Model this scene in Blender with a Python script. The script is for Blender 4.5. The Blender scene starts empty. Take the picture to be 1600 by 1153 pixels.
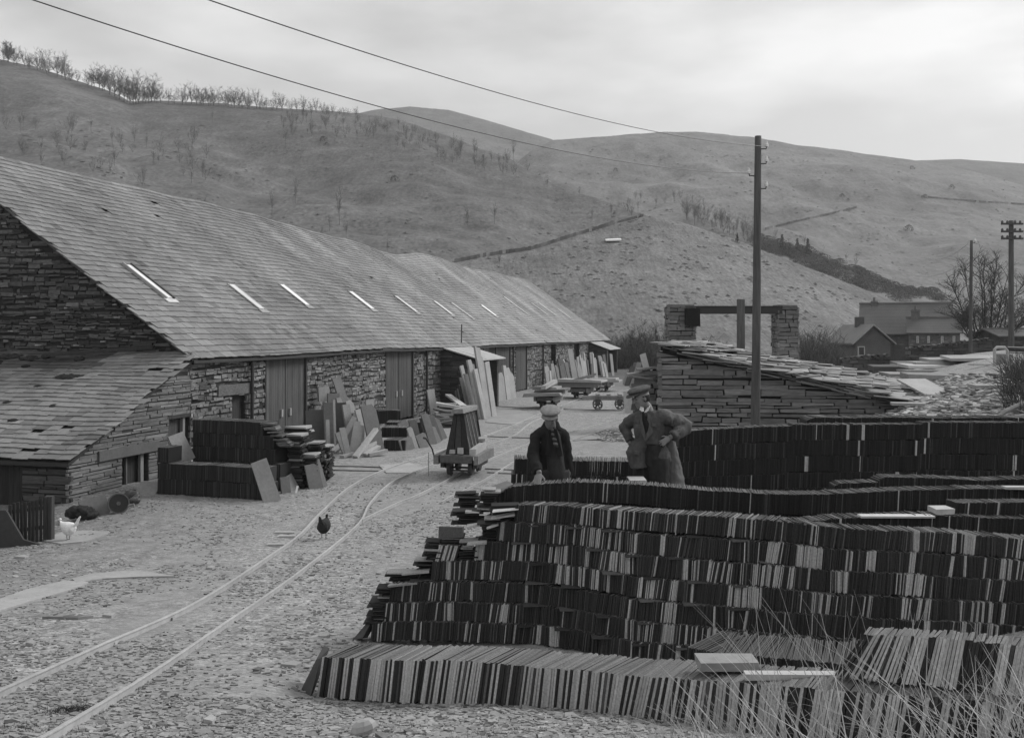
import bpy, bmesh, math, random
import numpy as np
from mathutils import Vector, Matrix, noise
from mathutils.bvhtree import BVHTree
scene = bpy.context.scene
col = scene.collection
rnd = random.Random(7)
V = Vector
# ------------------------------------------------------------ camera, sky, sun, exposure
F = 1500.0; CX = 800.0; HY = 522.0; CAMZ = 3.72
cd = bpy.data.cameras.new('camera'); cam = bpy.data.objects.new('camera', cd); col.objects.link(cam)
cam.location = (0, 0, CAMZ); cam.rotation_euler = (math.radians(90), 0, 0)
cd.sensor_width = 36; cd.lens = 36*F/1600.0; cd.shift_y = -(576.5-HY)/1600.0
cd.clip_start = 0.1; cd.clip_end = 9000
scene.camera = cam
scene.render.resolution_x = 1024; scene.render.resolution_y = 737
w = bpy.data.worlds.new("World"); scene.world = w; w.use_nodes = True
nt = w.node_tree; N = nt.nodes; L = nt.links
bg = N['Background']
SUN = V((0.80, 0.42, 0.72)).normalized()
sky = N.new('ShaderNodeTexSky'); sky.sky_type = 'NISHITA'; sky.sun_disc = False
sky.sun_elevation = math.asin(SUN.z); sky.sun_rotation = math.atan2(SUN.x, SUN.y)
sky.air_density = 2.0; sky.dust_density = 4.0
bw = N.new('ShaderNodeRGBToBW'); L.new(sky.outputs[0], bw.inputs[0])
tc = N.new('ShaderNodeTexCoord'); mp = N.new('ShaderNodeMapping'); mp.inputs['Scale'].default_value = (1.0, 1.0, 3.2)
L.new(tc.outputs['Generated'], mp.inputs[0])
n1 = N.new('ShaderNodeTexNoise'); n1.inputs['Scale'].default_value = 3.0; n1.inputs['Detail'].default_value = 7; n1.inputs['Roughness'].default_value = 0.5
mp.inputs['Location'].default_value = (0.35, 0.1, 0.25)
L.new(mp.outputs[0], n1.inputs[0])
cr = N.new('ShaderNodeValToRGB'); cr.color_ramp.elements[0].position = 0.38; cr.color_ramp.elements[1].position = 0.64
cr.color_ramp.elements[0].color = (3.9, 3.9, 3.9, 1); cr.color_ramp.elements[1].color = (6.6, 6.6, 6.6, 1)
L.new(n1.outputs[0], cr.inputs[0])
# brighter band of thin cloud low down on the right
sep = N.new('ShaderNodeSeparateXYZ'); L.new(tc.outputs['Generated'], sep.inputs[0])
mx = N.new('ShaderNodeMapRange'); mx.inputs[1].default_value = -0.25; mx.inputs[2].default_value = 0.55; mx.inputs[3].default_value = 0.0; mx.inputs[4].default_value = 1.0
L.new(sep.outputs[0], mx.inputs[0])
mz = N.new('ShaderNodeMapRange'); mz.inputs[1].default_value = 0.42; mz.inputs[2].default_value = 0.13; mz.inputs[3].default_value = 0.0; mz.inputs[4].default_value = 1.0
L.new(sep.outputs[2], mz.inputs[0])
mm = N.new('ShaderNodeMath'); mm.operation = 'MULTIPLY'; L.new(mx.outputs[0], mm.inputs[0]); L.new(mz.outputs[0], mm.inputs[1])
m3 = N.new('ShaderNodeMath'); m3.operation = 'MULTIPLY'; m3.inputs[1].default_value = 2.6; L.new(mm.outputs[0], m3.inputs[0])
ad = N.new('ShaderNodeMath'); ad.operation = 'ADD'; L.new(cr.outputs[0], ad.inputs[0]); L.new(m3.outputs[0], ad.inputs[1])
mixs = N.new('ShaderNodeMix'); mixs.data_type = 'FLOAT'; mixs.inputs[0].default_value = 0.92
L.new(bw.outputs[0], mixs.inputs[2]); L.new(ad.outputs[0], mixs.inputs[3])
L.new(mixs.outputs[0], bg.inputs[0]); bg.inputs[1].default_value = 0.1
sd = bpy.data.lights.new('sun', 'SUN'); sd.energy = 1.9; sd.angle = math.radians(22); sd.color = (1, 1, 1)
so = bpy.data.objects.new('sun', sd); col.objects.link(so)
so.rotation_euler = SUN.to_track_quat('Z', 'Y').to_euler()
scene.view_settings.view_transform = 'Standard'; scene.view_settings.look = 'None'
scene.view_settings.exposure = 0.54; scene.view_settings.gamma = 1.0
try:
    scene.cycles.max_bounces = 4; scene.cycles.diffuse_bounces = 2; scene.cycles.transparent_max_bounces = 4
except Exception: pass

# ------------------------------------------------------------ helpers
def P(px, py, Y): return V(((px-CX)/F*Y, Y, CAMZ-(py-HY)/F*Y))
def PZ(px, Y, z): return V(((px-CX)/F*Y, Y, z))
def ray(px, py): return V(((px-CX)/F, 1.0, -(py-HY)/F))
origin = {}
def org(o):
    p = V((0, 0, 0))
    while o is not None:
        p += V(o.location); o = o.parent
    return p
def tag(o, label=None, cat=None, group=None, kind=None):
    if label: o['label'] = label
    if cat: o['category'] = cat
    if group: o['group'] = group
    if kind: o['kind'] = kind
    return o
def thing(name, label, cat, loc=(0, 0, 0), group=None, rz=0):
    o = bpy.data.objects.new(name, None); col.objects.link(o); o.location = loc; o.rotation_euler = (0, 0, rz)
    o.empty_display_size = 0.2
    return tag(o, label, cat, group)
class MB:
    def __init__(s): s.v = []; s.f = []; s.t = []
    def quad(s, pts, tone):
        n = len(s.v); s.v += [tuple(p) for p in pts]; s.f.append(tuple(range(n, n+len(pts)))); s.t.append(tone)
    def hexa(s, c, tone, topt=None):     # c: 8 corners, 0-3 bottom ccw, 4-7 top ccw
        n = len(s.v); s.v += [tuple(p) for p in c]
        for k, q in enumerate(((3, 2, 1, 0), (4, 5, 6, 7), (0, 1, 5, 4), (1, 2, 6, 5), (2, 3, 7, 6), (3, 0, 4, 7))):
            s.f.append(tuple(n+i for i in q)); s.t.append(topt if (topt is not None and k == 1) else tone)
    def box(s, c, a, b, d, tone, j=0.0):   # centre, half vectors
        c = V(c); a = V(a); b = V(b); d = V(d)
        L8 = [c-a-b-d, c+a-b-d, c+a+b-d, c-a+b-d, c-a-b+d, c+a-b+d, c+a+b+d, c-a+b+d]
        if j: L8 = [p+V((rnd.uniform(-j, j), rnd.uniform(-j, j), rnd.uniform(-j, j))) for p in L8]
        s.hexa(L8, tone)
    def abox(s, x0, x1, y0, y1, z0, z1, tone, j=0.0):
        s.box(((x0+x1)/2, (y0+y1)/2, (z0+z1)/2), ((x1-x0)/2, 0, 0), (0, (y1-y0)/2, 0), (0, 0, (z1-z0)/2), tone, j)
    def ring(s, rings, tone, cap=True):
        n0 = len(s.v); k = len(rings[0])
        for r in rings: s.v += [tuple(p) for p in r]
        for i in range(len(rings)-1):
            for j in range(k):
                a = n0+i*k+j; b = n0+i*k+(j+1) % k
                s.f.append((a, b, b+k, a+k)); s.t.append(tone)
        if cap:
            s.f.append(tuple(n0+j for j in reversed(range(k)))); s.t.append(tone)
            s.f.append(tuple(n0+(len(rings)-1)*k+j for j in range(k))); s.t.append(tone)
    def tube(s, pts, rad, tone, n=6, cap=True):
        pts = [V(p) for p in pts]
        if not isinstance(rad, (list, tuple)): rad = [rad]*len(pts)
        rings = []; prev = None
        for i, p in enumerate(pts):
            d = (pts[min(i+1, len(pts)-1)]-pts[max(i-1, 0)])
            if d.length < 1e-9: d = V((0, 0, 1))
            d.normalize()
            a = prev if prev is not None else (V((1, 0, 0)) if abs(d.x) < .8 else V((0, 1, 0)))
            a = a-d*a.dot(d)
            if a.length < 1e-6: a = d.orthogonal()
            a.normalize(); prev = a; b = d.cross(a)
            rings.append([p+(a*math.cos(t)+b*math.sin(t))*rad[i] for t in [2*math.pi*q/n for q in range(n)]])
        s.ring(rings, tone, cap)
    def loft(s, secs, R, Fw, tone, n=20, pw=2.3):   # secs: (centre, rx, ry)
        R = V(R); Fw = V(Fw); rings = []
        for c, rx, ry in secs:
            rg = []
            for q in range(n):
                t = 2*math.pi*q/n; ct = math.cos(t); st = math.sin(t)
                x = math.copysign(abs(ct)**(2/pw), ct)*rx; y = math.copysign(abs(st)**(2/pw), st)*ry
                rg.append(V(c)+R*x+Fw*y)
            rings.append(rg)
        s.ring(rings, tone)
    def ell(s, c, a, b, d, tone, n=14, m=9):
        c = V(c); a = V(a); b = V(b); d = V(d); rings = []
        for i in range(m+1):
            ph = -math.pi/2+math.pi*(i+.001)/(m+.002)
            rings.append([c+(a*math.cos(2*math.pi*q/n)+b*math.sin(2*math.pi*q/n))*math.cos(ph)+d*math.sin(ph) for q in range(n)])
        s.ring(rings, tone)
    def mesh(s, name, mat, off=V((0, 0, 0)), smooth=False):
        me = bpy.data.meshes.new(name); off = V(off)
        me.from_pydata([(x-off.x, y-off.y, z-off.z) for x, y, z in s.v], [], s.f)
        at = me.attributes.new('tone', 'FLOAT', 'FACE'); at.data.foreach_set('value', np.array(s.t, dtype=np.float32))
        me.materials.append(mat)
        if smooth: me.polygons.foreach_set('use_smooth', [True]*len(me.polygons))
        me.update(); return me
    def build(s, name, mat, parent=None, at=None, smooth=False, local=False, remesh=0, sm=0, fix=True):
        off = V((0, 0, 0))
        if parent is not None and not local: off = org(parent)
        if at is not None: off = V(at)
        me = s.mesh(name, mat, off, smooth)
        if fix:
            b = bmesh.new(); b.from_mesh(me); bmesh.ops.recalc_face_normals(b, faces=b.faces); b.to_mesh(me); b.free()
        if remesh: me = do_remesh(me, remesh, sm, mat, s.t[0] if s.t else .1)
        o = bpy.data.objects.new(name, me); col.objects.link(o)
        if parent is not None: o.parent = parent
        if at is not None: o.location = at
        return o
def do_remesh(me, vox, sm, mat, tone):
    return do_remesh_(me, vox, sm, mat, tone)
def wrinkle(o, amp=.007, sc=(14, 14, 5), seed=0):
    me = o.data; me.update()
    for v in me.vertices:
        p = v.co; n_ = noise.noise(V((p.x*sc[0]+seed, p.y*sc[1], p.z*sc[2]+p.x*6)))+.6*noise.noise(V((p.x*sc[0]*2.2, p.y*sc[1]*2.2+seed, p.z*sc[2]*3)))
        v.co = p+v.normal*(amp*n_)
    return o
def do_remesh_(me, vox, sm, mat, tone):
    t = bpy.data.objects.new('tmp', me); col.objects.link(t)
    m = t.modifiers.new('r', 'REMESH'); m.mode = 'VOXEL'; m.voxel_size = vox; m.use_smooth_shade = True
    if sm:
        q = t.modifiers.new('s', 'SMOOTH'); q.iterations = sm; q.factor = .5
    dg = bpy.context.evaluated_depsgraph_get(); dg.update()
    nm = bpy.data.meshes.new_from_object(t.evaluated_get(dg))
    name = me.name; bpy.data.objects.remove(t)
    if 'tone' in nm.attributes: nm.attributes.remove(nm.attributes['tone'])
    a = nm.attributes.new('tone', 'FLOAT', 'FACE'); a.data.foreach_set('value', np.full(len(nm.polygons), tone, dtype=np.float32))
    if len(nm.materials) == 0: nm.materials.append(mat)
    else: nm.materials[0] = mat
    nm.polygons.foreach_set('use_smooth', [True]*len(nm.polygons))
    return nm
def copy_tree(o, parent=None):
    c = o.copy(); col.objects.link(c); c.parent = parent
    for ch in list(o.children): copy_tree(ch, c)
    return c

# ------------------------------------------------------------ materials (tone attribute = albedo)
def mat(name, sc=(8, 8, 8), amt=.35, rough=.9, bump=.3, bdist=.01, det=5, spec=.25, big=0.15, bigsc=.6, metal=0, obj=False):
    m = bpy.data.materials.new(name); m.use_nodes = True; t = m.node_tree; n = t.nodes; l = t.links
    b = n['Principled BSDF']; b.inputs['Roughness'].default_value = rough; b.inputs['Specular IOR Level'].default_value = spec; b.inputs['Metallic'].default_value = metal
    a = n.new('ShaderNodeAttribute'); a.attribute_name = 'tone'
    g = n.new('ShaderNodeNewGeometry'); tcn = n.new('ShaderNodeTexCoord')
    src = tcn.outputs['Object'] if obj else g.outputs['Position']
    mpn = n.new('ShaderNodeMapping'); mpn.inputs['Scale'].default_value = sc; l.new(src, mpn.inputs[0])
    nz = n.new('ShaderNodeTexNoise'); nz.inputs['Scale'].default_value = 1; nz.inputs['Detail'].default_value = det; nz.inputs['Roughness'].default_value = .65; l.new(mpn.outputs[0], nz.inputs[0])
    n2 = n.new('ShaderNodeTexNoise'); n2.inputs['Scale'].default_value = bigsc; n2.inputs['Detail'].default_value = 4; l.new(src, n2.inputs[0])
    r1 = n.new('ShaderNodeMapRange'); r1.inputs[1].default_value = .25; r1.inputs[2].default_value = .75; r1.inputs[3].default_value = 1-amt; r1.inputs[4].default_value = 1+amt; l.new(nz.outputs[0], r1.inputs[0])
    r2 = n.new('ShaderNodeMapRange'); r2.inputs[1].default_value = .3; r2.inputs[2].default_value = .7; r2.inputs[3].default_value = 1-big; r2.inputs[4].default_value = 1+big; l.new(n2.outputs[0], r2.inputs[0])
    m1 = n.new('ShaderNodeMath'); m1.operation = 'MULTIPLY'; l.new(r1.outputs[0], m1.inputs[0]); l.new(r2.outputs[0], m1.inputs[1])
    m2 = n.new('ShaderNodeMath'); m2.operation = 'MULTIPLY'; l.new(m1.outputs[0], m2.inputs[0]); l.new(a.outputs['Fac'], m2.inputs[1])
    l.new(m2.outputs[0], b.inputs['Base Color'])
    if bump:
        bp = n.new('ShaderNodeBump'); bp.inputs['Strength'].default_value = bump; bp.inputs['Distance'].default_value = bdist
        l.new(nz.outputs[0], bp.inputs['Height']); l.new(bp.outputs[0], b.inputs['Normal'])
    return m
M_edge = mat('slate_edges', (60, 60, 60), .35, .85, .5, .004)
M_slab = mat('sawn_slate', (14, 14, 14), .16, .8, .25, .004, big=.12, bigsc=1.5)
M_roof = mat('roof_slate', (7, 7, 7), .22, .62, .35, .006, spec=.4, big=.22, bigsc=.35)
M_stone = mat('rubble_stone', (9, 9, 26), .45, .92, .8, .02, big=.2, bigsc=.8)
M_cstone = mat('coursed_slate_stone', (5, 5, 30), .38, .9, .7, .015, big=.2)
M_wood = mat('weathered_wood', (22, 22, 1.6), .4, .85, .5, .005, big=.15)
M_timber = mat('wagon_timber', (14, 14, 14), .35, .85, .4, .006, obj=True)
M_iron = mat('dull_iron', (20, 20, 20), .35, .55, .3, .003, spec=.5)
M_rail = mat('rail_steel', (9, 9, 9), .2, .38, .2, .002, spec=.6)
M_bark = mat('bark', (6, 6, 6), .3, .95, .3, .01)
M_cloth = mat('wool_cloth', (26, 26, 12), .26, .95, .7, .012, spec=.08, big=.12, bigsc=9)
M_skin = mat('skin', (60, 60, 60), .1, .6, .1, .001, big=.1, bigsc=14)
M_feather = mat('feathers', (60, 60, 60), .22, .9, .7, .01)
M_grass = mat('dry_grass', (5, 5, 5), .25, .9, 0, spec=.1)
M_dark = mat('dark_void', (3, 3, 3), .2, 1, 0)
M_chip = mat('slate_chips', (30, 30, 30), .25, .85, .3, .003)
M_glass = mat('old_glass', (3, 3, 3), .15, .25, .1, .002, spec=.6)
# ------------------------------------------------------------ ground
CP = []
for px in (-900, -400, 0, 250, 430):
    for Y, z in ((3, 1.9), (5, 1.45), (7, .98), (8, .78), (9.7, .58), (12, .33), (15, .1), (18, 0), (24, 0), (35, 0), (60, 0), (120, 0)):
        if px <= 0 and 17 < Y < 25: continue
        CP.append((px, Y, z))
CP += [(-900, 19, -.2), (-900, 23, -.2), (-200, 21, -.42), (-400, 18, -.2), (40, 20.3, -.3), (110, 21.3, -.05), (60, 17.4, -.03), (0, 24, -.1),
 (600, 12, .3), (700, 13, .25), (700, 15, .1), (700, 18, 0), (620, 18, 0), (760, 24, 0), (900, 24, 0), (640, 27, 0), (900, 31, 0), (1010, 31, 0), (1000, 45, 0), (800, 60, 0), (760, 17, .02), (850, 18, .05),
 (480, 8, .69), (820, 7, 1.0), (1200, 5.8, 1.28), (1600, 4.8, 1.6), (1000, 4, 1.75), (1900, 4, 2.0), (2400, 6, 2.1), (700, 5, 1.5), (1000, 6.2, 1.22), (650, 7.2, .9), (700, 3, 2.0), (1500, 2.5, 2.25),
 (575, 9.7, .56), (827, 9.6, .60), (1000, 8.9, .66), (1220, 8.2, .70), (1600, 8.3, 1.05), (1900, 8.5, 1.4), (1000, 7.9, .68), (827, 8.3, .60), (650, 8.6, .60), (700, 8.0, .72), (1300, 7.0, .85),
 (640, 11, .42), (720, 11, .55), (785, 11, .95), (855, 11, 1.28), (1025, 11.6, 1.33), (1400, 11, 1.4), (1800, 11, 1.7),
 (770, 12.8, .7), (830, 12.8, 1.3), (930, 12.8, 1.3), (1065, 12.7, 1.42), (1300, 12.7, 1.5), (1600, 12.7, 1.7), (2000, 13, 2.2),
 (1065, 15.5, .9), (950, 15.5, .5), (860, 15.5, .25), (1000, 18, .15), (1180, 17.5, 1.5), (1020, 21, .05), (1150, 20.5, .9), (1300, 19, 1.7), (1400, 18, 2.15), (1445, 21, 2.33), (1600, 15, 2.45), (1660, 17, 2.8), (1800, 17, 3.2), (1445, 24, 2.3),
 (1500, 30, 2.5), (1560, 40, 2.9), (1750, 30, 3.4), (1380, 28, 2.2), (1300, 29, 1.4), (1150, 30, .4), (1400, 45, 2.2), (1250, 45, .6), (1500, 60, 2.0), (1700, 60, 3), (1420, 95, .5), (1600, 100, 1.5), (1100, 60, 0), (1000, 100, 0), (2200, 25, 3.8), (2200, 60, 3.5)]
def warp(X, Y):
    Y = np.maximum(Y, 1.0)
    return X/(Y+1.5)*1.0, np.log(Y+1.5)*.8
_cx = np.array([(p-CX)/F*y for p, y, z in CP]); _cy = np.array([y for p, y, z in CP]); _cz = np.array([z for p, y, z in CP])
_wu, _wv = warp(_cx, _cy)
def _phi(u, v): return np.sqrt((u[:, None]-_wu[None])**2+(v[:, None]-_wv[None])**2+.05**2)
_W = np.linalg.solve(_phi(_wu, _wv)-np.eye(len(CP))*.004, _cz-1.0)
def groundz(X, Y):
    X = np.atleast_1d(np.asarray(X, float)); Y = np.atleast_1d(np.asarray(Y, float)); u, v = warp(X, Y)
    out = np.empty(len(X))
    for i in range(0, len(X), 20000):
        out[i:i+20000] = _phi(u[i:i+20000], v[i:i+20000]) @ _W+1.0
    f = np.clip((Y-100)/60, 0, 1); out = out*(1-f)+0*f
    s = np.clip(np.abs(u)/1.6-.6, 0, 1)
    return np.clip(out, -.6, 4.2)
def gz(x, y): return float(groundz([x], [y])[0])
ny, nx = 330, 300
Ys = 1.0*np.exp(np.linspace(0, math.log(4000), ny)); U = np.linspace(-1.9, 1.9, nx); U = np.sign(U)*np.abs(U/1.9)**1.6*1.9
XX = (U[None, :]*(Ys[:, None]+1.0)).ravel(); YY = np.repeat(Ys, nx)
ZZ = groundz(XX, YY)
vs = []
for x, y, z in zip(XX, YY, ZZ):
    a = .02 if y < 60 else 0
    z += a*noise.noise(V((x*1.1, y*1.1, 0)))*1.2+(.008*noise.noise(V((x*5, y*5, 3))) if y < 30 else 0)
    vs.append((x, y, z-(.0 if y < 160 else .3)))
fs = [(j*nx+i, j*nx+i+1, (j+1)*nx+i+1, (j+1)*nx+i) for j in range(ny-1) for i in range(nx-1)]
gm = bpy.data.meshes.new('ground'); gm.from_pydata(vs, [], fs); gm.polygons.foreach_set('use_smooth', [True]*len(gm.polygons))
def ground_mat():
    m = bpy.data.materials.new('slate_waste_ground'); m.use_nodes = True; t = m.node_tree; n = t.nodes; l = t.links
    b = n['Principled BSDF']; b.inputs['Roughness'].default_value = .85; b.inputs['Specular IOR Level'].default_value = .25
    g = n.new('ShaderNodeNewGeometry')
    def mpg(s, r=0):
        k = n.new('ShaderNodeMapping'); k.inputs['Scale'].default_value = s; k.inputs['Rotation'].default_value = (0, 0, r); l.new(g.outputs['Position'], k.inputs[0]); return k
    def rng(src, a, b_, c, d):
        r = n.new('ShaderNodeMapRange'); r.inputs[1].default_value = a; r.inputs[2].default_value = b_; r.inputs[3].default_value = c; r.inputs[4].default_value = d; l.new(src, r.inputs[0]); return r.outputs[0]
    def mul(a, b_, op='MULTIPLY'):
        k = n.new('ShaderNodeMath'); k.operation = op; l.new(a, k.inputs[0])
        if isinstance(b_, float): k.inputs[1].default_value = b_
        else: l.new(b_, k.inputs[1])
        return k.outputs[0]
    vo = n.new('ShaderNodeTexVoronoi'); vo.inputs['Scale'].default_value = 1; l.new(mpg((14, 30, 14)).outputs[0], vo.inputs[0])
    se = n.new('ShaderNodeSeparateColor'); l.new(vo.outputs['Color'], se.inputs[0])
    v2 = n.new('ShaderNodeTexVoronoi'); v2.inputs['Scale'].default_value = 1; l.new(mpg((38, 70, 38), .3).outputs[0], v2.inputs[0])
    s2 = n.new('ShaderNodeSeparateColor'); l.new(v2.outputs['Color'], s2.inputs[0])
    nb = n.new('ShaderNodeTexNoise'); nb.inputs['Scale'].default_value = .45; nb.inputs['Detail'].default_value = 6; l.new(mpg((1, .45, 1)).outputs[0], nb.inputs[0])
    nm = n.new('ShaderNodeTexNoise'); nm.inputs['Scale'].default_value = 3.5; nm.inputs['Detail'].default_value = 8; nm.inputs['Roughness'].default_value = .7; l.new(mpg((1, 1, 1)).outputs[0], nm.inputs[0])
    c = mul(rng(se.outputs[0], 0, 1, .6, 1.35), rng(s2.outputs[0], 0, 1, .5, 1.45))
    # smooth trodden patches versus loose chips
    mask = rng(nb.outputs[0], .42, .56, .35, 1)
    mixn = n.new('ShaderNodeMix'); mixn.data_type = 'FLOAT'; l.new(mask, mixn.inputs[0]); mixn.inputs[2].default_value = 1.12; l.new(c, mixn.inputs[3])
    c = mul(mixn.outputs[0], rng(nm.outputs[0], .25, .75, .72, 1.28)); c = mul(c, rng(nb.outputs[0], .3, .7, .78, 1.16)); c = mul(c, .278)
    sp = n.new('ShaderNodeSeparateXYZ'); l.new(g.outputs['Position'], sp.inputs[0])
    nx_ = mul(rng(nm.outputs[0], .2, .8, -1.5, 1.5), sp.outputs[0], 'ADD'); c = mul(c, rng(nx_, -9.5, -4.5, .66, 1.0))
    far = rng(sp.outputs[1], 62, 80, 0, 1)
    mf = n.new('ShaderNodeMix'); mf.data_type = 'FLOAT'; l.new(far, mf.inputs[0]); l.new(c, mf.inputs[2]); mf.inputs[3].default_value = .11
    l.new(mf.outputs[0], b.inputs['Base Color'])
    h = mul(mul(se.outputs[1], 1.0), mul(s2.outputs[1], .5), 'ADD'); h = mul(h, rng(mask, 0, 1, .15, 1)); h = mul(h, mul(nm.outputs[0], 1.0), 'ADD')
    bp = n.new('ShaderNodeBump'); bp.inputs['Strength'].default_value = .8; bp.inputs['Distance'].default_value = .018; l.new(h, bp.inputs['Height']); l.new(bp.outputs[0], b.inputs['Normal'])
    return m
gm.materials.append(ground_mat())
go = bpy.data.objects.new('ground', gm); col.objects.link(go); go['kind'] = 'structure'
gbvh = BVHTree.FromPolygons(vs, fs)
def G(px, py, dz=0.0):
    r = ray(px, py); h = gbvh.ray_cast(V((0, 0, CAMZ)), r.normalized())
    p = h[0] if h[0] is not None else P(px, py, 60)
    return p+V((0, 0, dz))
def GY(px, Y): x = (px-CX)/F*Y; return V((x, Y, gz(x, Y)))

# ------------------------------------------------------------ hills
def hill_mat(name, base, sc=.02, con=1.0):
    m = bpy.data.materials.new(name); m.use_nodes = True; t = m.node_tree; n = t.nodes; l = t.links
    b = n['Principled BSDF']; b.inputs['Roughness'].default_value = .95; b.inputs['Specular IOR Level'].default_value = .1
    g = n.new('ShaderNodeNewGeometry'); val = None
    for s, d, lo, hi, rot, st in ((sc, 6, .70, 1.28, .4, (1, 1, 1)), (sc*7, 8, .76, 1.24, .2, (1, 1.0, 2.0)), (sc*45, 6, .6, 1.4, 0, (1, .6, 1.2)), (sc*7, 3, .85, 1.12, .5, (1.2, .12, 1))):
        mpn = n.new('ShaderNodeMapping'); mpn.inputs['Scale'].default_value = st; mpn.inputs['Rotation'].default_value = (0, 0, rot); l.new(g.outputs['Position'], mpn.inputs[0])
        nz = n.new('ShaderNodeTexNoise'); nz.inputs['Scale'].default_value = s; nz.inputs['Detail'].default_value = d; nz.inputs['Roughness'].default_value = .62; l.new(mpn.outputs[0], nz.inputs[0])
        r = n.new('ShaderNodeMapRange'); r.inputs[1].default_value = .32; r.inputs[2].default_value = .68; r.inputs[3].default_value = 1-(1-lo)*con; r.inputs[4].default_value = 1+(hi-1)*con; l.new(nz.outputs[0], r.inputs[0])
        if val is None: val = r.outputs[0]
        else:
            k = n.new('ShaderNodeMath'); k.operation = 'MULTIPLY'; l.new(val, k.inputs[0]); l.new(r.outputs[0], k.inputs[1]); val = k.outputs[0]
        last = nz
    k = n.new('ShaderNodeMath'); k.operation = 'MULTIPLY'; l.new(val, k.inputs[0]); k.inputs[1].default_value = base
    l.new(k.outputs[0], b.inputs['Base Color'])
    bp = n.new('ShaderNodeBump'); bp.inputs['Strength'].default_value = .6; bp.inputs['Distance'].default_value = 1.2; l.new(nz.outputs[0], bp.inputs['Height']); l.new(bp.outputs[0], b.inputs['Normal'])
    return m
def interp(pl, x):
    xs = [p[0] for p in pl]
    return [float(np.interp(x, xs, [p[k] for p in pl])) for k in range(1, len(pl[0]))]
hv = []; hf = []
def hill(name, ridge, foot, mt, px0, px1, nu=220, nt_=90, power=1.25, amp=1.0, back=160, seed=0, rough=.0):
    verts = []; faces = []
    nb = 14
    for i in range(nu+1):
        px = px0+(px1-px0)*i/nu
        py, Yr = interp(ridge, px); Yf, zf = interp(foot, px)
        py += rough*noise.noise(V((px*.03, seed, 0)))+rough*.5*noise.noise(V((px*.13, seed, 5)))
        zr = CAMZ-(py-HY)/F*Yr
        for j in range(nt_+1):
            t = j/nt_; Y = Yf+(Yr-Yf)*t; s = t**power
            z = zf+(zr-zf)*s; x = (px-CX)/F*Y
            e = 4*t*(1-t); e = min(1, e*1.3)
            z += amp*e*(noise.fractal(V((x*.012+seed, Y*.012, seed)), 1, 2, 4)*9+noise.noise(V((x*.07, Y*.07, seed)))*1.3)*(zr-zf)/110
            if j == 0: z = min(z, zf)-1.0
            verts.append((x, Y, z))
        for j in range(1, nb+1):
            q = j/nb; Y = Yr+back*q; x = (px-CX)/F*Y
            verts.append((x, Y, zr+(.02*back*q)-(zr*1.05)*q*q))
    m = nt_+1+nb
    for i in range(nu):
        for j in range(m-1):
            a = i*m+j; faces.append((a, a+m, a+m+1, a+1))
    me = bpy.data.meshes.new(name); me.from_pydata(verts, [], faces); me.polygons.foreach_set('use_smooth', [True]*len(faces)); me.materials.append(mt)
    o = bpy.data.objects.new(name, me); col.objects.link(o); o['kind'] = 'structure'
    k = len(hv); hv.extend(verts); hf.extend([tuple(a+k for a in f) for f in faces])
    return o
ridA = [(-900, 60, 400), (-300, 60, 430), (0, 93, 420), (60, 106, 415), (120, 126, 410), (165, 140, 405), (185, 150, 402), (203, 159, 400), (240, 157, 400), (330, 161, 405), (450, 170, 415), (560, 177, 420), (620, 186, 400), (700, 213, 380), (800, 250, 350), (870, 291, 320), (940, 312, 290), (1010, 337, 260), (1150, 410, 240), (1300, 478, 240), (1500, 535, 240), (2200, 560, 240)]
hill('wooded_hill', ridA, [(-900, 112, -1), (700, 112, -1), (1100, 150, -1), (2200, 190, -1)], hill_mat('hill_turf_near', .122, .022, .85), -900, 1700, 260, 110, 1.2, 1.0, 200, 3, 2.0)
ridK = [(450, 480, 150), (600, 445, 160), (700, 412, 168), (800, 390, 178), (900, 367, 188), (960, 350, 195), (1010, 338, 200), (1060, 346, 200), (1150, 375, 195), (1250, 414, 185), (1320, 440, 180), (1400, 472, 172), (1500, 508, 160), (1650, 532, 150), (2300, 560, 150)]
hill('rough_knoll', ridK, [(400, 108, -1), (2300, 112, -1)], hill_mat('hill_turf_knoll', .158, .04, .75), 450, 2100, 200, 80, 1.15, .8, 60, 9, 2.0)
ridB = [(300, 230, 900), (480, 195, 900), (560, 177, 900), (600, 170, 900), (640, 167, 900), (700, 172, 900), (760, 188, 890), (810, 203, 880), (865, 219, 870), (950, 262, 850), (1100, 330, 800)]
hill('distant_fell', ridB, [(300, 430, 10), (1100, 430, 10)], hill_mat('hill_turf_far', .15, .012, .6), 300, 1100, 120, 60, 1.1, .7, 300, 5, .8)
ridC = [(700, 330, 640), (780, 275, 640), (830, 236, 645), (865, 219, 650), (950, 213, 660), (1040, 206, 680), (1100, 207, 680), (1180, 215, 680), (1240, 226, 675), (1300, 233, 670), (1370, 243, 660), (1430, 251, 650), (1520, 268, 620), (1600, 290, 600), (1800, 350, 560), (2300, 420, 520)]
hill('open_moor_hill', ridC, [(700, 240, -1), (1100, 215, -1), (2300, 205, -1)], hill_mat('hill_turf_pale', .168, .014, .6), 700, 2300, 260, 110, 1.15, .9, 300, 12, 1.0)
ridD = [(1200, 262, 1150), (1350, 256, 1150), (1430, 251, 1150), (1500, 249, 1150), (1600, 256, 1150), (1800, 268, 1150), (2400, 300, 1150)]
hill('far_right_hill', ridD, [(1200, 700, 5), (2400, 700, 5)], hill_mat('hill_turf_dark', .10, .01), 1200, 2400, 80, 40, 1.0, .5, 300, 15, .8)
hbvh = BVHTree.FromPolygons(hv, hf)
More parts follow.
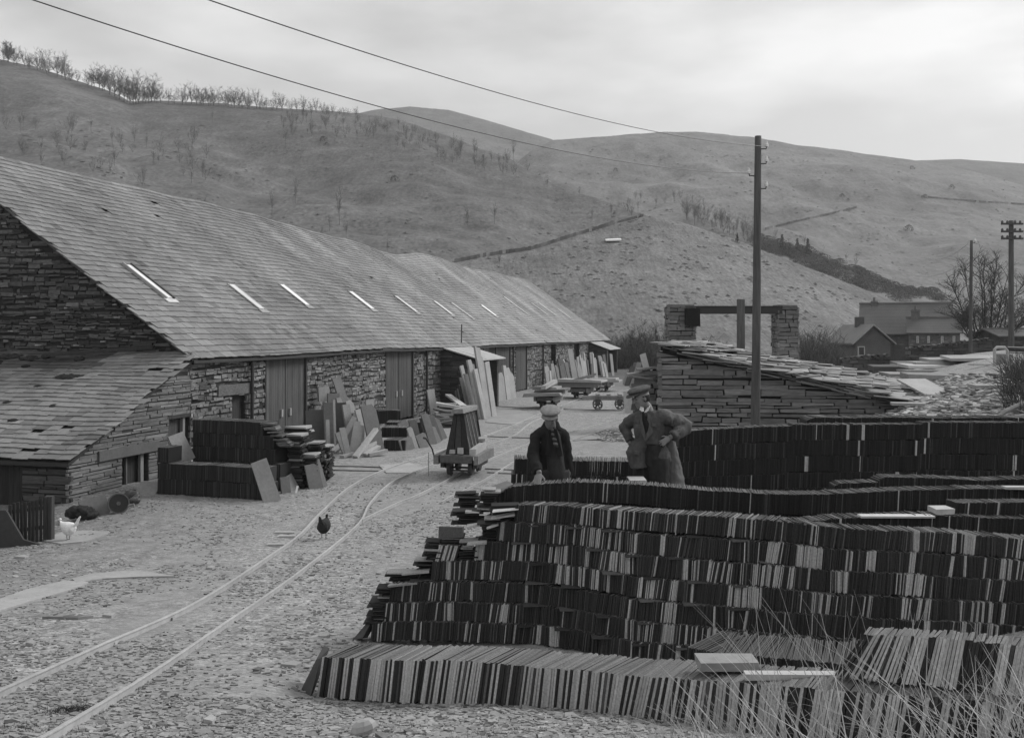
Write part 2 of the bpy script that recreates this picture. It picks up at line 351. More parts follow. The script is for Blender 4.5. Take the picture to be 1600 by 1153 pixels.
def H(px, py):
    r = ray(px, py).normalized(); h = hbvh.ray_cast(V((0, 0, CAMZ)), r)
    g = gbvh.ray_cast(V((0, 0, CAMZ)), r)
    if h[0] is None: return g[0]
    if g[0] is not None and g[3] < h[3]: return g[0]
    return h[0]
# tussocks, bracken and heather on the slopes: uncountable ground cover
def scatter_tufts(name, n, reg, tones, size, seed):
    r = random.Random(seed); mb = MB()
    for _ in range(n):
        px = r.uniform(reg[0], reg[1]); py = r.uniform(reg[2], reg[3])
        if noise.noise(V((px*.018, py*.035, seed))) < r.uniform(-.35, .45): continue
        p = H(px, py)
        if p is None or p.y < 100: continue
        s = size*r.uniform(.35, 1.3)*(.6+p.y/500); tn = r.choice(tones)*r.uniform(.8, 1.2); k = 5
        base = [p+V((math.cos(a)*s*r.uniform(.7, 1.4), math.sin(a)*s*r.uniform(.7, 1.2), -.1*s)) for a in [q*2*math.pi/k for q in range(k)]]
        top = p+V((r.uniform(-.3, .3)*s, r.uniform(-.3, .3)*s, s*r.uniform(.25, .5)))
        for q in range(k): mb.quad([base[q], base[(q+1) % k], top], tn)
    return tag(mb.build(name, M_bark, smooth=False, fix=False), kind='stuff')
tag(scatter_tufts('heather_tufts', 3600, (-30, 1330, 190, 560), (.085, .1, .115), .5, 21), 'low dark tufts of heather and bracken scattered over the near slopes', 'heather')
tag(scatter_tufts('moor_tussocks', 2200, (850, 1620, 225, 470), (.11, .13, .15), .5, 22), 'pale moor grass tussocks on the open hill to the right', 'moor grass')
# ------------------------------------------------------------ walls and slate roofs
D = V((18.83, 74.4, 0)).normalized(); NW = V((D.y, -D.x, 0)); Z = V((0, 0, 1))
C0 = V((-8.77, 26.2, 0)); BL = 76.8; EAVE = 3.2; RW = 8.55; RZ = 9.33
def wallu(px, off=0.0):
    k = (px-CX)/F; o = C0+NW*off
    return (k*o.y-o.x)/(D.x-k*D.y)
def wallz(px, py, off=0.0):
    p = C0+NW*off+D*wallu(px, off); return CAMZ-(py-HY)/F*p.y
def stones(mb, O, Ud, Nd, length, zb, zt, ops, ch=(.07, .14), cl=(.15, .45), dep=.03, tones=(.09, .2), jit=.012, wav=.04, r=None, skip=.0):
    r = r or rnd; O = V(O); z = min(zb(0), zb(length))-.15; zmax = max(zt(length*i/20) for i in range(21)); k = 0
    while z < zmax:
        h = r.uniform(*ch); u = -r.uniform(0, .1); ph = r.uniform(0, 9)
        while u < length:
            l_ = r.uniform(*cl)*(1.0 if r.random() < .8 else 1.5); u1 = min(u+l_, length+.01)
            jump = None
            for (a, b, c, d_) in ops:
                if z+h > c+.03 and z < d_-.03:
                    if u < a-.03 and u1 > a: u1 = a-.004
                    elif u >= a-.03 and u < b: jump = b+.004; break
            if jump is not None:
                u = jump; continue
            um = (u+u1)/2; wz = wav*noise.noise(V((um*.5, z*1.3, ph*.2))); z0 = z+wz; z1 = z0+h*r.uniform(.82, 1.0)-.008
            ta = min(z1, zt(u)-.005); tb = min(z1, zt(u1)-.005)
            if ta > z0+.02 and tb < z0+.015 and zt(u) > z0+.03:
                u1 = u+(u1-u)*max(.15, min(1, (zt(u)-z0-.02)/max(1e-4, zt(u)-zt(u1)))); tb = min(z1, max(zt(u1)-.005, z0+.012))
            ok = min(ta, tb) > z0+.008 and z1 > min(zb(u), zb(u1))-.12 and u1-u > .04 and r.random() >= skip
            for (a, b, c, d_) in ops:
                if u1 > a+.03 and u < b-.03 and z1 > c+.08 and z0 < d_-.08: ok = False; break
            if ok:
                t = r.uniform(*tones)*(1.0 if r.random() < .9 else 1.35)
                q = dep*r.uniform(.3, 1.0); g = .008
                pts = []
                for (uu, zz) in ((u+g, z0), (u1-g, z0), (u1-g, tb), (u+g, ta)):
                    pts.append((uu+r.uniform(-jit, jit), zz+r.uniform(-jit, jit)*.8))
                back = [O+Ud*a+Z*b-Nd*.03 for a, b in pts]; fr = [O+Ud*(a+(g if i in (0, 3) else -g))+Z*b+Nd*(q+r.uniform(-.008, .008)) for i, (a, b) in enumerate(pts)]
                n = len(mb.v); mb.v += [tuple(p) for p in back+fr]
                for f in ((4, 5, 6, 7), (0, 1, 5, 4), (1, 2, 6, 5), (2, 3, 7, 6), (3, 0, 4, 7)):
                    mb.f.append(tuple(n+i for i in f)); mb.t.append(t)
            u = u1
        z += h; k += 1
def backing(mb, O, Ud, Nd, length, zb, zt, ops, tone=.05, thick=.45):
    us = sorted(set([0, length]+[min(max(o[i], 0), length) for o in ops for i in (0, 1)]+[length*i/12 for i in range(13)]))
    for a, b in zip(us[:-1], us[1:]):
        if b-a < 1e-3: continue
        m = (a+b)/2; segs = [(None, None)]; lo = min(zb(a), zb(b))-.6
        cuts = sorted([(o[2], o[3]) for o in ops if o[0]-1e-4 <= m <= o[1]+1e-4]); cur = lo
        def colm(z0, z1a, z1b):
            if max(z1a, z1b)-z0 < .01: return
            p = [O+Ud*a+Z*z0-Nd*thick, O+Ud*b+Z*z0-Nd*thick, O+Ud*b+Z*z0, O+Ud*a+Z*z0, O+Ud*a+Z*z1a-Nd*thick, O+Ud*b+Z*z1b-Nd*thick, O+Ud*b+Z*z1b, O+Ud*a+Z*z1a]
            mb.hexa(p, tone)
        for c, d_ in cuts:
            colm(cur, c, c); cur = d_
        colm(cur, zt(a)-.02, zt(b)-.02)
def slate_roof(mb, O, Ud, Sd, length, slope, gauge=.33, wid=(.28, .5), th=.014, tone=lambda u, s: .2, skip=lambda u, s: False, sag=lambda u, s: 0, jit=.01, r=None):
    r = r or rnd; Nn = Ud.cross(Sd).normalized()
    if Nn.z < 0: Nn = -Nn
    nrow = int(slope/gauge)+1
    for k in range(nrow):
        s0 = k*gauge; s1 = min(s0+gauge*1.55, slope+.02); u = -r.uniform(0, .3); wsl = wid[0]+(wid[1]-wid[0])*r.random()
        if s1-s0 < .05: break
        while u < length:
            wv = r.uniform(*wid)*.5+wsl*.5; u1 = u+wv; um = (u+u1)/2
            if u1 > length+.25: break
            if not skip(um, s0):
                t = tone(um, s0)*r.uniform(.82, 1.16)*(1 if r.random() < .97 else .6)
                lift = th*1.9+r.uniform(0, .008); dz = [sag(u, s0), sag(u1, s0), sag(u1, s1), sag(u, s1)]
                ds = r.uniform(-jit, jit)*1.5; g = .007
                b = [O+Ud*(u+g)+Sd*(s0+ds)+Nn*lift, O+Ud*(u1-g)+Sd*(s0+ds+r.uniform(-jit, jit))+Nn*(lift+r.uniform(0, .004)), O+Ud*(u1-g)+Sd*s1+Nn*.004, O+Ud*(u+g)+Sd*s1+Nn*.004]
                b = [p+Z*q for p, q in zip(b, dz)]
                mb.hexa(b+[p+Nn*th for p in b], t)
            u = u1
def planks(mb, O, Ud, Nd, w, z0, z1, tone, pw=.16, th=.03, r=None):
    r = r or rnd; n = max(2, int(round(w/pw))); pw = w/n
    for i in range(n):
        a = i*pw+.003; b = (i+1)*pw-.003; q = r.uniform(-.004, .004); zb = z0+r.uniform(0, .05)
        mb.box(O+Ud*(a+b)/2+Z*(zb+z1)/2+Nd*q, Ud*(b-a)/2, Nd*th/2, Z*(z1-zb)/2, tone*r.uniform(.8, 1.2))
# ------------------------------------------------------------ long mill shed
barn = thing('slate_mill', 'long stone slate-dressing mill with a huge slate roof along the left of the yard', 'mill building', C0)
zb0 = lambda u: -.15
U = wallu
def dop(a, b, top=3.02): return (U(a), U(b), -1, top)
doors = [dop(413, 478), dop(601, 645), (U(763), U(797), 1.0, 3.0), dop(805, 823), dop(860, 868), dop(896, 905)]
slit = (U(361), U(383), .9, wallz(372, 616))
swin = (U(792), U(797), 1.4, 2.3)
ops = doors+[slit]
bk = MB(); backing(bk, C0, D, NW, BL, zb0, lambda u: EAVE-.03, ops, .035)
st = MB(); rr = random.Random(5)
ramp = lambda u: 1.0
for a, b, chh, cll, dp in ((0, 18, (.055, .15), (.10, .42), .06), (18, BL, (.08, .18), (.15, .42), .06)):
    stones(st, C0+D*a, D, NW, b-a, zb0, lambda u: EAVE-.05, [(o[0]-a, o[1]-a, o[2], o[3]) for o in ops], chh, cll, dp, (.085, .225), .026, .16, rr, .05)
bk.build('wall_core', M_stone, barn); st.build('rubble_wall', M_stone, barn)
# gable end facing the camera, its shade put into darker rubble tones
gb = MB(); zg = lambda s: EAVE+min(s, 2*RW-s)*(RZ-EAVE)/RW-.12
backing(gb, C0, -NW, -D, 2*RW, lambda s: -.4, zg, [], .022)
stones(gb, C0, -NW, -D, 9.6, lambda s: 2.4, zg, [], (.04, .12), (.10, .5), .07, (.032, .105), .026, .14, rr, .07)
for _ in range(60):
    s = rr.uniform(.5, 8); z = rr.uniform(3.3, 8)
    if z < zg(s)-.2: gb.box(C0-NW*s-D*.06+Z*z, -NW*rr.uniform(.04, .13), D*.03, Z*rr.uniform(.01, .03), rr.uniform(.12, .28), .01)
gb.build('gable_wall', M_stone, barn)
fg = MB(); backing(fg, C0+D*BL, -NW, D, 2*RW, lambda s: -.4, zg, [], .05); fg.build('far_gable_wall', M_stone, barn)
bw_ = MB(); backing(bw_, C0-NW*2*RW, D, -NW, BL, zb0, lambda u: EAVE-.03, [], .06); bw_.build('rear_wall', M_stone, barn)
Sd = (-NW*RW+Z*(RZ-EAVE)).normalized(); SL = math.hypot(RW, RZ-EAVE); SN = D.cross(Sd); SN = SN if SN.z > 0 else -SN
RO = C0-D*.22+NW*.25+Z*(EAVE-.16)
def roofray(px, py, lift=0.05):
    r = ray(px, py); o = RO+SN*lift; t = SN.dot(o-V((0, 0, CAMZ)))/SN.dot(r); p = V((0, 0, CAMZ))+r*t
    return (p-RO).dot(D), (p-RO).dot(Sd), p
def sag(u, s):
    q = s/SL
    return (.24*noise.noise(V((u*.10, 2.2, 0)))+.05*noise.noise(V((u*.45, 7, 0)))+.09*noise.noise(V((u*.12, s*.3, 4)))-.34*math.exp(-((u-37)/6)**2)*q+.24*math.exp(-((u-41.5)/3)**2)*q)*(.35+.65*q)
su = [(roofray(a, b)[0], w_, k_) for a, b, w_, k_ in ((470, 400, .45, .5), (520, 400, .8, .75), (560, 410, .35, .35), (600, 420, .5, .5), (690, 450, .9, .6), (760, 470, .6, .45), (800, 460, .8, .4), (300, 380, .5, .16), (400, 400, .35, .18))]
def rt(u, s):
    b = .160*(1+.22*noise.noise(V((u*.35, s*.25, 3)))+.16*noise.noise(V((u*1.6, s*.12, 8))))
    if u > 22: b *= 1+min(.3, (u-22)*.012)
    for c, w_, k_ in su:
        b *= 1+k_*math.exp(-((u-c-.25*noise.noise(V((s*.6, c, 0))))/w_)**2)*(.35+.65*s/SL)*(.6+.7*noise.noise(V((u*4, s*.5, c))))
    if noise.noise(V((u*.8, s*.8, 20))) > .42: b *= .8
    return b
rf = MB(); r2 = random.Random(11)
slate_roof(rf, RO, D, Sd, BL+.45, SL+.3, .28, (.24, .44), .018, rt, lambda u, s: r2.random() < .0015, sag, .014, r2)
roof = rf.build('roof', M_roof, barn)
# under-boarding and far slope
ub = MB()
for i in range(38):
    for j in range(6):
        a = (BL+.4)*i/38; b = (BL+.4)*(i+1)/38; c = (SL+.28)*j/6; d_ = (SL+.28)*(j+1)/6
        q = [RO+D*x+Sd*y+Z*(sag(x, y)-.05) for x, y in ((a, c), (b, c), (b, d_), (a, d_))]
        ub.hexa([p-Z*.06 for p in q]+q, .03)
S2 = (NW*RW+Z*(RZ-EAVE)).normalized()
BO = C0-D*.22-NW*(2*RW+.25)+Z*(EAVE-.16)
for i in range(38):
    a = (BL+.4)*i/38; b = (BL+.4)*(i+1)/38; q = [BO+D*x+S2*y+Z*sag(x, SL)*(y/SL) for x, y in ((a, 0), (b, 0), (b, SL+.26), (a, SL+.26))]
    ub.hexa([p-Z*.08 for p in q]+q, .2)
ub.build('roof_boarding', M_roof, barn)
rg = MB(); u = 0
apex = RO+Sd*(SL+.33)
while u < BL+.3:
    l_ = r2.uniform(.45, .7); z1 = sag(u, SL)+.03; z2 = sag(u+l_, SL)+.03
    for sgn in (1, -1):
        o = apex+D*u+Z*z1; e = apex+D*(u+l_-.02)+Z*z2; dn = (NW*sgn*.16-Z*.1)
        q = [o, e, e+dn, o+dn]; rg.hexa(q+[p+Z*.03 for p in q], .17*r2.uniform(.7, 1.25))
    u += l_
rg.build('ridge_tiles', M_roof, barn)
# skylights
for i, (x0, y0, x1, y1, w_) in enumerate(((194, 414, 268, 467, .17), (357, 446, 413, 484, .17), (437, 446, 483, 478, .17), (543, 458, 586, 485, .2), (617, 462, 652, 487, .2), (678, 471, 706, 491, .22), (705, 472, 738, 496, .16), (750, 477, 777, 494, .22), (788, 464, 822, 490, .22), (826, 472, 856, 490, .2), (842, 474, 866, 492, .2), (872, 483, 888, 496, .2))):
    u0, s0, _ = roofray(x0, y0, .06); u1, s1, _ = roofray(x1, y1, .06); um = (u0+u1)/2
    def rp(u, s, lift): return RO+D*u+Sd*s+Z*sag(u, s)+SN*lift
    sk = MB(); fr_ = MB()
    a = [rp(um-w_, s1, .06), rp(um+w_, s1, .06), rp(um+w_, s0, .06), rp(um-w_, s0, .06)]
    sk.hexa(a+[p+SN*.03 for p in a], .85 if i in (0, 2, 3, 7) else .62)
    o = sk.build('skylight', M_glass, barn)
    for sg in (-1, 1):
        q = [rp(um+sg*(w_+.03)-.03, s1-.05, .05), rp(um+sg*(w_+.03)+.03, s1-.05, .05), rp(um+sg*(w_+.03)+.03, s0+.05, .05), rp(um+sg*(w_+.03)-.03, s0+.05, .05)]
        fr_.hexa(q+[p+SN*(.045 if i else .09) for p in q], .05 if (sg > 0 and i == 0) else .3)
    q = [rp(um-w_-.1, s1-.22, .05), rp(um+w_+.1, s1-.22, .05), rp(um+w_+.1, s1-.02, .05), rp(um-w_-.1, s1-.02, .05)]
    fr_.hexa(q+[p+SN*.03 for p in q], .5 if i == 0 else .3)
    fr_.build('frame', M_roof, o)
# doors
for i, o in enumerate(doors):
    w_ = o[1]-o[0]; n = 2 if i in (0, 1, 2, 3) else 1; tone = (.085, .075, .06, .075, .012, .012)[i]
    ins = .05 if i < 4 else .3  # last two are dark openings, their inner shade painted as near-black boards
    for q in range(n):
        mb = MB(); planks(mb, C0+D*(o[0]+.03+q*w_/n)-NW*ins, D, NW, w_/n-.05, max(o[2], .02), o[3]-.02, tone, .15, .035, rr)
        l_ = mb.build('door', M_wood, barn)
        if i < 2:
            hb = MB(); hu = o[0]+w_*(.5+(-.1 if q == 0 else .1)); hb.box(C0+D*hu-NW*(ins-.05)+Z*1.15, D*.05, NW*.03, Z*.12, .3); hb.build('handle', M_wood, l_)
    if i < 4:
        mb = MB()
        for uu in (o[0]+.0, o[1]-.0):
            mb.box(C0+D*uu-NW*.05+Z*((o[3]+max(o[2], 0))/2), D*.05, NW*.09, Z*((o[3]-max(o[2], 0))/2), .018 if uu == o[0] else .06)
        mb.box(C0+D*(o[0]+o[1])/2-NW*.03+Z*(o[3]+.05), D*(w_/2+.2), NW*.1, Z*.07, .03); mb.build('door_frame', M_wood, barn)
mb = MB(); sw = slit[1]-slit[0]
mb.box(C0+D*(slit[0]+slit[1])/2-NW*.15+Z*(slit[2]+slit[3])/2, D*sw/2, NW*.02, Z*(slit[3]-slit[2])/2, .04); mb.build('shutter', M_wood, barn)
mb = MB(); mb.box(C0+D*((slit[0]+slit[1])/2-.3)+NW*.02+Z*(slit[3]+.16), D*(sw/2+.5), NW*.06, Z*.15, .13); mb.build('lintel', M_stone, barn)
# gutters and downpipes
for a, b, zz in ((385, 505, 3.07), (590, 668, 3.07)):
    mb = MB(); mb.tube([C0+D*U(a)+NW*.18+Z*zz, C0+D*U(b)+NW*.18+Z*(zz+.03)], .065, .03, 8); mb.build('gutter', M_iron, barn)
for a in (388, 663, 771, 799, 846):
    mb = MB(); mb.tube([C0+D*U(a)+NW*.14+Z*3.05, C0+D*U(a)+NW*.12+Z*.1], .055, .022, 8)
    for zz in (.9, 1.9, 2.8): mb.tube([C0+D*U(a)+NW*.13+Z*zz, C0+D*U(a)+NW*.13+Z*(zz+.06)], .075, .022, 8)
    mb.build('downpipe', M_iron, barn)
u_, s_, p_ = roofray(721, 535)
mb = MB(); mb.tube([p_-Z*.1, p_+Z*.95+D*.05], .03, .02, 6); mb.build('vent_pipe', M_iron, barn)
# verge slates at the gable corner
mb = MB()
for k in range(30):
    s = k*SL/30; q = [RO-D*.1+Sd*s+SN*.0, RO+D*.2+Sd*s, RO+D*.2+Sd*(s+SL/30), RO-D*.1+Sd*(s+SL/30)]
    q = [p+Z*sag(0, s) for p in q]; mb.hexa([p-SN*.05+D*rr.uniform(-.03, .03) for p in q]+q, .05)
mb.build('verge', M_roof, barn)

# ------------------------------------------------------------ lean-to outshut on the gable
UL = wallu(108); LZ0 = .97; LZ1 = 3.22; LW = 9.0
lt = thing('lean_to_outhouse', 'low lean-to outhouse with rough slate roof built against the dark gable', 'outhouse', C0+D*UL)
LO = C0+D*UL; LL = -UL
topz = lambda u: LZ0+(LZ1-LZ0)*u/LL-.04
def lu(px): return wallu(px)-UL
cw = (lu(190), lu(231), -.5, wallz(210, 710)); sdr = (lu(263), lu(296), -.5, wallz(280, 650))
o2 = [cw, sdr]
mb = MB(); backing(mb, LO, D, NW, LL-.01, lambda u: -.5, topz, o2, .035, .4)
stones(mb, LO, D, NW, LL, lambda u: -.3, topz, o2, (.05, .11), (.22, .8), .03, (.11, .185), .010, .03, rr, .01)
mb.build('side_wall', M_cstone, lt)
mb = MB(); fo = [(1.25, 2.2, -.9, .7)]
backing(mb, LO, -NW, -D, LW, lambda u: -.9, lambda u: LZ0-.06, fo, .02, .4)
stones(mb, LO, -NW, -D, 4.5, lambda u: -.7, lambda u: LZ0-.08, fo, (.05, .13), (.25, .9), .04, (.035, .085), .01, .04, rr, .02)
mb.build('front_wall', M_cstone, lt)
mb = MB(); planks(mb, LO-NW*1.27+D*.12, -NW, -D, .9, -.8, .68, .03); mb.build('front_door', M_wood, lt)
mb = MB(); planks(mb, LO+D*cw[0]-NW*.2, D, NW, cw[1]-cw[0], cw[2], cw[3], .035, .3)
mb.box(LO+D*(cw[0]+(cw[1]-cw[0])*.33)-NW*.14+Z*.2, D*.025, NW*.03, Z*.7, .12); mb.box(LO+D*(cw[1]-.15)-NW*.1+Z*.2, D*.06, NW*.04, Z*.7, .2)
mb.build('cellar_hatch', M_wood, lt)
mb = MB(); mb.box(LO+D*(cw[0]+cw[1])/2+NW*.02+Z*(cw[3]+.12)-D*.25, D*((cw[1]-cw[0])/2+.65), NW*.05, Z*.12, .115); mb.build('lintel', M_slab, lt)
mb = MB(); planks(mb, LO+D*sdr[0]-NW*.16, D, NW, (sdr[1]-sdr[0])*.72, sdr[2], sdr[3]-.05, .07, .16)
dd = mb.build('side_door', M_wood, lt)
mb = MB()
for uu in (sdr[0]+.04, sdr[0]+(sdr[1]-sdr[0])*.78): mb.box(LO+D*uu-NW*.08+Z*(sdr[3]-.9), D*.05, NW*.05, Z*.9, .2 if uu > sdr[0]+.3 else .05)
mb.box(LO+D*(sdr[0]+sdr[1])/2-NW*.06+Z*(sdr[3]-.0), D*(sdr[1]-sdr[0])/2, NW*.08, Z*.05, .04); mb.build('door_frame', M_wood, lt)
Sl = (D*LL+Z*(LZ1-LZ0)).normalized(); LS = math.hypot(LL, LZ1-LZ0)
LR = LO+NW*.16-D*.22+Z*(LZ0-.07)
r3 = random.Random(3)
def lsag(u, s): return .06*noise.noise(V((u*.5, s*.5, 1)))+.015*noise.noise(V((u*2.5, s*2.5, 5)))
mb = MB()
def ltone(u, s):
    if r3.random() < .5: return ltone_(u, s)*r3.uniform(.84, 1.12)
    return ltone_(u, s)
def ltone_(u, s):
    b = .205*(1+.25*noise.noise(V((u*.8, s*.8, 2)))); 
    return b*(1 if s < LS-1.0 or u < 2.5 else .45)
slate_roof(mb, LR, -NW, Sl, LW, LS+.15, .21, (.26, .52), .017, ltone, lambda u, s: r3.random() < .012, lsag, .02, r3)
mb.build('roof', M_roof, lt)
mb = MB(); q = [LR+Sl*0, LR-NW*LW, LR-NW*LW+Sl*(LS+.1), LR+Sl*(LS+.1)]; mb.hexa([p-Z*.13 for p in q]+[p-Z*.045 for p in q], .025); mb.build('roof_boarding', M_roof, lt)
mb = MB()
for _ in range(13):
    u = r3.uniform(1.5, 8.5); s = LS-abs(r3.gauss(0, .7))-.1; s = max(1, s); c = LR-NW*u+Sl*s+Z*.06
    mb = MB(); mb.ell(c, V((r3.uniform(.1, .45), 0, 0)), V((0, r3.uniform(.08, .2), .05)), Z*.05, .03, 9, 5); wrinkle(mb.build('moss', M_bark, lt, remesh=.025, sm=1), .05, (5, 5, 5))
for x, y in ((12, 632), (85, 637), (20, 660), (60, 607), (40, 575)):
    r_ = ray(x, y); nn = Sl.cross(-NW); t_ = nn.dot(LR-V((0, 0, CAMZ)))/nn.dot(r_); mb = MB(); mb.ell(V((0, 0, CAMZ))+r_*t_+Z*.05, V((.14, 0, 0)), V((0, .09, .03)), Z*.035, .02, 8, 5); mb.build('moss', M_bark, lt)
nn = Sl.cross(-NW)
def ltroof(x, y):
    r_ = ray(x, y); t_ = nn.dot(LR+Z*.08-V((0, 0, CAMZ)))/nn.dot(r_); return V((0, 0, CAMZ))+r_*t_
a, b = ltroof(66, 562), ltroof(240, 549); c = (a+b)/2
mb = MB(); mb.box(c+Z*.12, (b-a)/2, Sl*.06, Z*.03, .035); tag(mb.build('plank', M_wood, at=c), 'long dark plank lying across the top of the lean-to roof', 'plank')

# porches against the mill wall
def porch(px0, pxo, zt_, zo, ln, label, rt_):
    u1 = wallu(px0); A = C0+D*u1; m = (pxo-CX)/F; # outward distance so that the outer corner sits at pxo
    k = m; mm_ = (k*A.y-A.x)/(NW.x-k*NW.y)
    pz = thing('porch', label, 'porch', A)
    top = lambda s: zt_+(zo-zt_)*s/mm_-.05
    mb = MB(); backing(mb, A+D*.0, NW, -D, mm_, lambda s: -.2, top, [], .03, .3)
    stones(mb, A, NW, -D, mm_, lambda s: -.1, top, [], (.07, .13), (.25, .7), .04, (.035, .075), .01, .02, rr)
    mb.build('side_wall', M_cstone, pz)
    mb = MB(); A2 = A+D*ln; backing(mb, A2, NW, D, mm_, lambda s: -.2, top, [], .05, .3); mb.build('far_wall', M_cstone, pz)
    mb = MB(); mb.box(A+NW*(mm_+.03)+D*.12+Z*(zo/2-.05), D*.12, NW*.06, Z*(zo/2-.03), .14); mb.build('corner_post', M_wood, pz)
    mb = MB(); Sd_ = (NW*mm_+Z*(zo-zt_)).normalized(); ls = math.hypot(mm_, zo-zt_)+.35
    nslab = int(ln/.9)+1
    for i in range(nslab):
        a_ = -.2+i*(ln+.4)/nslab; b_ = a_+(ln+.4)/nslab-.02
        q = [Z*zt_+p for p in (A+D*a_-Sd_*0.1, A+D*b_-Sd_*.1, A+D*b_+Sd_*ls, A+D*a_+Sd_*ls)]; q = [p+Z*(.02+rr.uniform(0, .02)) for p in q]
        mb.hexa(q+[p+Z*.05 for p in q], rt_)
    mb.build('roof', M_slab, pz)
porch(687, 744, 3.05, 2.5, 4.2, 'small stone porch with pale slab roof on the mill wall behind the tall slabs', .36)
porch(919, 948, 3.0, 2.35, 7, 'porch at the far end of the mill wall with pale sloping roof', .34)

# ------------------------------------------------------------ dry-stone hut with slate roof behind the pole
HA = V(((1033-CX)/F*20.5, 20.5, 0)); HB = V(((1432-CX)/F*20.2, 20.2, 0)); HU = (HB-HA).normalized(); HNn = V((HU.y, -HU.x, 0)); HL = (HB-HA).length
hut = thing('dry_stone_hut', 'dry-built hut of flat slate blocks with a ragged slab roof behind the telegraph pole', 'hut', HA)
hz = lambda u: 3.42+(2.22-3.42)*u/HL-.05
mb = MB(); ho = []
backing(mb, HA, HU, HNn, HL, lambda u: -.3, hz, [], .02, .5)
stones(mb, HA, HU, HNn, HL, lambda u: .9, hz, ho, (.055, .135), (.22, .95), .09, (.12, .195), .014, .04, rr, .012)
mb.build('front_wall', M_cstone, hut)
mb = MB(); HD = V((.34, .94, 0)).normalized(); backing(mb, HA, HD, -HU, 5.3, lambda u: -.3, lambda u: 3.3, [], .012, .4)
stones(mb, HA, HD, -HU, 5.3, lambda u: 0, lambda u: 3.3, [], (.10, .17), (.3, .9), .1, (.12, .18), .015, .04, rr); mb.build('side_wall', M_cstone, hut)
mb = MB(); backing(mb, HA+HD*5.3, HU, HNn, HL, lambda u: -.3, hz, [], .05, .4); mb.build('back_wall', M_cstone, hut)
mb = MB(); HS = (HU*HL+Z*(2.22-3.42)).normalized(); r4 = random.Random(8)
for row_ in range(17):
    s = HL+.3-row_*.36
    v = -.3+r4.uniform(-.1, .1)
    while v < 5.7:
        w_ = r4.uniform(.22, .62); l_ = r4.uniform(.5, .8); l_ = min(l_, s+.22)
        if r4.random() < .93 and l_ > .15:
            e = HD; b0 = HA+Z*3.42+HS*(s-l_)+e*v+HS*r4.uniform(-.05, .05); q = [b0, b0+HS*l_, b0+HS*(l_+r4.uniform(-.08, .08))+e*w_, b0+e*w_]
            zz0 = .03*v*(s/HL); ru = r4.uniform(0, .03)+(.06 if r4.random() < .08 else 0)
            hgt = [.02, .085+ru, .085+ru+r4.uniform(-.02, .03), .02]; zz = .12*noise.noise(V((s*.8, v*.7, 0)))
            q = [p+Z*(h_+zz+zz0) for p, h_ in zip(q, hgt)]
            mb.hexa(q+[p+Z*r4.uniform(.014, .03) for p in q], r4.uniform(.14, .34))
        v += w_*r4.uniform(.85, 1.0)
for k in range(90):   # ragged layered verge in front
    s = r4.uniform(-.05, HL+.1); l_ = min(r4.uniform(.3, .9), HL+.35-s); b0 = HA+Z*3.42+HS*s-HD*r4.uniform(.1, .3)+Z*r4.uniform(-.06, .07)
    q = [b0, b0+HS*l_, b0+HS*l_+HD*.6, b0+HD*.5]; mb.hexa(q+[p+Z*.024 for p in q], r4.uniform(.05, .2))
mb.build('slab_roof', M_slab, hut)
mb = MB(); q = [Z*3.42+p for p in (HA+HD*-.05, HA+HS*(HL+.2)-HD*.05, HA+HS*(HL+.2)+HD*5, HA+HD*5)]; mb.hexa([p-Z*.1 for p in q]+[p+Z*.03 for p in q], .02); mb.build('roof_boarding', M_wood, hut)
# low wall continuing left of the hut
WA = V(((992-CX)/F*22.5, 22.5, 0)); mb = MB()
wl = thing('dry_stone_wall', 'low dry wall of stacked slate just left of the ragged-roofed hut', 'wall', WA)
backing(mb, WA, V((1, -.35, 0)).normalized(), V((-.35, -1, 0)).normalized(), .8, lambda u: -.2, lambda u: 2.65, [], .02, .8)
stones(mb, WA, V((1, -.35, 0)).normalized(), V((-.35, -1, 0)).normalized(), .8, lambda u: 0, lambda u: 2.7+.1*u, [], (.07, .14), (.2, .6), .12, (.08, .16), .02, .03, rr)
for k in range(14): mb.box(WA+V((rr.uniform(-.1, .8), rr.uniform(-.1, .3), 2.68+rr.uniform(0, .25))), V((rr.uniform(.15, .35), 0, rr.uniform(-.04, .04))), V((0, .2, 0)), V((0, 0, .03)), rr.uniform(.08, .3), .02)
mb.build('stonework', M_cstone, wl)

# ------------------------------------------------------------ ruined portal with iron beam
def pillar(px0, px1, pyt, Yp, label, zbot=-.2):
    x0 = (px0-CX)/F*Yp; x1 = (px1-CX)/F*Yp; zt_ = CAMZ-(pyt-HY)/F*Yp; c = V(((x0+x1)/2, Yp, 0))
    t = thing('stone_pillar', label, 'pillar', c); w_ = x1-x0
    mb = MB(); A = V((x0, Yp, 0)); backing(mb, A, V((1, 0, 0)), V((0, -1, 0)), w_, lambda u: zbot, lambda u: zt_, [], .03, .9)
    stones(mb, A, V((1, 0, 0)), V((0, -1, 0)), w_, lambda u: zbot, lambda u: zt_, [], (.12, .2), (.25, .5), .07, (.11, .2), .02, .02, rr)
    stones(mb, A, V((0, 1, 0)), V((-1, 0, 0)), .9, lambda u: zbot, lambda u: zt_, [], (.12, .2), (.25, .5), .06, (.11, .2), .02, .02, rr)
    stones(mb, A+V((w_, 0, 0)), V((0, 1, 0)), V((1, 0, 0)), .9, lambda u: zbot, lambda u: zt_, [], (.12, .2), (.25, .5), .06, (.11, .2), .02, .02, rr)
    mb.abox(x0+.03, x1-.03, Yp-.06, Yp+.9, zt_-.005, zt_+.08, .15, .02); mb.build('masonry', M_cstone, t); return t
lp = pillar(1045, 1086, 479, 38, 'ruined stone pillar carrying the left end of the iron beam')
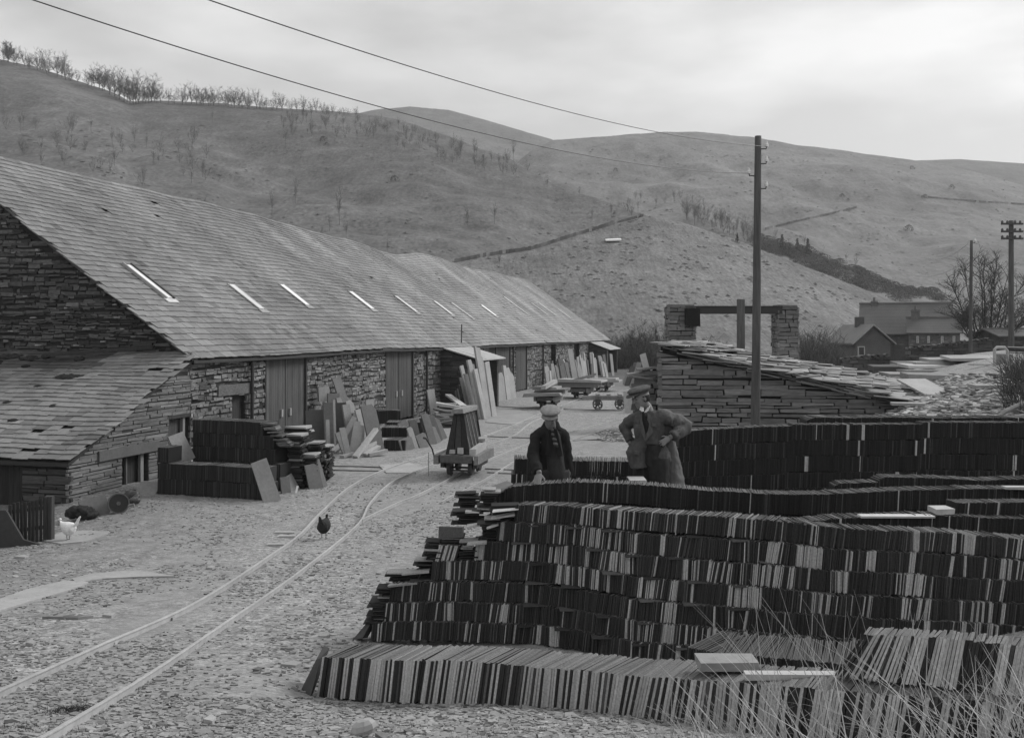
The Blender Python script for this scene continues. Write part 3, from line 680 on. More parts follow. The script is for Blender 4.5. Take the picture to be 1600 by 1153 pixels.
mb = MB(); x0 = (1070-CX)/F*38; mb.abox(x0, x0+.55, 37.7, 37.9, 4.05, 4.72, .012, .03); mb.abox(x0-.25, x0+.4, 37.75, 37.93, 2.8, 3.6, .1, .03); mb.build('broken_masonry', M_cstone, lp)
pillar(1216, 1247, 480, 38, 'ruined stone pillar carrying the right end of the iron beam')
mb = MB(); x1 = (1216-CX)/F*38; mb.abox(x0, x1+.15, 37.95, 38.25, 4.55, 4.8, .012); mb.abox(x0, x1+.15, 37.9, 38.3, 4.52, 4.552, .012); mb.abox(x0, x1+.15, 37.9, 38.3, 4.798, 4.83, .012)
tag(mb.build('iron_beam', M_iron, at=(x0, 38, 4.55)), 'dark iron girder spanning the two ruined stone pillars', 'girder')
# ------------------------------------------------------------ rails
def railline(pts, name, label, group, wid=.024, h=.055, tone=.40):
    # smooth polyline in pixel space, dropped on the ground
    P2 = [V((a, b)) for a, b in pts]; fine = []
    for i in range(len(P2)-1):
        p0 = P2[max(i-1, 0)]; p1 = P2[i]; p2 = P2[i+1]; p3 = P2[min(i+2, len(P2)-1)]
        for q in range(10):
            t = q/10; fine.append(.5*((2*p1)+(-p0+p2)*t+(2*p0-5*p1+4*p2-p3)*t*t+(-p0+3*p1-3*p2+p3)*t**3))
    fine.append(P2[-1]); w3 = [G(a.x, a.y) for a in fine]
    mb = MB(); rings = []
    for i, p in enumerate(w3):
        d = (w3[min(i+1, len(w3)-1)]-w3[max(i-1, 0)]); d.z = 0; d.normalize(); n = V((d.y, -d.x, 0)); z0 = V((0, 0, 1))
        wv = .006*noise.noise(V((i*.7, 1, 2)))
        prof = [(-wid*.5, -.06), (-wid*.5, h-.02), (-wid*.9, h-.012), (-wid*.9, h-.002), (-wid*.6, h), (wid*.6, h), (wid*.9, h-.002), (wid*.9, h-.012), (wid*.5, h-.02), (wid*.5, -.06)]
        rings.append([p+n*(a+wv)+z0*(b+.012) for a, b in prof])
    mb.ring(rings, tone)
    for k, f in enumerate(mb.f[:-2]):
        pass
    return tag(mb.build(name, M_rail, at=w3[0]), label, 'rail', group)
RG = 'tramway rails laid across the yard'
railline([(-40, 1112), (0, 1090), (150, 1020), (300, 952), (430, 868), (470, 838), (500, 806), (545, 765), (600, 737), (660, 716), (740, 689), (800, 667), (850, 645), (900, 626), (960, 603)], 'rail', 'left rail of the main tramway curving from the bottom left up the yard', RG, .025)
railline([(60, 1170), (95, 1150), (235, 1062), (345, 986), (440, 920), (520, 858), (562, 820), (578, 790), (610, 758), (660, 735), (740, 705), (800, 684), (830, 662), (880, 640)], 'rail', 'right rail of the main tramway, passing just right of the dark hen', RG, .020)
railline([(566, 816), (620, 790), (648, 779), (686, 760), (730, 736), (775, 716), (830, 694), (905, 673), (976, 655)], 'rail', 'siding rail leaving the main line and running under the A-frame wagon', RG, .018)
railline([(690, 788), (705, 779), (740, 762), (775, 742), (815, 718), (880, 694), (930, 678), (976, 664)], 'rail', 'right rail of the siding under the A-frame wagon', RG, .018)
railline([(515, 729), (560, 729.5), (600, 731)], 'rail', 'short cross rail between the dark slate piles and the stone threshold', RG, .03, .02, .12)
railline([(515, 735), (560, 736), (600, 737)], 'rail', 'short cross rail nearest the camera beside the dark slate piles', RG, .03, .02, .16)
railline([(758, 733), (780, 734), (806, 735)], 'rail', 'far cross rail just right of the A-frame wagon', RG, .03, .03, .35)
railline([(762, 739), (784, 740), (806, 741)], 'rail', 'near cross rail just right of the A-frame wagon', RG, .03, .03, .35)
railline([(736, 681), (800, 684), (900, 687), (1000, 690)], 'rail', 'cross rail running level behind the two men', RG, .03, .02, .12)
railline([(773, 635), (830, 638), (890, 640), (960, 641)], 'rail', 'distant cross rail below the slab wagons', RG, .04, .02, .09)
# flat slabs set in the ground
def flat_poly(name, pts, label, tone, cat='slab', th=.03, lift=.012, group=None, m=None):
    w3 = [G(a, b, lift) for a, b in pts]; c = sum(w3, V((0, 0, 0)))/len(w3); mb = MB(); n = len(w3)
    mb.v = [tuple(p-Z*th) for p in w3]+[tuple(p+Z*.012) for p in w3]
    mb.f = [tuple(reversed(range(n))), tuple(range(n, 2*n))]+[(i, (i+1) % n, (i+1) % n+n, i+n) for i in range(n)]; mb.t = [tone]*len(mb.f)
    return tag(mb.build(name, m or M_slab, at=c), label, cat, group)
flat_poly('ground_slab', [(60, 845), (100, 832), (130, 830), (172, 832), (166, 836), (150, 842), (128, 848), (95, 851)], 'pale flat slab on the ground under the white hen', .30)
flat_poly('ground_slab', [(-20, 945), (40, 923), (100, 909), (138, 911), (128, 918), (60, 938), (0, 956), (-30, 962)], 'pale worn slab sunk in the gravel at the left edge', .33)
flat_poly('ground_slab', [(112, 906), (140, 898), (200, 893), (230, 895), (274, 902), (215, 903), (160, 906), (120, 912)], 'long pale slab sunk in the gravel, next to the left-edge one', .30)
flat_poly('ground_slab', [(592, 728), (640, 724), (668, 732), (650, 740), (604, 740)], 'light flat slab between the main rails where the short cross track ends', .33)
flat_poly('ground_slab', [(775, 640), (812, 641), (845, 652), (800, 664), (758, 660)], 'light stone plate between the rails up the yard', .28)
flat_poly('ground_slab', [(866, 680), (925, 681), (940, 686), (880, 690)], 'light plate beside the crossing just right of the coated man', .3)
for q in ((430, 832, 460, 834), (436, 838, 462, 840), (418, 851, 446, 853)):
    flat_poly('offcut', [(q[0], q[1]), (q[2], q[1]), (q[2], q[3]), (q[0], q[3])], 'thin slate offcut lying against the left rail by the dark hen', .36, 'offcut', .02, .02, 'offcuts lying by the left rail')
for i, q in enumerate(((66, 967, 80, 3, .2), (98, 966, 34, 4, .12), (110, 964, 14, 4, .3), (22, 872, 24, 3, .3), (322, 889, 14, 3, .34), (40, 1008, 16, 5, .3), (160, 964, 20, 4, .3), (395, 1050, 14, 4, .12), (438, 1042, 34, 6, .32), (224, 1060, 14, 6, .34), (365, 1112, 28, 6, .3), (318, 1130, 20, 8, .34), (165, 1006, 20, 6, .3), (260, 968, 14, 3, .34))):
    flat_poly('loose_slate', [(q[0], q[1]), (q[0]+q[2]*.6, q[1]-q[3]), (q[0]+q[2], q[1]-q[3]*.4), (q[0]+q[2]*.7, q[1]+q[3]*.4)], 'loose flat piece of slate lying on the gravel beside the track', q[4], 'slate piece', .02, .02, 'loose slate pieces on the gravel')

# ------------------------------------------------------------ wagons (local: x across, y along)
def wheel(mb, c, r, w_, tone, spokes=0, ax=V((1, 0, 0))):
    c = V(c); a = V((0, 1, 0)); b = V((0, 0, 1))
    if spokes:
        n = 20; rings = []
        for q in range(n+1):
            t = 2*math.pi*q/n; d = a*math.cos(t)+b*math.sin(t)
            rings.append([c+d*r-ax*w_/2, c+d*r+ax*w_/2, c+d*(r*.84)+ax*w_/2, c+d*(r*.84)-ax*w_/2])
        mb.ring(rings, tone, False)
        for q in range(spokes):
            t = 2*math.pi*q/spokes; d = a*math.cos(t)+b*math.sin(t); mb.tube([c, c+d*r*.9], [.022, .016], tone, 5)
        mb.tube([c-ax*w_*.8, c+ax*w_*.8], r*.2, tone, 8)
    else:
        mb.tube([c-ax*w_*.5, c+ax*w_*.5], r, tone, 18); s = -1 if c.x < 0 else 1
        mb.tube([c-ax*w_*.5*s, c-ax*(w_*.5+.025)*s], r*1.13, tone*.8, 18)
        mb.tube([c+ax*w_*.5, c+ax*(w_*.5+.04)*s], r*.3, tone*1.3, 10)
def wagon(px, py, yaw, label, kind='flat', length=1.75, wid=.98, wl=.30):
    g = G(px, py); t = thing('slab_wagon', label, 'wagon', g+Z*.05, 'slab wagons on the tramway', yaw)
    dz = .50; hl = length/2
    for sx in (-1, 1):
        for sy in (-1, 1):
            mb = MB(); wheel(mb, (sx*wl, sy*.42, .19), .19, .07, .06, 6 if kind == 'trolley' else 0); mb.build('wheel', M_iron, t, local=True)
    for sy in (-1, 1):
        mb = MB(); mb.tube([(-wl-.12, sy*.42, .19), (wl+.12, sy*.42, .19)], .028, .03, 8); mb.build('axle', M_iron, t, local=True)
    if kind == 'trolley':
        for sx in (-1, 1):
            mb = MB(); mb.abox(sx*.22-.05, sx*.22+.05, -1.0, 1.0, .36, .50, .22); mb.build('side_beam', M_timber, t, local=True)
        for sy in (-.42, .0, .42):
            mb = MB(); mb.abox(-.4, .4, sy-.07, sy+.07, .505, .60, .26, .01); mb.build('cross_bearer', M_timber, t, local=True)
        for sx in (-1, 1):
            for sy in (-.42, .42):
                mb = MB(); mb.abox(sx*.36-.05, sx*.36+.05, sy-.09, sy+.09, .2, .40, .05, .01); mb.build('axle_box', M_iron, t, local=True)
        mb = MB(); mb.tube([(-.22, -.98, .40), (-.22, -1.0, .1)], .015, .05); mb.build('coupling', M_iron, t, local=True); return t
    for sy in (-1, 1):
        mb = MB(); mb.abox(-wid/2+.11, wid/2-.11, sy*(hl-.06)-.06, sy*(hl-.06)+.06, .36, .54, .085, .006); mb.build('end_beam', M_timber, t, local=True)
    for sx in (-1, 1):
        mb = MB(); mb.abox(sx*wid/2-.06, sx*wid/2+.06, -hl-.03, hl+.03, .33, .56, .17, .006); mb.build('side_beam', M_timber, t, local=True)
        mb = MB(); mb.abox(sx*(wl+.14)-.05, sx*(wl+.14)+.05, -.62, .62, .2, .33, .03, .006); mb.build('axle_box', M_iron, t, local=True)
    mb = MB()
    for k in range(7): mb.abox(-wid/2+.07, wid/2-.07, -hl+.13+k*(length-.26)/7, -hl+.13+(k+1)*(length-.26)/7-.015, .52, .553+.003*(k % 2), .3 if kind == 'frame' else .17, .004)
    mb.build('deck', M_timber, t, local=True)
    mb = MB(); mb.abox(-.3, .3, -.5, -.42, .10, .13, .05); mb.build('draw_bar', M_iron, t, local=True)
    return t
WY = -.2
w1 = wagon(726, 741, WY, 'timber slab wagon carrying a tall A-frame in the middle of the yard', 'frame', 1.8, 1.06)
# A-frame of boards leaning inward to a top rail
for sx in (-1, 1):
    for k in range(4):
        y0 = -.60+k*.35; mb = MB(); tp = V((sx*.05, y0+.16, 1.62)); bt = V((sx*.27, y0+.13, .56))
        mb.box((tp+bt)/2, (tp-bt)/2, V((0, .13, 0)), V((.03, 0, .0)), .045, .004); mb.build('frame_board', M_timber, w1, local=True)
for sy in (-.72, .70):
    for k in range(3):
        b0 = -.33+k*.22; t0_ = -.135+k*.09; q4 = [(b0+.008, sy, .56), (b0+.212, sy, .56), (b0+.212, sy+.035, .56), (b0+.008, sy+.035, .56), (t0_+.004, sy+.1, 1.62), (t0_+.086, sy+.1, 1.62), (t0_+.086, sy+.135, 1.62), (t0_+.004, sy+.135, 1.62)]
        mb = MB(); mb.hexa([V(p)+V((0, .012*(k % 2), 0)) for p in q4], (.035, .05, .028)[k]); mb.build('end_board', M_timber, w1, local=True)
for sx in (-1, 1):
    for k in range(5):
        y0 = -.62+k*.35; mb = MB(); tp = V((sx*.065, y0+.02, 1.62)); bt = V((sx*.325, y0-.02, .56)); mb.box((tp+bt)/2, (tp-bt)/2, V((0, .018, 0)), V((.025, 0, 0)), .2); mb.build('batten', M_timber, w1, local=True)
mb = MB(); mb.abox(-.16, .16, -.78, .84, 1.62, 1.73, .24, .02); mb.build('top_rail', M_timber, w1, local=True)
mb = MB(); mb.tube([(-.6, -.75, .42), (-.66, -.8, .7), (-.80, -.9, .98)], [.022, .02, .02], .03, 6); mb.tube([(-.80, -.9, .98), (-.86, -.93, 1.0)], .028, .03, 6); mb.build('brake_lever', M_iron, w1, local=True)
mb = MB(); mb.tube([(-.72, -.92, .62), (-.72, -.92, .02)], .008, .08, 5); mb.build('chain', M_iron, w1, local=True)
def on_wagon(w_, c, a, b, d, tone, label, j=.02, name='stone_slab'):
    M = Matrix.Translation(w_.location) @ Matrix.Rotation(w_.rotation_euler.z, 4, 'Z'); cc = M @ V(c)
    R3 = M.to_3x3(); mb = MB(); mb.box(cc, R3 @ V(a), R3 @ V(b), R3 @ V(d), tone, j)
    o = mb.build(name, M_slab, at=cc); tag(o, label, 'slab'); return o
on_wagon(w1, (.38, -.1, .65), (.09, 0, .0), (0, .62, .03), (0, 0, .09), .38, 'thick pale slab lying on the right of the A-frame wagon deck')
on_wagon(w1, (.33, .62, .83), (.12, 0, 0), (0, .16, .02), (0, 0, .05), .36, 'short pale block on top of the thick slab on the A-frame wagon', .02, 'stone_block')
on_wagon(w1, (-.12, -.78, .64), (.07, 0, 0), (0, .05, 0), (0, 0, .05), .35, 'small pale stone wedge at the left foot of the wagon A-frame', .01, 'stone_wedge')
on_wagon(w1, (.09, -.78, .67), (.07, 0, 0), (0, .05, 0), (0, 0, .08), .38, 'taller pale stone wedge at the right foot of the wagon A-frame', .01, 'stone_wedge')
w2 = wagon(857, 637, -.25, 'loaded slab wagon behind the man in the dark coat', 'flat', 1.9, 1.0)
on_wagon(w2, (-.12, -.3, .70), (.95, 0, .03), (0, .85, 0), (0, 0, .09), .26, 'broad rough slab, lowest of the load behind the coated man', .06)
on_wagon(w2, (.2, .1, .86), (.78, .1, .0), (0, .8, 0), (0, 0, .06), .15, 'dark middle slab of the load behind the coated man', .05)
on_wagon(w2, (-.1, .2, .98), (.6, .1, .0), (0, .6, 0), (0, 0, .06), .28, 'thin light slab, third in the load behind the coated man', .05)
on_wagon(w2, (.08, -.15, 1.16), (.13, -.03, .0), (.1, .95, .13), (0, 0, .10), .34, 'long squared block lying on top of the load behind the coated man', .03, 'stone_block')
w3 = wagon(908, 622, -.25, 'second loaded slab wagon, farther up the yard with a broad flat load', 'flat', 2.0, 1.1)
on_wagon(w3, (-.05, 0, .78), (1.18, 0, .02), (0, 1.0, 0), (0, 0, .16), .14, 'very thick dark slab on the second loaded wagon', .05)
on_wagon(w3, (.1, 0, 1.0), (1.3, 0, -.02), (0, 1.1, 0), (0, 0, .05), .34, 'broad light slab on top of the thick one on the second wagon', .05)
on_wagon(w3, (.2, -.5, 1.18), (.75, .2, .2), (-.05, .25, 0), (0, 0, .07), .22, 'narrow tilted slab lying across the second wagon load', .03)
w4 = wagon(941, 611, -.25, 'farthest slab wagon with a low light load, by the far porch', 'flat', 2.0, 1.1)
on_wagon(w4, (0, 0, .66), (1.2, 0, 0), (0, .9, 0), (0, 0, .08), .34, 'light flat slab on the farthest wagon', .05)
on_wagon(w4, (.1, 0, .80), (.9, 0, .02), (0, .7, 0), (0, 0, .05), .38, 'smaller light slab topping the farthest wagon load', .05)
w5 = wagon(951, 641, 1.5, 'empty trolley with spoked wheels standing left of the standing man', 'trolley')
# ------------------------------------------------------------ slabs: upright, leaning, fallen (each its own object)
def wt(px, top, d): pass
def slab(px, py, w_, h, th, yaw, lean, tone, label, group=None, roll=0.0, top=0, name='stone_slab', m=None, jit=.012, sink=.02, dz=0, at=None):
    """px,py pixel of base centre; yaw = direction the face looks (0 = right +X, -90 = camera); lean = tilt back from vertical"""
    b = G(px, py) if at is None else V(at); b = b+Z*(dz-sink); y = math.radians(yaw); Nf = V((math.cos(y), math.sin(y), 0)); S = V((-Nf.y, Nf.x, 0))
    L_ = math.radians(lean); up = (Z*math.cos(L_)-Nf*math.sin(L_)); nn = (Nf*math.cos(L_)+Z*math.sin(L_))
    r_ = math.radians(-roll); up2 = up*math.cos(r_)+S*math.sin(r_); S2_ = S*math.cos(r_)-up*math.sin(r_)
    c = b+up2*h/2; mb = MB()
    def q(a, k, e): return c+S2_*(a*w_/2+rnd.uniform(-jit, jit))+up2*(k*h/2+rnd.uniform(-jit, jit)*1.5*(k > 0))+nn*e*th/2
    if top:   # clipped top corner
        P_ = [(-1, -1), (1, -1), (1, 1-top*.5), (1-top, 1), (-1, 1)]
        pts = [(a+rnd.uniform(-.04, .04), k+rnd.uniform(-.02, .02)) for a, k in P_]
    else:
        pts = [(-1, -1), (1, -1), (1+rnd.uniform(-.06, .04), 1+rnd.uniform(-.06, .02)), (-1+rnd.uniform(-.04, .06), 1+rnd.uniform(-.06, .02))]
    n = len(pts); A = [c+S2_*a*w_/2+up2*k*h/2-nn*th/2 for a, k in pts]; B = [c+S2_*a*w_/2+up2*k*h/2+nn*th/2 for a, k in pts]
    mb.v = [tuple(p) for p in A+B]; mb.f = [tuple(reversed(range(n))), tuple(range(n, 2*n))]+[(i, (i+1) % n, (i+1) % n+n, i+n) for i in range(n)]; mb.t = [tone]*(n+2)
    return tag(mb.build(name, m or M_slab, at=b), label, 'slab', group)
# G1: crowd of slabs left of the second doors
g1 = 'sawn slabs leaning on the mill wall between the doors'
slab(499, 705, .85, 1.35, .06, -60, 8, .075, 'wide dark slab leaning by the first big doors, leftmost of the upright slabs', g1)
slab(513, 709, .12, 1.1, .10, -60, 6, .33, 'narrow pale slab edge in front of the wide dark one', g1)
slab(517, 706, .4, 1.6, .07, -60, 7, .13, 'grey slab with light edges beside the wide dark one', g1)
slab(524, 708, .07, 1.7, .06, -60, 5, .34, 'thin pale slat standing in front of the grey slab', g1)
slab(537, 700, .7, 1.5, .05, -50, 8, .05, 'very dark tall slab behind the slats', g1)
for i, (x, y, w_, h, ya, le, ro, tn, tp, lb) in enumerate((
 (557, 688, .38, 2.35, -40, 12, 13, .17, 0, 'tallest plank-like slab, tilted left above the others'),
 (545, 690, .30, 1.6, -30, 10, 8, .22, .6, 'grey slab with broken pointed top left of the tallest one'),
 (552, 703, .3, 1.5, -40, 10, 4, .24, 0, 'light grey slab in front of the tallest one'),
 (566, 700, .3, 1.65, -40, 10, 12, .30, .5, 'light slab with rounded top right of the tallest one'),
 (577, 702, .3, 1.4, -40, 12, 10, .33, 0, 'pale slab next to the rounded-top one'),
 (571, 700, .35, 1.25, -40, 12, 9, .14, 0, 'dark narrow slab between the pale ones'),
 (590, 706, .55, 1.55, -45, 8, 9, .15, .5, 'broad grey slab with a clipped corner beside the low dark slate rows'))):
    slab(x, y, w_, h, .06, ya, le, tn, lb, g1, ro, tp)
slab(0, 0, .42, .5, .12, -50, 6, .3, 'square pale block perched on top of the leftmost slabs', g1, at=G(506, 690)+Z*1.42, name='stone_block')
slab(0, 0, .42, .45, .10, -60, 5, .2, 'square grey block perched on the grey slab with light edges', g1, at=G(521, 690)+Z*1.25, name='stone_block')
slab(0, 0, .3, .35, .08, -50, 6, .36, 'pale square offcut perched by the rounded-top slab', g1, at=G(578, 695)+Z*1.2, name='stone_block')
slab(523, 708, .17, 1.45, .06, -50, 15, .25, 'narrow slab leaning strongly to the right behind the fallen offcuts', g1, -38)
g2 = 'offcuts dropped in front of the leaning slabs'
for i, (x, y, w_, h, ya, le, ro, tn) in enumerate(((545, 714, .18, .95, -70, 15, 10, .33), (550, 711, .2, 1.1, -75, 12, -10, .34), (556, 708, .2, .95, -70, 18, -12, .42), (563, 707, .15, .9, -70, 18, -8, .38), (541, 712, .16, .8, -60, 22, 14, .26))):
    slab(x, y, w_, h, .08, ya, le, tn, 'short pale offcut propped up in front of the leaning slabs', g2, ro, 0)
def bar(x0, y0, x1, y1, z0, z1, w_, th, tone, label, group, name='offcut', Y=None):
    a = G(x0, y0)+Z*z0 if Y is None else P(x0, y0, Y); b = G(x1, y1)+Z*z1 if Y is None else P(x1, y1, Y); d = (b-a)/2; n = d.cross(Z).normalized(); u = n.cross(d).normalized()
    if u.z < 0: u = -u
    mb = MB(); mb.box((a+b)/2+u*th/2, d, n*w_/2, u*th/2, tone, .012); return tag(mb.build(name, M_slab, at=(a+b)/2), label, 'offcut', group)
for q in ((514, 712, 541, 706, .02, .32), (556, 716, 588, 710, 0, .75), (562, 712, 585, 706, .02, .25), (570, 714, 592, 710, .02, .2), (576, 714, 604, 711, .02, .1), (534, 716, 552, 713, .0, .05), (566, 708, 580, 703, .2, .3)):
    bar(q[0], q[1], q[2], q[3], q[4], q[5], .16, .09, rnd.uniform(.28, .42), 'long pale offcut lying fallen in front of the leaning slabs', g2)
# G4 tall pale slabs in front of the porch
g3 = 'tall pale slabs leaning beside the small porch'
for i, (x, y, h, lean, w_, tn, th) in enumerate(((752, 657, 2.75, 11, .30, .34, .09), (756, 655, 2.5, 12, .3, .2, .06), (763, 652, 3.3, 8, .36, .36, .10), (766, 650, 2.8, 9, .36, .33, .08), (772, 652, 2.55, 6, .34, .40, .08), (744, 654, 2.1, 13, .28, .28, .07), (738, 652, 1.6, 14, .28, .3, .06), (735, 654, 1.9, 13, .2, .22, .05), (741, 652, 2.5, 14, .26, .36, .07), (748, 655, 2.2, 12, .2, .14, .05), (759, 656, 2.3, 11, .26, .38, .07))):
    slab(x, y-2+i % 3, w_, h, th, -35, lean, tn, 'tall pale sawn slab leaning left against the small porch', g3, 5, .4 if i % 3 == 0 else 0)
for i, (x, h) in enumerate(((778, 1.5), (783, 1.55), (787, 1.6), (794, 2.0), (799, 1.85), (803, 1.5))):
    slab(x, 627-i*.9, .42, h, .12, -30, 6, rnd.uniform(.3, .42), 'pale rounded slab in the short row right of the small porch', 'short row of pale slabs beyond the porch', 3, .7)
for x, y, h in ((714, 640, .95), (719, 644, 1.1), (724, 648, 1.3), (728, 650, 1.5), (722, 641, 1.2)):
    slab(x, y, .3, h, .07, -40, 10, rnd.uniform(.05, .12), 'short dark slab standing at the foot of the small porch', 'dark slabs at the foot of the porch', 4)
slab(680, 655, .5, 1.4, .06, -35, 9, .3, 'pale slab leaning alone right of the second big doors', None, 4)
r5 = random.Random(15)
for i in range(46):
    t = i/45; u = wallu(836)+(wallu(922)-wallu(836))*t**1.0; off = r5.uniform(.35, 2.6 if i % 2 else 1.2)
    h = r5.uniform(1.2, 2.1)*(1.35 if i in (7, 22, 23, 30) else 1)
    slab(0, 0, r5.uniform(.3, .6), h, r5.uniform(.06, .12), r5.uniform(-50, -15), r5.uniform(4, 13), r5.uniform(.10, .2) if r5.random() < .35 else r5.uniform(.24, .42), 'sawn slab in the long crowd standing along the far mill wall', 'slabs standing along the far mill wall', r5.uniform(-3, 6), .5 if r5.random() < .4 else 0, at=C0+D*u+NW*off)
for x, y, h in ((976, 601, .9), (979, 603, 1.3), (983, 603, 1.5), (987, 606, 1.6), (992, 606, 1.7)):
    slab(x, y, .35, h*1.2, .07, -120, 10, rnd.uniform(.08, .3), 'slab leaning against the low dry wall behind the standing man', 'slabs leaning on the low dry wall', -14)
slab(991, 645, .9, 1.1, .06, -95, 20, .34, 'broad pale slab propped beside the spoked trolley, partly behind the standing man', None, 4)
w5.scale = (1.3, 1.3, 1.3)
slab(0, 0, .14, .5, .08, -95, 12, .42, 'pale upright stone on top of the low dry wall', None, 14, at=WA+V((.32, .1, 2.8)), name='stone_block')
# rubble pile beside the second downpipe
for i in range(42):
    x = r5.gauss(698, 13); y = 668-abs(r5.gauss(0, 6)); c = G(x, y)+Z*max(0.03, .9-abs(x-700)*.045)*r5.uniform(.1, 1)
    a = r5.uniform(-.6, .6); l_ = r5.uniform(.18, .55); mb = MB(); d = V((math.cos(a), math.sin(a), r5.uniform(-.25, .25)))*l_; n = V((-math.sin(a), math.cos(a), 0))*r5.uniform(.08, .2)
    mb.box(c, d, n, V((0, 0, r5.uniform(.02, .06))), r5.uniform(.06, .2) if r5.random() < .5 else r5.uniform(.25, .42), .03)
    tag(mb.build('waste_block', M_slab, at=c), 'rough piece in the heap of waste slabs by the porch', 'waste slab', 'pieces in the heap of waste slabs by the porch')
bar(700, 652, 724, 660, .98, .66, .3, .08, .45, 'brightest slab slanting across the top of the waste heap', None, 'stone_slab')
bar(684, 640, 716, 642, .9, .96, .4, .05, .09, 'flat dark slab bridging the back of the waste heap', None, 'stone_slab')
# heap of stones near standing man
mb = MB()
for i in range(420):
    x = r5.gauss(962, 12); y = 683+r5.gauss(0, 4)-abs(x-965)*.05; c = G(x, min(y, 690))+Z*max(0, .34-abs(x-968)*.014-abs(y-682)*.03)*r5.uniform(.2, 1)
    mb.box(c, V((r5.uniform(.02, .09), r5.uniform(-.04, .04), r5.uniform(-.03, .03))), V((r5.uniform(-.03, .03), r5.uniform(.03, .07), 0)), V((0, 0, r5.uniform(.01, .03))), r5.uniform(.15, .5), .015)
tag(mb.build('stone_chippings', M_chip), 'low heap of light slate chippings left of the standing man', 'chippings', kind='stuff')

# ------------------------------------------------------------ stacked slates
def path3(pts, n=None): return [P(*p) for p in pts]
def resample(pts, step):
    pts = [p for i, p in enumerate(pts) if i == 0 or (p-pts[i-1]).length > 1e-4]
    out = []; seg = [(pts[i+1]-pts[i]).length for i in range(len(pts)-1)]; tot = sum(seg); s = 0
    while s < tot:
        a = 0
        for i, l_ in enumerate(seg):
            if s <= a+l_ or i == len(seg)-1:
                d = (pts[i+1]-pts[i]); out.append((pts[i]+d*((s-a)/l_), d.normalized())); break
            a += l_
        s += step
    return out
def slate_row(pts, h, dep, th, lean, pl, seed, lt=(.36, .54), dk=(.026, .048), single=None, mb=None, maxn=None, lenv=0, stay=.45, rough=.006, wave=.012, noleadlight=0, topt=None, lead=0):
    """slates on edge along a polyline of top-front points; returns MB (or calls single per slate)"""
    r = random.Random(seed); mb = mb or MB(); light = False; sm = resample(pts, th)
    for i, (p, d) in enumerate(sm):
        dh = V((d.x, d.y, 0)).normalized(); nb = V((-dh.y, dh.x, 0)); 
        if nb.y < 0: nb = -nb
        b = .45+1.1*noise.noise(V((p.x*.9, seed, 0)))
        cl_ = noise.noise(V((p.x*2.6, seed*1.7, 0)))+.5*noise.noise(V((p.x*.7, seed*.9, 4)))
        light = (r.random() < stay) if light else (r.random() < pl*(2.9 if cl_ > .02 else (.45 if pl < .3 else .8)))
        if i < noleadlight: light = False
        tn = (r.uniform(*lt) if light else r.uniform(*dk)*(1 if r.random() < .88 else r.uniform(1.5, 3.2)))
        ln_ = lean*(1+.6*noise.noise(V((p.x*1.6, seed, 3))))+lenv*noise.noise(V((p.x*4, seed, 9)))+lead*math.exp(-i*.12)
        zt = p.z+r.uniform(-rough, rough)*(2.2 if r.random() < .05 else 1)+wave*noise.noise(V((p.x*1.4, seed, 1)))
        fo = nb*(r.uniform(-rough, rough)*.8+.012*noise.noise(V((p.x*2, seed, 5)))); tp = dh*ln_; hh = h*(1+r.uniform(-.01, .01)); t2 = th*r.uniform(.38, .47)
        a = V((p.x, p.y, zt))+fo; bt = a-Z*hh-tp; tw = dh.cross(Z)*0
        sk = dh*r.uniform(-.01, .01)+nb*dep*(1+r.uniform(-.04, .03))+dh*.12*dep*noise.noise(V((p.x*2, 4, seed)))
        c8 = [bt-dh*t2, bt+dh*t2, bt+dh*t2+sk, bt-dh*t2+sk, a-dh*t2, a+dh*t2, a+dh*t2+sk+Z*r.uniform(-.004, .004), a-dh*t2+sk]
        if single is not None and single(i, c8, tn): continue
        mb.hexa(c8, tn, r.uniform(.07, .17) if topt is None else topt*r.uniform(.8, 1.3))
    return mb
SL_N = [0]
def single_slate(label, group):
    def f(i, c8, tn):
        if SL_N[0] >= 298: return False
        SL_N[0] += 1; mb = MB(); mb.hexa(c8, tn, rnd.uniform(.09, .18)); c = (V(c8[0])+V(c8[2]))/2
        tag(mb.build('roofing_slate', M_edge, at=c, fix=False), label, 'slate', group); return True
    return f
# right-hand upper tier and front row: the nearest slates, one object each
tierp = [P(1352, 991, 5.78), P(1480, 998, 5.52), P(1600, 1009, 5.32), P(1730, 1020, 5.15)]
tier_rest = slate_row(tierp, .288, .17, .0195, .05, .40, 31, single=single_slate('roofing slate on edge in the short raised row at the right behind the grass', 'slates in the short raised row at the right'), stay=.66, lenv=.006, noleadlight=3, lead=.11)
frontp = [P(503, 1026, 8.0), P(560, 1029, 7.8), P(700, 1032, 7.35), P(820, 1040, 7.0), P(960, 1052, 6.55), P(1100, 1062, 6.2), P(1250, 1073, 5.85), P(1400, 1086, 5.55), P(1600, 1100, 5.2), P(1780, 1112, 4.95)]
fr = slate_row(list(reversed(frontp)), .345, .40, .0225, -.055, .36, 32, single=single_slate('roofing slate on edge in the long front row nearest the camera', 'slates in the long front row'), stay=.55, lenv=.02)
slabs_ = []
q = [G(469, 1086), G(488, 1092)]
mb = MB(); mb.hexa([P(466, 1084, 8.2)-Z*.01, P(484, 1091, 7.98)-Z*.01, P(487, 1090, 8.15), P(470, 1080, 8.35), P(494, 1030, 8.15), P(501, 1028, 8.05), P(515, 1012, 8.4), P(506, 1008, 8.5)], .06)
tag(mb.build('end_slate', M_slab, at=P(480, 1085, 8.1)), 'dark slate propped against the left end of the front row', 'slate')
stuff = MB()     # all the farther slates, past the nearest three hundred
stuff.v += fr.v+[]; stuff.f += fr.f; stuff.t += fr.t
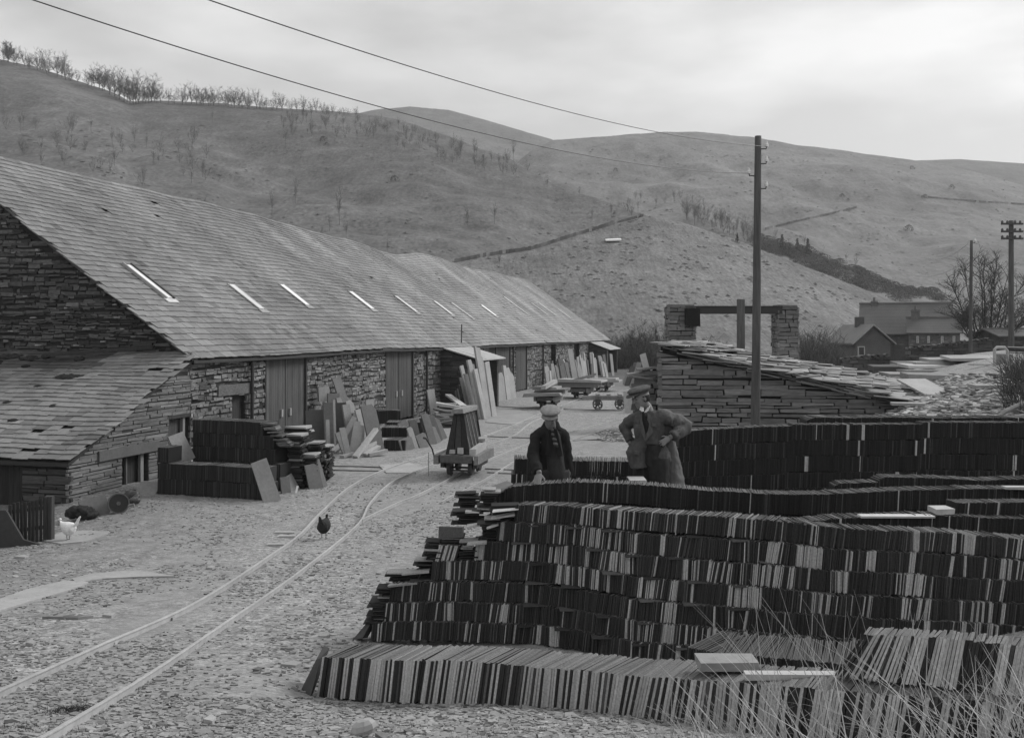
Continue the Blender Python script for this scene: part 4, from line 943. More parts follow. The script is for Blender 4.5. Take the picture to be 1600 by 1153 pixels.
def addrow(*a, **k): slate_row(*a, mb=stuff, **k)
n0 = len(stuff.v); stuff.v += tier_rest.v; stuff.f += [tuple(i+n0 for i in f) for f in tier_rest.f]; stuff.t += tier_rest.t
# row seen from above behind the front row
addrow([P(1074, 1010, 6.85), P(1120, 1020, 6.68), P(1220, 1029, 6.5), P(1325, 1037, 6.35)], .30, .5, .0095, .03, .0, 33, dk=(.02, .04), topt=.07)
# main pile of seven rows
pathY = [(560, 10.2), (827, 9.8), (1000, 9.1), (1220, 8.5), (1600, 8.7), (1750, 8.8)]
rows = [  # left px, [(px,py top)...], step, light prob
 (806, [(806, 788), (900, 792), (1000, 800), (1110, 806), (1220, 814), (1300, 824), (1400, 829), (1500, 834), (1600, 843), (1740, 852)], .22),
 (778, [(778, 816), (900, 821), (1000, 835), (1110, 841), (1220, 849), (1300, 858), (1400, 862), (1500, 868), (1600, 876), (1740, 886)], .24),
 (744, [(744, 847), (827, 848), (900, 853), (1000, 868), (1110, 876), (1220, 885), (1300, 892), (1400, 896), (1500, 902), (1600, 909), (1740, 919)], .22),
 (676, [(676, 877), (760, 876), (827, 878), (900, 885), (1000, 903), (1110, 911), (1220, 921), (1300, 930), (1400, 934), (1500, 939), (1600, 944), (1740, 952)], .2),
 (612, [(612, 911), (700, 910), (827, 912), (900, 921), (1000, 938), (1110, 947), (1220, 957), (1300, 962), (1400, 968), (1500, 973), (1600, 978), (1740, 986)], .17),
 (603, [(603, 943), (700, 941), (827, 945), (900, 953), (1000, 972), (1110, 980), (1220, 992), (1300, 997), (1400, 1002), (1600, 1012), (1740, 1020)], .17),
 (580, [(582, 973), (700, 971), (827, 976), (900, 985), (1000, 1003), (1110, 1012), (1220, 1024), (1300, 1030), (1400, 1035), (1600, 1045), (1740, 1052)], .08)]
for k, (lx, pl_, lp_) in enumerate(rows):
    pts = []
    for j, (x, y) in enumerate(pl_):
        Y = float(np.interp(x, [a for a, b in pathY], [b for a, b in pathY]))-.035*k
        pts.append(P(x, y, Y))
    hs = []
    addrow(pts, .188 if k else .175, .23, .0092, .02, lp_*.40, 40+k, lenv=.03, stay=.62, lt=(.32, .50), noleadlight=0, rough=.009)
    # thin levelling slates between the rows
    if k < 6:
        sp = resample(pts, .42)
        for p, d in sp:
            if rnd.random() < .8: stuff.box(p-Z*.197+V((0, .16, 0)), V((.24, 0, d.z*.24)), V((0, .16-rnd.uniform(.0, .03), 0)), Z*.005, rnd.uniform(.03, .12))
# filler rows behind so that the pile is solid
for yo in (.33, .62):
    for k in range(6):
        pts = [P(x, y, float(np.interp(x, [a for a, b in pathY], [b for a, b in pathY])))+V((0, yo, -.2*k-.10-.1*(yo > .5))) for x, y in rows[0][1]]
        stuff_pts = [pts[0]-V((.18*k, 0, 0))]+pts
        addrow(stuff_pts, .185, .42, .03, .02, .05, 60+k)
# laid-flat end piers of the main pile
def flat_pier(px0, px1, pyt, pyb, Y, seed, tone=(.012, .045), n=None, dep=.2):
    r = random.Random(seed); z = CAMZ-(pyb-HY)/F*Y; zt_ = CAMZ-(pyt-HY)/F*Y
    while z < zt_:
        t = r.uniform(.014, .022); x0 = (px0-CX)/F*Y+r.uniform(-.06, .04); x1 = (px1-CX)/F*Y+r.uniform(-.03, .04); light = r.random() < .13
        stuff.box(((x0+x1)/2, Y+dep/2+r.uniform(-.03, .02), z+t/2), ((x1-x0)/2, 0, r.uniform(-.004, .004)), (0, dep/2, 0), (0, 0, t*.36), r.uniform(.2, .34) if light else r.uniform(*tone)); z += t*1.25
for i, q in enumerate(((754, 778, 809, 842, 9.85), (718, 742, 845, 875, 9.85), (667, 688, 848, 875, 9.95), (652, 676, 876, 908, 10.0), (608, 650, 896, 912, 10.05), (592, 610, 920, 942, 10.0), (580, 602, 944, 973, 9.97), (716, 744, 772, 800, 10.6), (752, 778, 764, 800, 10.2), (772, 805, 790, 812, 9.9), (712, 752, 800, 820, 10.1), (688, 720, 836, 850, 9.98))):
    flat_pier(*q, seed=80+i)
stuff.box(P(705, 831, 9.8), V((.12, 0, 0)), V((0, .03, 0)), Z*.06, .09, .01)
for x, y, Y, w_, tn in ((790, 797, 9.8, .13, .4), (786, 806, 9.8, .12, .35), (738, 799, 10.1, .07, .3), (742, 820, 10, .08, .38), (746, 848, 9.8, .1, .38), (650, 893, 9.95, .14, .3), (630, 912, 9.95, .15, .3), (770, 822, 9.8, .06, .42)):
    stuff.box(P(x, y, Y), V((w_, .02, rnd.uniform(-.02, .02))), V((0, .06, 0)), Z*.008, tn, .006)
addrow([P(688, 852, 9.93), P(718, 852, 9.9)], .17, .3, .02, .05, .4, 95)
# the row the coated man touches, and its lower courses
menp = [(768, 772, 10.5), (800, 760, 10.4), (850, 755, 10.35), (900, 753, 10.3), (1000, 757, 10.2), (1100, 766, 10.1), (1200, 772, 10.0), (1285, 772, 10.0), (1400, 767, 10.1), (1500, 763, 10.2), (1600, 765, 10.2), (1740, 768, 10.2)]
for k in range(6):
    pts = [P(*q)-V((.06*k if k else 0, .02*k, .215*k+(.0 if k == 0 else .02))) for q in menp]
    addrow(pts, .21, .25, .0105, .012, .0025, 100+k, dk=(.016, .03))
# low rows at the right between the long ones
def shortrow(pl_, ncourse, h, dep, seed, label=None):
    for k in range(ncourse): addrow([P(*q)-Z*(h+.006)*k for q in pl_], h, dep*.6, .0105, .015, .006, seed+k, dk=(.016, .03))
shortrow([(1224, 818, 9.2), (1300, 812, 9.25), (1420, 806, 9.3), (1500, 806, 9.3), (1600, 810, 9.3), (1740, 812, 9.3)], 5, .2, .4, 120)
shortrow([(1494, 785, 9.45), (1600, 785, 9.45), (1740, 785, 9.45)], 1, .155, .35, 130)
shortrow([(1374, 750, 11.2), (1384, 745, 11.2), (1470, 747, 11.2), (1540, 751, 11.2), (1600, 748, 11.2), (1740, 748, 11.2)], 4, .2, .45, 135)
shortrow([(1305, 760, 11.0), (1312, 756, 11.0), (1372, 754, 11.0)], 4, .2, .4, 140)
# tall stack behind the men and its lower left end
bigp = [(1062, 674, 12.6), (1110, 670, 12.6), (1180, 668, 12.6), (1237, 666, 12.6), (1240, 663, 12.6), (1330, 663, 12.6), (1440, 663, 12.6), (1445, 660, 12.6), (1600, 661, 12.6), (1780, 663, 12.7)]
for k in range(6): addrow([P(*q)-Z*.207*k+V((-.03*k, -.012*k, 0)) for q in bigp], .2, .25, .0125, .008, .006, 150+k, dk=(.016, .03))
for k in range(5): addrow([P(*q)-Z*.207*k for q in ((1262, 657, 13.4), (1275, 652, 13.4), (1400, 653, 13.4), (1600, 653, 13.4), (1780, 655, 13.4))], .2, .4, .0125, .008, .004, 160+k, dk=(.016, .03))
for k in range(4): addrow([P(*q)-Z*.207*k+V((-.05*k, 0, 0)) for q in ((806, 717, 13.0), (880, 720, 13.0), (990, 721, 12.9), (1064, 722, 12.8))], .2, .45, .0125, .01, .01, 170+k, dk=(.016, .03))
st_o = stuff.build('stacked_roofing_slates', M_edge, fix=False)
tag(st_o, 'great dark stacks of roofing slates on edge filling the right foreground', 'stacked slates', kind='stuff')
# planks and markers lying on the stacks
def lie(x0, x1, y, Y, w_, th, tone, label, name='stone_slab'):
    a = P(x0, y, Y); b = P(x1, y, Y); mb = MB(); mb.box((a+b)/2+V((0, w_/2, 0)), (b-a)/2, V((0, w_/2, 0)), Z*th/2, tone, .006)
    return tag(mb.build(name, M_slab, at=(a+b)/2), label, 'slab')
lie(1346, 1462, 808, 9.25, .12, .025, .5, 'long pale slat lying on the dark slate stack at the right')
lie(1463, 1492, 800, 9.35, .2, .05, .42, 'small pale block at the end of the long slat', 'stone_block')
lie(1572, 1640, 763, 10.1, .1, .02, .45, 'pale slat lying on the stack at the right edge')
lie(1166, 1310, 1058, 6.02, .09, .03, .4, 'long squared pale bar lying on the front slate row', 'stone_bar')
lie(1094, 1186, 1042, 6.25, .2, .055, .24, 'thick grey slab lying on the front slate row beside the pale bar')
lie(985, 1010, 752, 11.0, .3, .03, .42, 'pale slab beside the standing man on the stack top')
mb = MB(); mb.box(P(784, 762, 10.52)+Z*.0, V((.09, .05, .03)), V((-.03, .07, 0)), V((0, 0, .03)), .2, .02); tag(mb.build('loose_stone', M_slab, at=P(784, 762, 10.52)), 'loose stone on the left end of the slate row by the coated man', 'stone')
mb = MB(); mb.hexa([P(550, 1000, 10.0), P(566, 997, 9.85), P(574, 996, 10.0), P(560, 997, 10.2), P(572, 974, 10.0), P(578, 976, 9.95), P(586, 976, 10.1), P(578, 972, 10.2)], .05); tag(mb.build('end_slate', M_slab, at=P(560, 998, 9.95)), 'dark slate propped at the bottom left corner of the main slate pile', 'slate')

# ------------------------------------------------------------ dark stacks against the outhouse
s2 = MB()
def wrow(mb, a, b, h, dep, seed, tone=(.016, .032), th=.016): slate_row([V(a), V(b)], h, dep, th, .01, .0, seed, mb=mb, dk=tone, wave=.02)
A = G(247, 772); B = G(418, 782)
for k in range(2): wrow(s2, A+Z*(.36*(k+1)), B+Z*(.36*(k+1))-V((.05*k, 0, 0)), .35, .5, 200+k)
wrow(s2, A+Z*1.08, A+(B-A)*.1+Z*1.08, .35, .5, 204)
tag(s2.build('low_slate_stack', M_edge, fix=False), 'low dark stack of slates two courses high beside the outhouse door', 'stacked slates', kind='stuff')
s3 = MB(); A = V(((302-CX)/F*23.6, 23.6, 0)); B = V(((440-CX)/F*22.7, 22.7, 0)); dv = B-A
for k, e in ((0, 1.0), (1, .985), (2, .93), (3, .92), (4, .8)):
    hz_ = (1.62)/5; wrow(s3, A+Z*hz_*(k+1), A+dv*e+Z*hz_*(k+1), hz_-.01, .6, 210+k)
for k in range(26):  # steps and flat slates at the right end
    t = rnd.uniform(.82, 1.04); s3.box(A+dv*t+Z*(1.62-(t-.8)*2.4+rnd.uniform(0, .05))+V((0, .25, 0)), V((.14, 0, rnd.uniform(-.02, .02))), V((0, .25, 0)), Z*.012, rnd.uniform(.04, .2), .01)
tag(s3.build('tall_slate_stack', M_edge, fix=False), 'tall dark stack of slates five courses high hiding part of the mill wall', 'stacked slates', kind='stuff')
slab(426, 784, .38, 1.0, .05, -60, 5, .27, 'pale slab leaning against the right end of the low slate stack', None, 17)
slab(249, 744, .05, .1, .05, -60, 5, .24, 'small slate at the end of the low stack', None, 0)
slab(0, 0, .5, .72, .05, -30, 20, .2, 'grey slab leaning on the low stack by the outhouse door', None, 14, at=G(284, 768)+Z*.68+V((0, .4, 0)))
slab(447, 770, .26, .40, .04, -40, 10, .12, 'small grey slate standing at the foot of the tall stack', None, 0)
slab(461, 766, .35, .42, .04, -30, 25, .17, 'small square slate leaning at the foot of the stepped piles', None, 16)
slab(462, 770, .05, .2, .03, -60, 25, .5, 'tiny bright sliver of slate at the foot of the stepped piles', None, -20)
s4 = MB()
def pile(px0, px1, pyb, z0, z1, seed, tn=(.014, .03)):
    r = random.Random(seed); a = G(px0, pyb); b = G(px1, pyb); z = z0
    while z < z1:
        t = r.uniform(.02, .05); m_ = r.random() < .16
        s4.box((a+b)/2+V((r.uniform(-.05, .05), .25+r.uniform(-.04, .04), z+t/2)), (b-a)/2*r.uniform(.85, 1.1)+Z*r.uniform(-.01, .01), V((0, .25, 0)), Z*t*.45, r.uniform(.1, .22) if m_ else r.uniform(*tn), .008); z += t
    s4.box((a+b)/2+V((0, .25, z+.02)), (b-a)/2*1.1, V((.04, .22, 0)), Z*.018, .3, .02)
for i, q in enumerate(((450, 472, 764, 0, 1.25), (470, 492, 762, 0, .75), (474, 482, 752, .3, 1.22), (484, 500, 756, .1, .95), (496, 508, 752, 0, .62), (503, 514, 750, 0, .78), (446, 478, 758, .4, 1.38), (506, 515, 746, 0, .7))): pile(*q, seed=230+i)
tag(s4.build('stepped_slate_piles', M_edge, fix=False), 'stepped dark piles of slates laid flat in front of the first big doors', 'stacked slates', kind='stuff')
slab(494, 763, .35, .62, .05, -55, 10, .17, 'broken slab with a notch propped on the stepped piles', None, 8, .6)
slab(508, 760, .12, .72, .05, -55, 14, .24, 'narrow light slab leaning at the right end of the stepped piles', None, 12)
# low dark rows by the second doors
s5 = MB()
for (xa, xb, py, z, h, sd_) in ((600, 634, 704, .33, .33, 240), (597, 636, 697, .62, .33, 241), (592, 626, 673, .78, .5, 242), (604, 664, 682, .52, .5, 243)):
    a = G(xa, py); b = G(xb, py); wrow(s5, a+Z*z, b+Z*z, h, .9, sd_, th=.02)
tag(s5.build('low_slate_rows', M_edge, fix=False), 'low dark rows of slates before the second big doors', 'stacked slates', kind='stuff')
g6 = 'end slabs propping the low slate rows'
for x, y, w_, h, ro, tn, lb in ((638, 703, .5, .42, 14, .2, 'nearest and lowest end slab of the low rows'), (637, 692, .5, .75, 8, .2, 'grey end slab just behind the nearest one'), (650, 701, .2, .75, 16, .36, 'pale narrow slab leaning between the low rows'), (654, 699, .3, .95, 10, .1, 'dark slab leaning right of the pale narrow one'), (664, 699, .4, .5, 18, .22, 'squat light slab standing in front of the low rows'), (671, 694, .3, .95, 10, .08, 'dark slab right of the squat light one'), (677, 694, .3, 1.1, 14, .18, 'grey slab leaning beyond the squat light one'), (683, 692, .35, .6, 22, .25, 'short light slab near the rail'), (687, 689, .3, 1.0, 20, .14, 'leaning slab second from the waste heap'), (694, 686, .3, .8, 24, .2, 'leaning slab nearest to the waste heap'), (612, 672, .45, .75, 12, .26, 'light slab standing behind the low rows by the door'), (606, 660, .6, .2, 20, .05, 'thin dark slab at the back of the low rows')):
    slab(x, y, w_, h, .05, -50, 8, tn, lb, g6, ro, .4)
# ------------------------------------------------------------ odds and ends by the outhouse
t = thing('iron_pulley', 'old spoked iron pulley wheel leaning by the outhouse wall', 'pulley wheel', G(185, 801))
pc = V((0, 0, .2)); ax = V((.45, -.88, .12)).normalized(); a_ = ax.cross(Z).normalized(); b_ = ax.cross(a_).normalized()
def disc(mb, r0, r1, w_, tone, off=0, n=28):
    rings = []
    for q in range(n+1):
        th = 2*math.pi*q/n; d = a_*math.cos(th)+b_*math.sin(th); rings.append([pc+d*r0+ax*(off-w_/2), pc+d*r0+ax*(off+w_/2), pc+d*r1+ax*(off+w_/2), pc+d*r1+ax*(off-w_/2)])
    mb.ring(rings, tone, False)
mb = MB(); disc(mb, .215, .19, .17, .085); mb.build('rim', M_iron, t, local=True)
mb = MB()
for q in range(6):
    th = q*math.pi/3+.2; d = a_*math.cos(th)+b_*math.sin(th); mb.tube([pc+d*.03, pc+d*.195], [.018, .013], .05, 6)
mb.build('spokes', M_iron, t, local=True)
mb = MB(); mb.tube([pc+ax*.03, pc+ax*.05], .19, .018, 24); mb.build('shade_disc', M_iron, t, local=True)  # near-black disc added behind the spokes to paint the drum's dark inside
mb = MB(); mb.tube([pc-ax*.07, pc+ax*.07], .04, .09, 12); mb.build('hub', M_iron, t, local=True)
mb = MB(); o = P(200, 790, 19.3)
mb.tube([o, o+V((.12, 0, .04)), o+V((.13, 0, .0)), o+V((.0, 0, -.06))], .014, .2, 6); tag(mb.build('iron_hook', M_iron, at=o), 'bent iron loop lying behind the pulley wheel', 'hook')
for x, y, s, tn, lb in ((208, 776, .11, .03, 'dark iron lump right behind the pulley wheel'), (213, 783, .09, .05, 'smaller rusty lump beside the iron lump')):
    mb = MB(); c = G(x, y+6)+Z*s
    for k in range(5): mb.ell(c+V((r5.uniform(-.1, .1), r5.uniform(-.1, .1), r5.uniform(-.03, .08))), V((s, 0, .02)), V((0, s, 0)), Z*s*.8, tn, 9, 6)
    tag(mb.build('scrap_iron', M_iron, at=c, remesh=.02, sm=2), lb, 'scrap')
slab(226, 772, .5, .5, .04, -90, 62, .2, 'pale broken slate lying under the cellar hatch', None, 0)
slab(152, 806, .55, .42, .05, -50, 20, .13, 'grey slab propped against the foot of the outhouse wall', None, 10)
mb = MB(); c = G(128, 812)+Z*.1
for x, z, rx, rz in ((-.16, .06, .2, .13), (.04, .05, .22, .12), (.18, -.02, .16, .09), (-.02, .13, .16, .07), (.1, .1, .12, .06)): mb.ell(c+V((x, 0, z)), V((rx, 0, rz*.3)), V((0, .15, 0)), Z*rz, .035, 12, 8)
tag(wrinkle(mb.build('old_sack', M_cloth, at=c, remesh=.02, sm=2), .035, (7, 7, 9)), 'dark crumpled sack dumped at the outhouse corner', 'sack')
# picket gate and slab panel
ft = thing('picket_gate', 'dark wooden picket gate in front of the outhouse at the left edge', 'gate', G(60, 848))
n_ = 10
for k in range(n_):
    f_ = k/(n_-1); x = 16+(70-16)*f_; Y = 17.1+.3*f_; a = P(x, 788-10*f_+rnd.uniform(-2, 2), Y); b = V((a.x, a.y, -.1)); mb = MB()
    mb.box((a+b)/2, V((.026, 0, 0)), V((0, .012, 0)), (a-b)/2, .035, .003); mb.build('picket', M_wood, ft)
for yy in (800, 830):
    mb = MB(); a = P(12, yy, 17.15); b = P(78, yy-8, 17.5); mb.box((a+b)/2, (b-a)/2, V((0, .015, 0)), Z*.03, .035); mb.build('cross_rail', M_wood, ft)
mb = MB(); a = P(77, 775, 17.5); mb.abox(a.x-.07, a.x+.07, 17.44, 17.56, -.1, a.z, .05, .004); mb.build('gate_post', M_wood, ft)
mb = MB(); pts = [(-60, 797), (9, 797), (36, 843), (60, 850), (60, 856), (-60, 866)]; fr_ = [P(x, y, 16.9) for x, y in pts]; n = len(pts)
mb.v = [tuple(p) for p in fr_]+[tuple(p+V((0, .05, 0))) for p in fr_]; mb.f = [tuple(range(n)), tuple(reversed(range(n, 2*n)))]+[(i, i+n, (i+1) % n+n, (i+1) % n) for i in range(n)]; mb.t = [.05]*(n+2)
tag(mb.build('slate_fence_panel', M_slab, at=P(0, 850, 16.9)), 'dark upright slate panel with a sloping end at the left edge', 'fence panel')

# ------------------------------------------------------------ poles and wires
def pole(x, ytop, Yp, r0, r1, label, lean=0, group='telegraph poles'):
    b = GY(x, Yp)-Z*.2; tp = P(x+lean, ytop, Yp); t = thing('telegraph_pole', label, 'pole', b, group); mb = MB(); n = 14
    pts = [b+(tp-b)*k/n+V((r0*.12*noise.noise(V((k*.8, x, 0))), 0, 0)) for k in range(n+1)]
    mb.tube(pts, [r0+(r1-r0)*k/n+r0*.05*noise.noise(V((k*.9, x, 3))) for k in range(n+1)], .075, 12); mb.build('shaft', M_wood, t, smooth=True); return t, b, tp
def insulator(t, p, s=1.0, side=1):
    mb = MB(); mb.tube([p, p+V((.10*side*s, 0, 0)), p+V((.11*side*s, 0, .05*s))], .012*s, .03, 6); mb.build('bracket', M_iron, t)
    mb = MB(); c = p+V((.11*side*s, 0, .04*s)); mb.tube([c, c+Z*.05*s, c+Z*.06*s, c+Z*.11*s], [.035*s, .04*s, .026*s, .02*s], .55, 10); mb.build('insulator', M_glass, t)
tp1, pb, ptop = pole(1180, 213, 18.8, .098, .064, 'tall near telegraph pole rising in front of the dry-stone hut', 4.5)
def pp(py): return P(1180+(1184.5-1180)*(700-py)/487, py, 18.8)
for py, sd_ in ((233, 1), (256, 1), (275, -1), (295, 1)): insulator(tp1, pp(py)+V((.06*sd_, 0, 0)), 1.0, sd_)
tp2, _, t2top = pole(1516, 376, 45, .085, .065, 'thin telegraph pole left of the bare tree', 2)
insulator(tp2, P(1518, 380, 45), 1.5, 1)
tp3, _, t3top = pole(1580, 345, 40, .115, .095, 'telegraph pole with three cross arms at the right edge')
for k, py in enumerate((350, 362, 373)):
    mb = MB(); a = P(1565, py, 39.85); b = P(1598, py, 39.85); mb.box((a+b)/2, (b-a)/2, V((0, .06, 0)), Z*.035, .06); ar = mb.build('cross_arm', M_wood, tp3)
    for x in (1566, 1574, 1586, 1594):
        mb = MB(); p = P(x, py-1, 39.85); mb.tube([p, p+Z*.05, p+Z*.11], [.04, .055, .03], .06, 8); mb.build('insulator', M_glass, ar)
mb = MB(); a = P(1157.5, 468, 27); b = V((a.x, a.y, 1.0)); mb.box((a+b)/2, V((.1, 0, 0)), V((0, .09, 0)), (a-b)/2, .09, .01); tag(mb.build('timber_post', M_wood, at=b), 'square timber post standing before the iron beam', 'post')
def wire(a, b, sagv, r, label, tone=.03):
    mb = MB(); pts = []
    for k in range(41):
        t_ = k/40; p = a+(b-a)*t_; p = p-Z*sagv*4*t_*(1-t_); pts.append(p)
    mb.tube(pts, r, tone, 5); return tag(mb.build('overhead_wire', M_iron, at=(a+b)/2), label, 'wire', 'overhead wires')
e1 = pp(233)+V((.17, 0, .05)); e2 = pp(275)+V((-.17, 0, .05))
def fit_wire(e, xs, Ys, con):
    """start point and sag of a span that passes two known places in the view"""
    A_ = []; B_ = []; Xs = (xs-CX)/F*Ys
    for px, py in con:
        k = (px-CX)/F; t = (k*e.y-e.x)/((Xs-e.x)-k*(Ys-e.y)); Y_ = e.y+(Ys-e.y)*t; z_ = CAMZ-(py-HY)/F*Y_
        A_.append([t, -4*t*(1-t)]); B_.append(z_-e.z*(1-t))
    z0, g_ = np.linalg.solve(np.array(A_), np.array(B_)); return V((Xs, Ys, z0)), g_
s1_, g1_ = fit_wire(e1, 120, 6.5, ((325, 0), (620, 98))); s2_, g2_ = fit_wire(e2, -150, 6.5, ((50, 0), (500, 141)))
print('sag', g1_, g2_, s1_, s2_)
wire(s1_, e1, g1_, .0055, 'upper overhead wire running from the top edge to the near pole')
wire(s2_, e2, g2_, .0055, 'lower overhead wire starting nearest the top left corner')
wire(t2top, P(1440, 397, 70), .6, .012, 'pale wire sagging left from the thin pole, upper one', .3)
wire(t2top-Z*.75, P(1420, 425, 70), .6, .012, 'pale wire sagging left from the thin pole, lower one', .3)

# ------------------------------------------------------------ bank on the right: scattered slabs
gb_ = 'slabs lying about on the bank'
def lying(x, y, w_, l_, th, yaw, tone, label, tilt=0, group=gb_):
    c = G(x, y)+Z*(th/2+.01); a = math.radians(yaw); d = V((math.cos(a), math.sin(a), 0))*l_/2; n = V((-math.sin(a), math.cos(a), tilt))*w_/2; mb = MB(); mb.box(c+Z*abs(tilt)*w_/2, d, n, Z*th/2, tone, min(.03, th*.3)); return tag(mb.build('stone_slab', M_slab, at=c), label, 'slab', group)
lying(1446, 618, 1.35, .72, .05, 4, .36, 'large pale rectangular slab with a dark stain lying on the gravel bank', .22)
mb = MB(); c = G(1446, 614)+Z*.22; mb.ell(c, V((.09, 0, 0)), V((0, .16, .035)), Z*.012, .2, 8, 5)
lying(1447, 595, .5, 1.2, .16, 0, .22, 'thick slab lying above the stained one', .1)
for x, y, l_, th, yw, tn in ((1392, 573, 2.6, .12, 8, .3), (1425, 573, 1.6, .15, 0, .12), (1472, 571, 2.6, .12, 2, .34), (1456, 576, 2.4, .1, 5, .4), (1405, 581, 2.4, .25, -5, .08), (1445, 583, 1.8, .1, 0, .3), (1490, 567, 2.4, .12, 0, .3), (1415, 576, .8, .2, 40, .3), (1380, 577, 1.2, .2, -20, .15), (1430, 588, 2.4, .1, 2, .26), (1520, 563, 2.2, .1, 0, .34)):
    lying(x, y, 1.0, l_, th, yw, tn, 'rough slab in the scatter at the top of the bank', rnd.uniform(0, .12))
for x, y, l_, yw in ((1412, 628, 1.0, -22), (1438, 634, 1.1, -18), (1400, 622, .6, -30), (1554, 606, .9, 0)):
    lying(x, y, .35, l_, .05, yw, .32, 'narrow slab lying on the gravel below the stained one', 0)
mb = MB()
for i in range(1500):
    x = r5.uniform(1290, 1620); y = r5.uniform(585, 655); c = G(x, y)
    if c.x < 5.5 and c.y < 24: continue
    a = r5.uniform(0, 3.1); s = r5.uniform(.02, .13); mb.box(c+Z*.01, V((math.cos(a), math.sin(a), r5.uniform(-.3, .3)))*s, V((-math.sin(a), math.cos(a), 0))*s*.6, Z*r5.uniform(.008, .02), r5.uniform(.12, .42), .006)
tag(mb.build('bank_chippings', M_chip, fix=False), 'loose slate chippings covering the gravel bank', 'chippings', kind='stuff')
# pipe hoop and tubes at the right edge
t = thing('pipe_hoop', 'pale bent pipe hoop with a box beside dark pipes at the right edge', 'pipe frame', GY(1568, 32))
mb = MB(); q = [P(1554, 572, 31), P(1554, 546, 31), P(1557, 543, 31), P(1570, 543, 31), P(1574, 548, 31), P(1574, 572, 31)]; mb.tube(q, .05, .38, 8); mb.build('hoop', M_iron, t)
mb = MB(); a = P(1568, 563, 31.2); mb.abox(a.x-.18, a.x+.2, 31, 31.4, a.z-.2, a.z+.2, .25, .01); mb.build('box', M_slab, t)
for py, tn, lb in ((545, .02, 'dark'), (550, .35, 'pale')):
    mb = MB(); mb.tube([P(1573, py, 31.5), P(1660, py+3, 31.5)], .085 if tn < .1 else .05, tn, 10); tag(mb.build('pipe', M_iron, at=P(1600, py, 31.5)), lb+' pipe lying level at the right edge beside the hoop', 'pipe')
lying(1545, 571, .3, 1.5, .05, 18, .42, 'pale slat lying at the foot of the pipe hoop', .0)
# ------------------------------------------------------------ houses beyond
def house(px0, px1, pyr, pye, pyb, Yh, dep, label, tone_r=.12, tone_w=.12, wins=(), chim=(), hip=0, name='stone_house'):
    x0 = (px0-CX)/F*Yh; x1 = (px1-CX)/F*Yh; zr = CAMZ-(pyr-HY)/F*(Yh+dep/2); ze = CAMZ-(pye-HY)/F*Yh; zb_ = CAMZ-(pyb-HY)/F*Yh-1
    t = thing(name, label, 'house', ((x0+x1)/2, Yh, zb_+1)); mb = MB()
    mb.abox(x0+.3, x1-.3, Yh+.1, Yh+dep-.1, zb_, ze+.05, tone_w)
    for x in (x0+.3, x1-.3):
        s_ = .12 if x < (x0+x1)/2 else -.12
        mb.hexa([(x, Yh+.1, ze+.04), (x+s_, Yh+.1, ze+.04), (x+s_, Yh+dep-.1, ze+.04), (x, Yh+dep-.1, ze+.04), (x, Yh+dep/2-.05, zr-.1), (x+s_, Yh+dep/2-.05, zr-.1), (x+s_, Yh+dep/2+.05, zr-.1), (x, Yh+dep/2+.05, zr-.1)], tone_w)
    for _ in range(160):
        xx = rr.uniform(x0+.4, x1-.4); zz = rr.uniform(zb_, ze-.1); mb.box((xx, Yh+.1, zz), (rr.uniform(.1, .35), 0, 0), (0, .04, 0), (0, 0, rr.uniform(.05, .12)), tone_w*rr.uniform(.6, 1.5), .02)
    mb.build('walls', M_stone, t); mb = MB()
    for sg in (0, 1):
        ya = Yh-.25 if sg == 0 else Yh+dep+.25; ym = Yh+dep/2; hx = hip*(x1-x0)
        nr = 9
        for k in range(nr):
            f0 = k/nr; f1 = (k+1.15)/nr if k < nr-1 else 1
            q = [(x0, ya+(ym-ya)*f0, ze+(zr-ze)*f0+.06), (x1-hx*f0, ya+(ym-ya)*f0, ze+(zr-ze)*f0+.06), (x1-hx*f1, ya+(ym-ya)*f1, ze+(zr-ze)*f1), (x0, ya+(ym-ya)*f1, ze+(zr-ze)*f1)]
            q = [V(p)-Z*.05*(1 if i_ < 2 else 0) for i_, p in enumerate(q)]; mb.hexa([p-Z*.1 for p in q]+q, tone_r)
    rf_ = mb.build('roof', M_roof, t)
    mb = MB(); mb.abox(x0-.05, x1+.05, Yh+dep/2-.15, Yh+dep/2+.15, zr-.06, zr+.1, tone_r*1.5, .01); mb.build('ridge', M_roof, rf_)
    for cx_, cw_, cp in chim:
        xx = (cx_-CX)/F*(Yh+dep/2); zt_ = CAMZ-(cp-HY)/F*(Yh+dep/2); mb = MB(); mb.abox(xx-cw_, xx+cw_, Yh+dep/2-.35, Yh+dep/2+.35, zr-1.0, zt_, .12); mb.abox(xx-cw_-.07, xx+cw_+.07, Yh+dep/2-.42, Yh+dep/2+.42, zt_-.2, zt_-.05, .14); cc = mb.build('chimney', M_stone, rf_)
        mb = MB(); mb.tube([(xx, Yh+dep/2, zt_-.05), (xx, Yh+dep/2, zt_+.4)], [.16, .13], .14, 8); mb.build('chimney_pot', M_stone, cc)
    for a, b, c, d_ in wins:
        xa = (a-CX)/F*Yh; xb = (b-CX)/F*Yh; za = CAMZ-(c-HY)/F*Yh; zb2 = CAMZ-(d_-HY)/F*Yh; mb = MB(); mb.abox(xa, xb, Yh-.0, Yh+.08, zb2, za, .5); wv = mb.build('window', M_wood, t)
        mb = MB()
        for i_ in (0, 1):
            for j_ in (0, 1): mb.abox(xa+.08+(xb-xa-.1)/2*i_, xa+.02+(xb-xa-.1)/2*(i_+1), Yh-.03, Yh+.02, zb2+.08+(za-zb2-.1)/2*j_, zb2+.02+(za-zb2-.1)/2*(j_+1), .02)
        mb.build('pane', M_glass, wv)
    return t
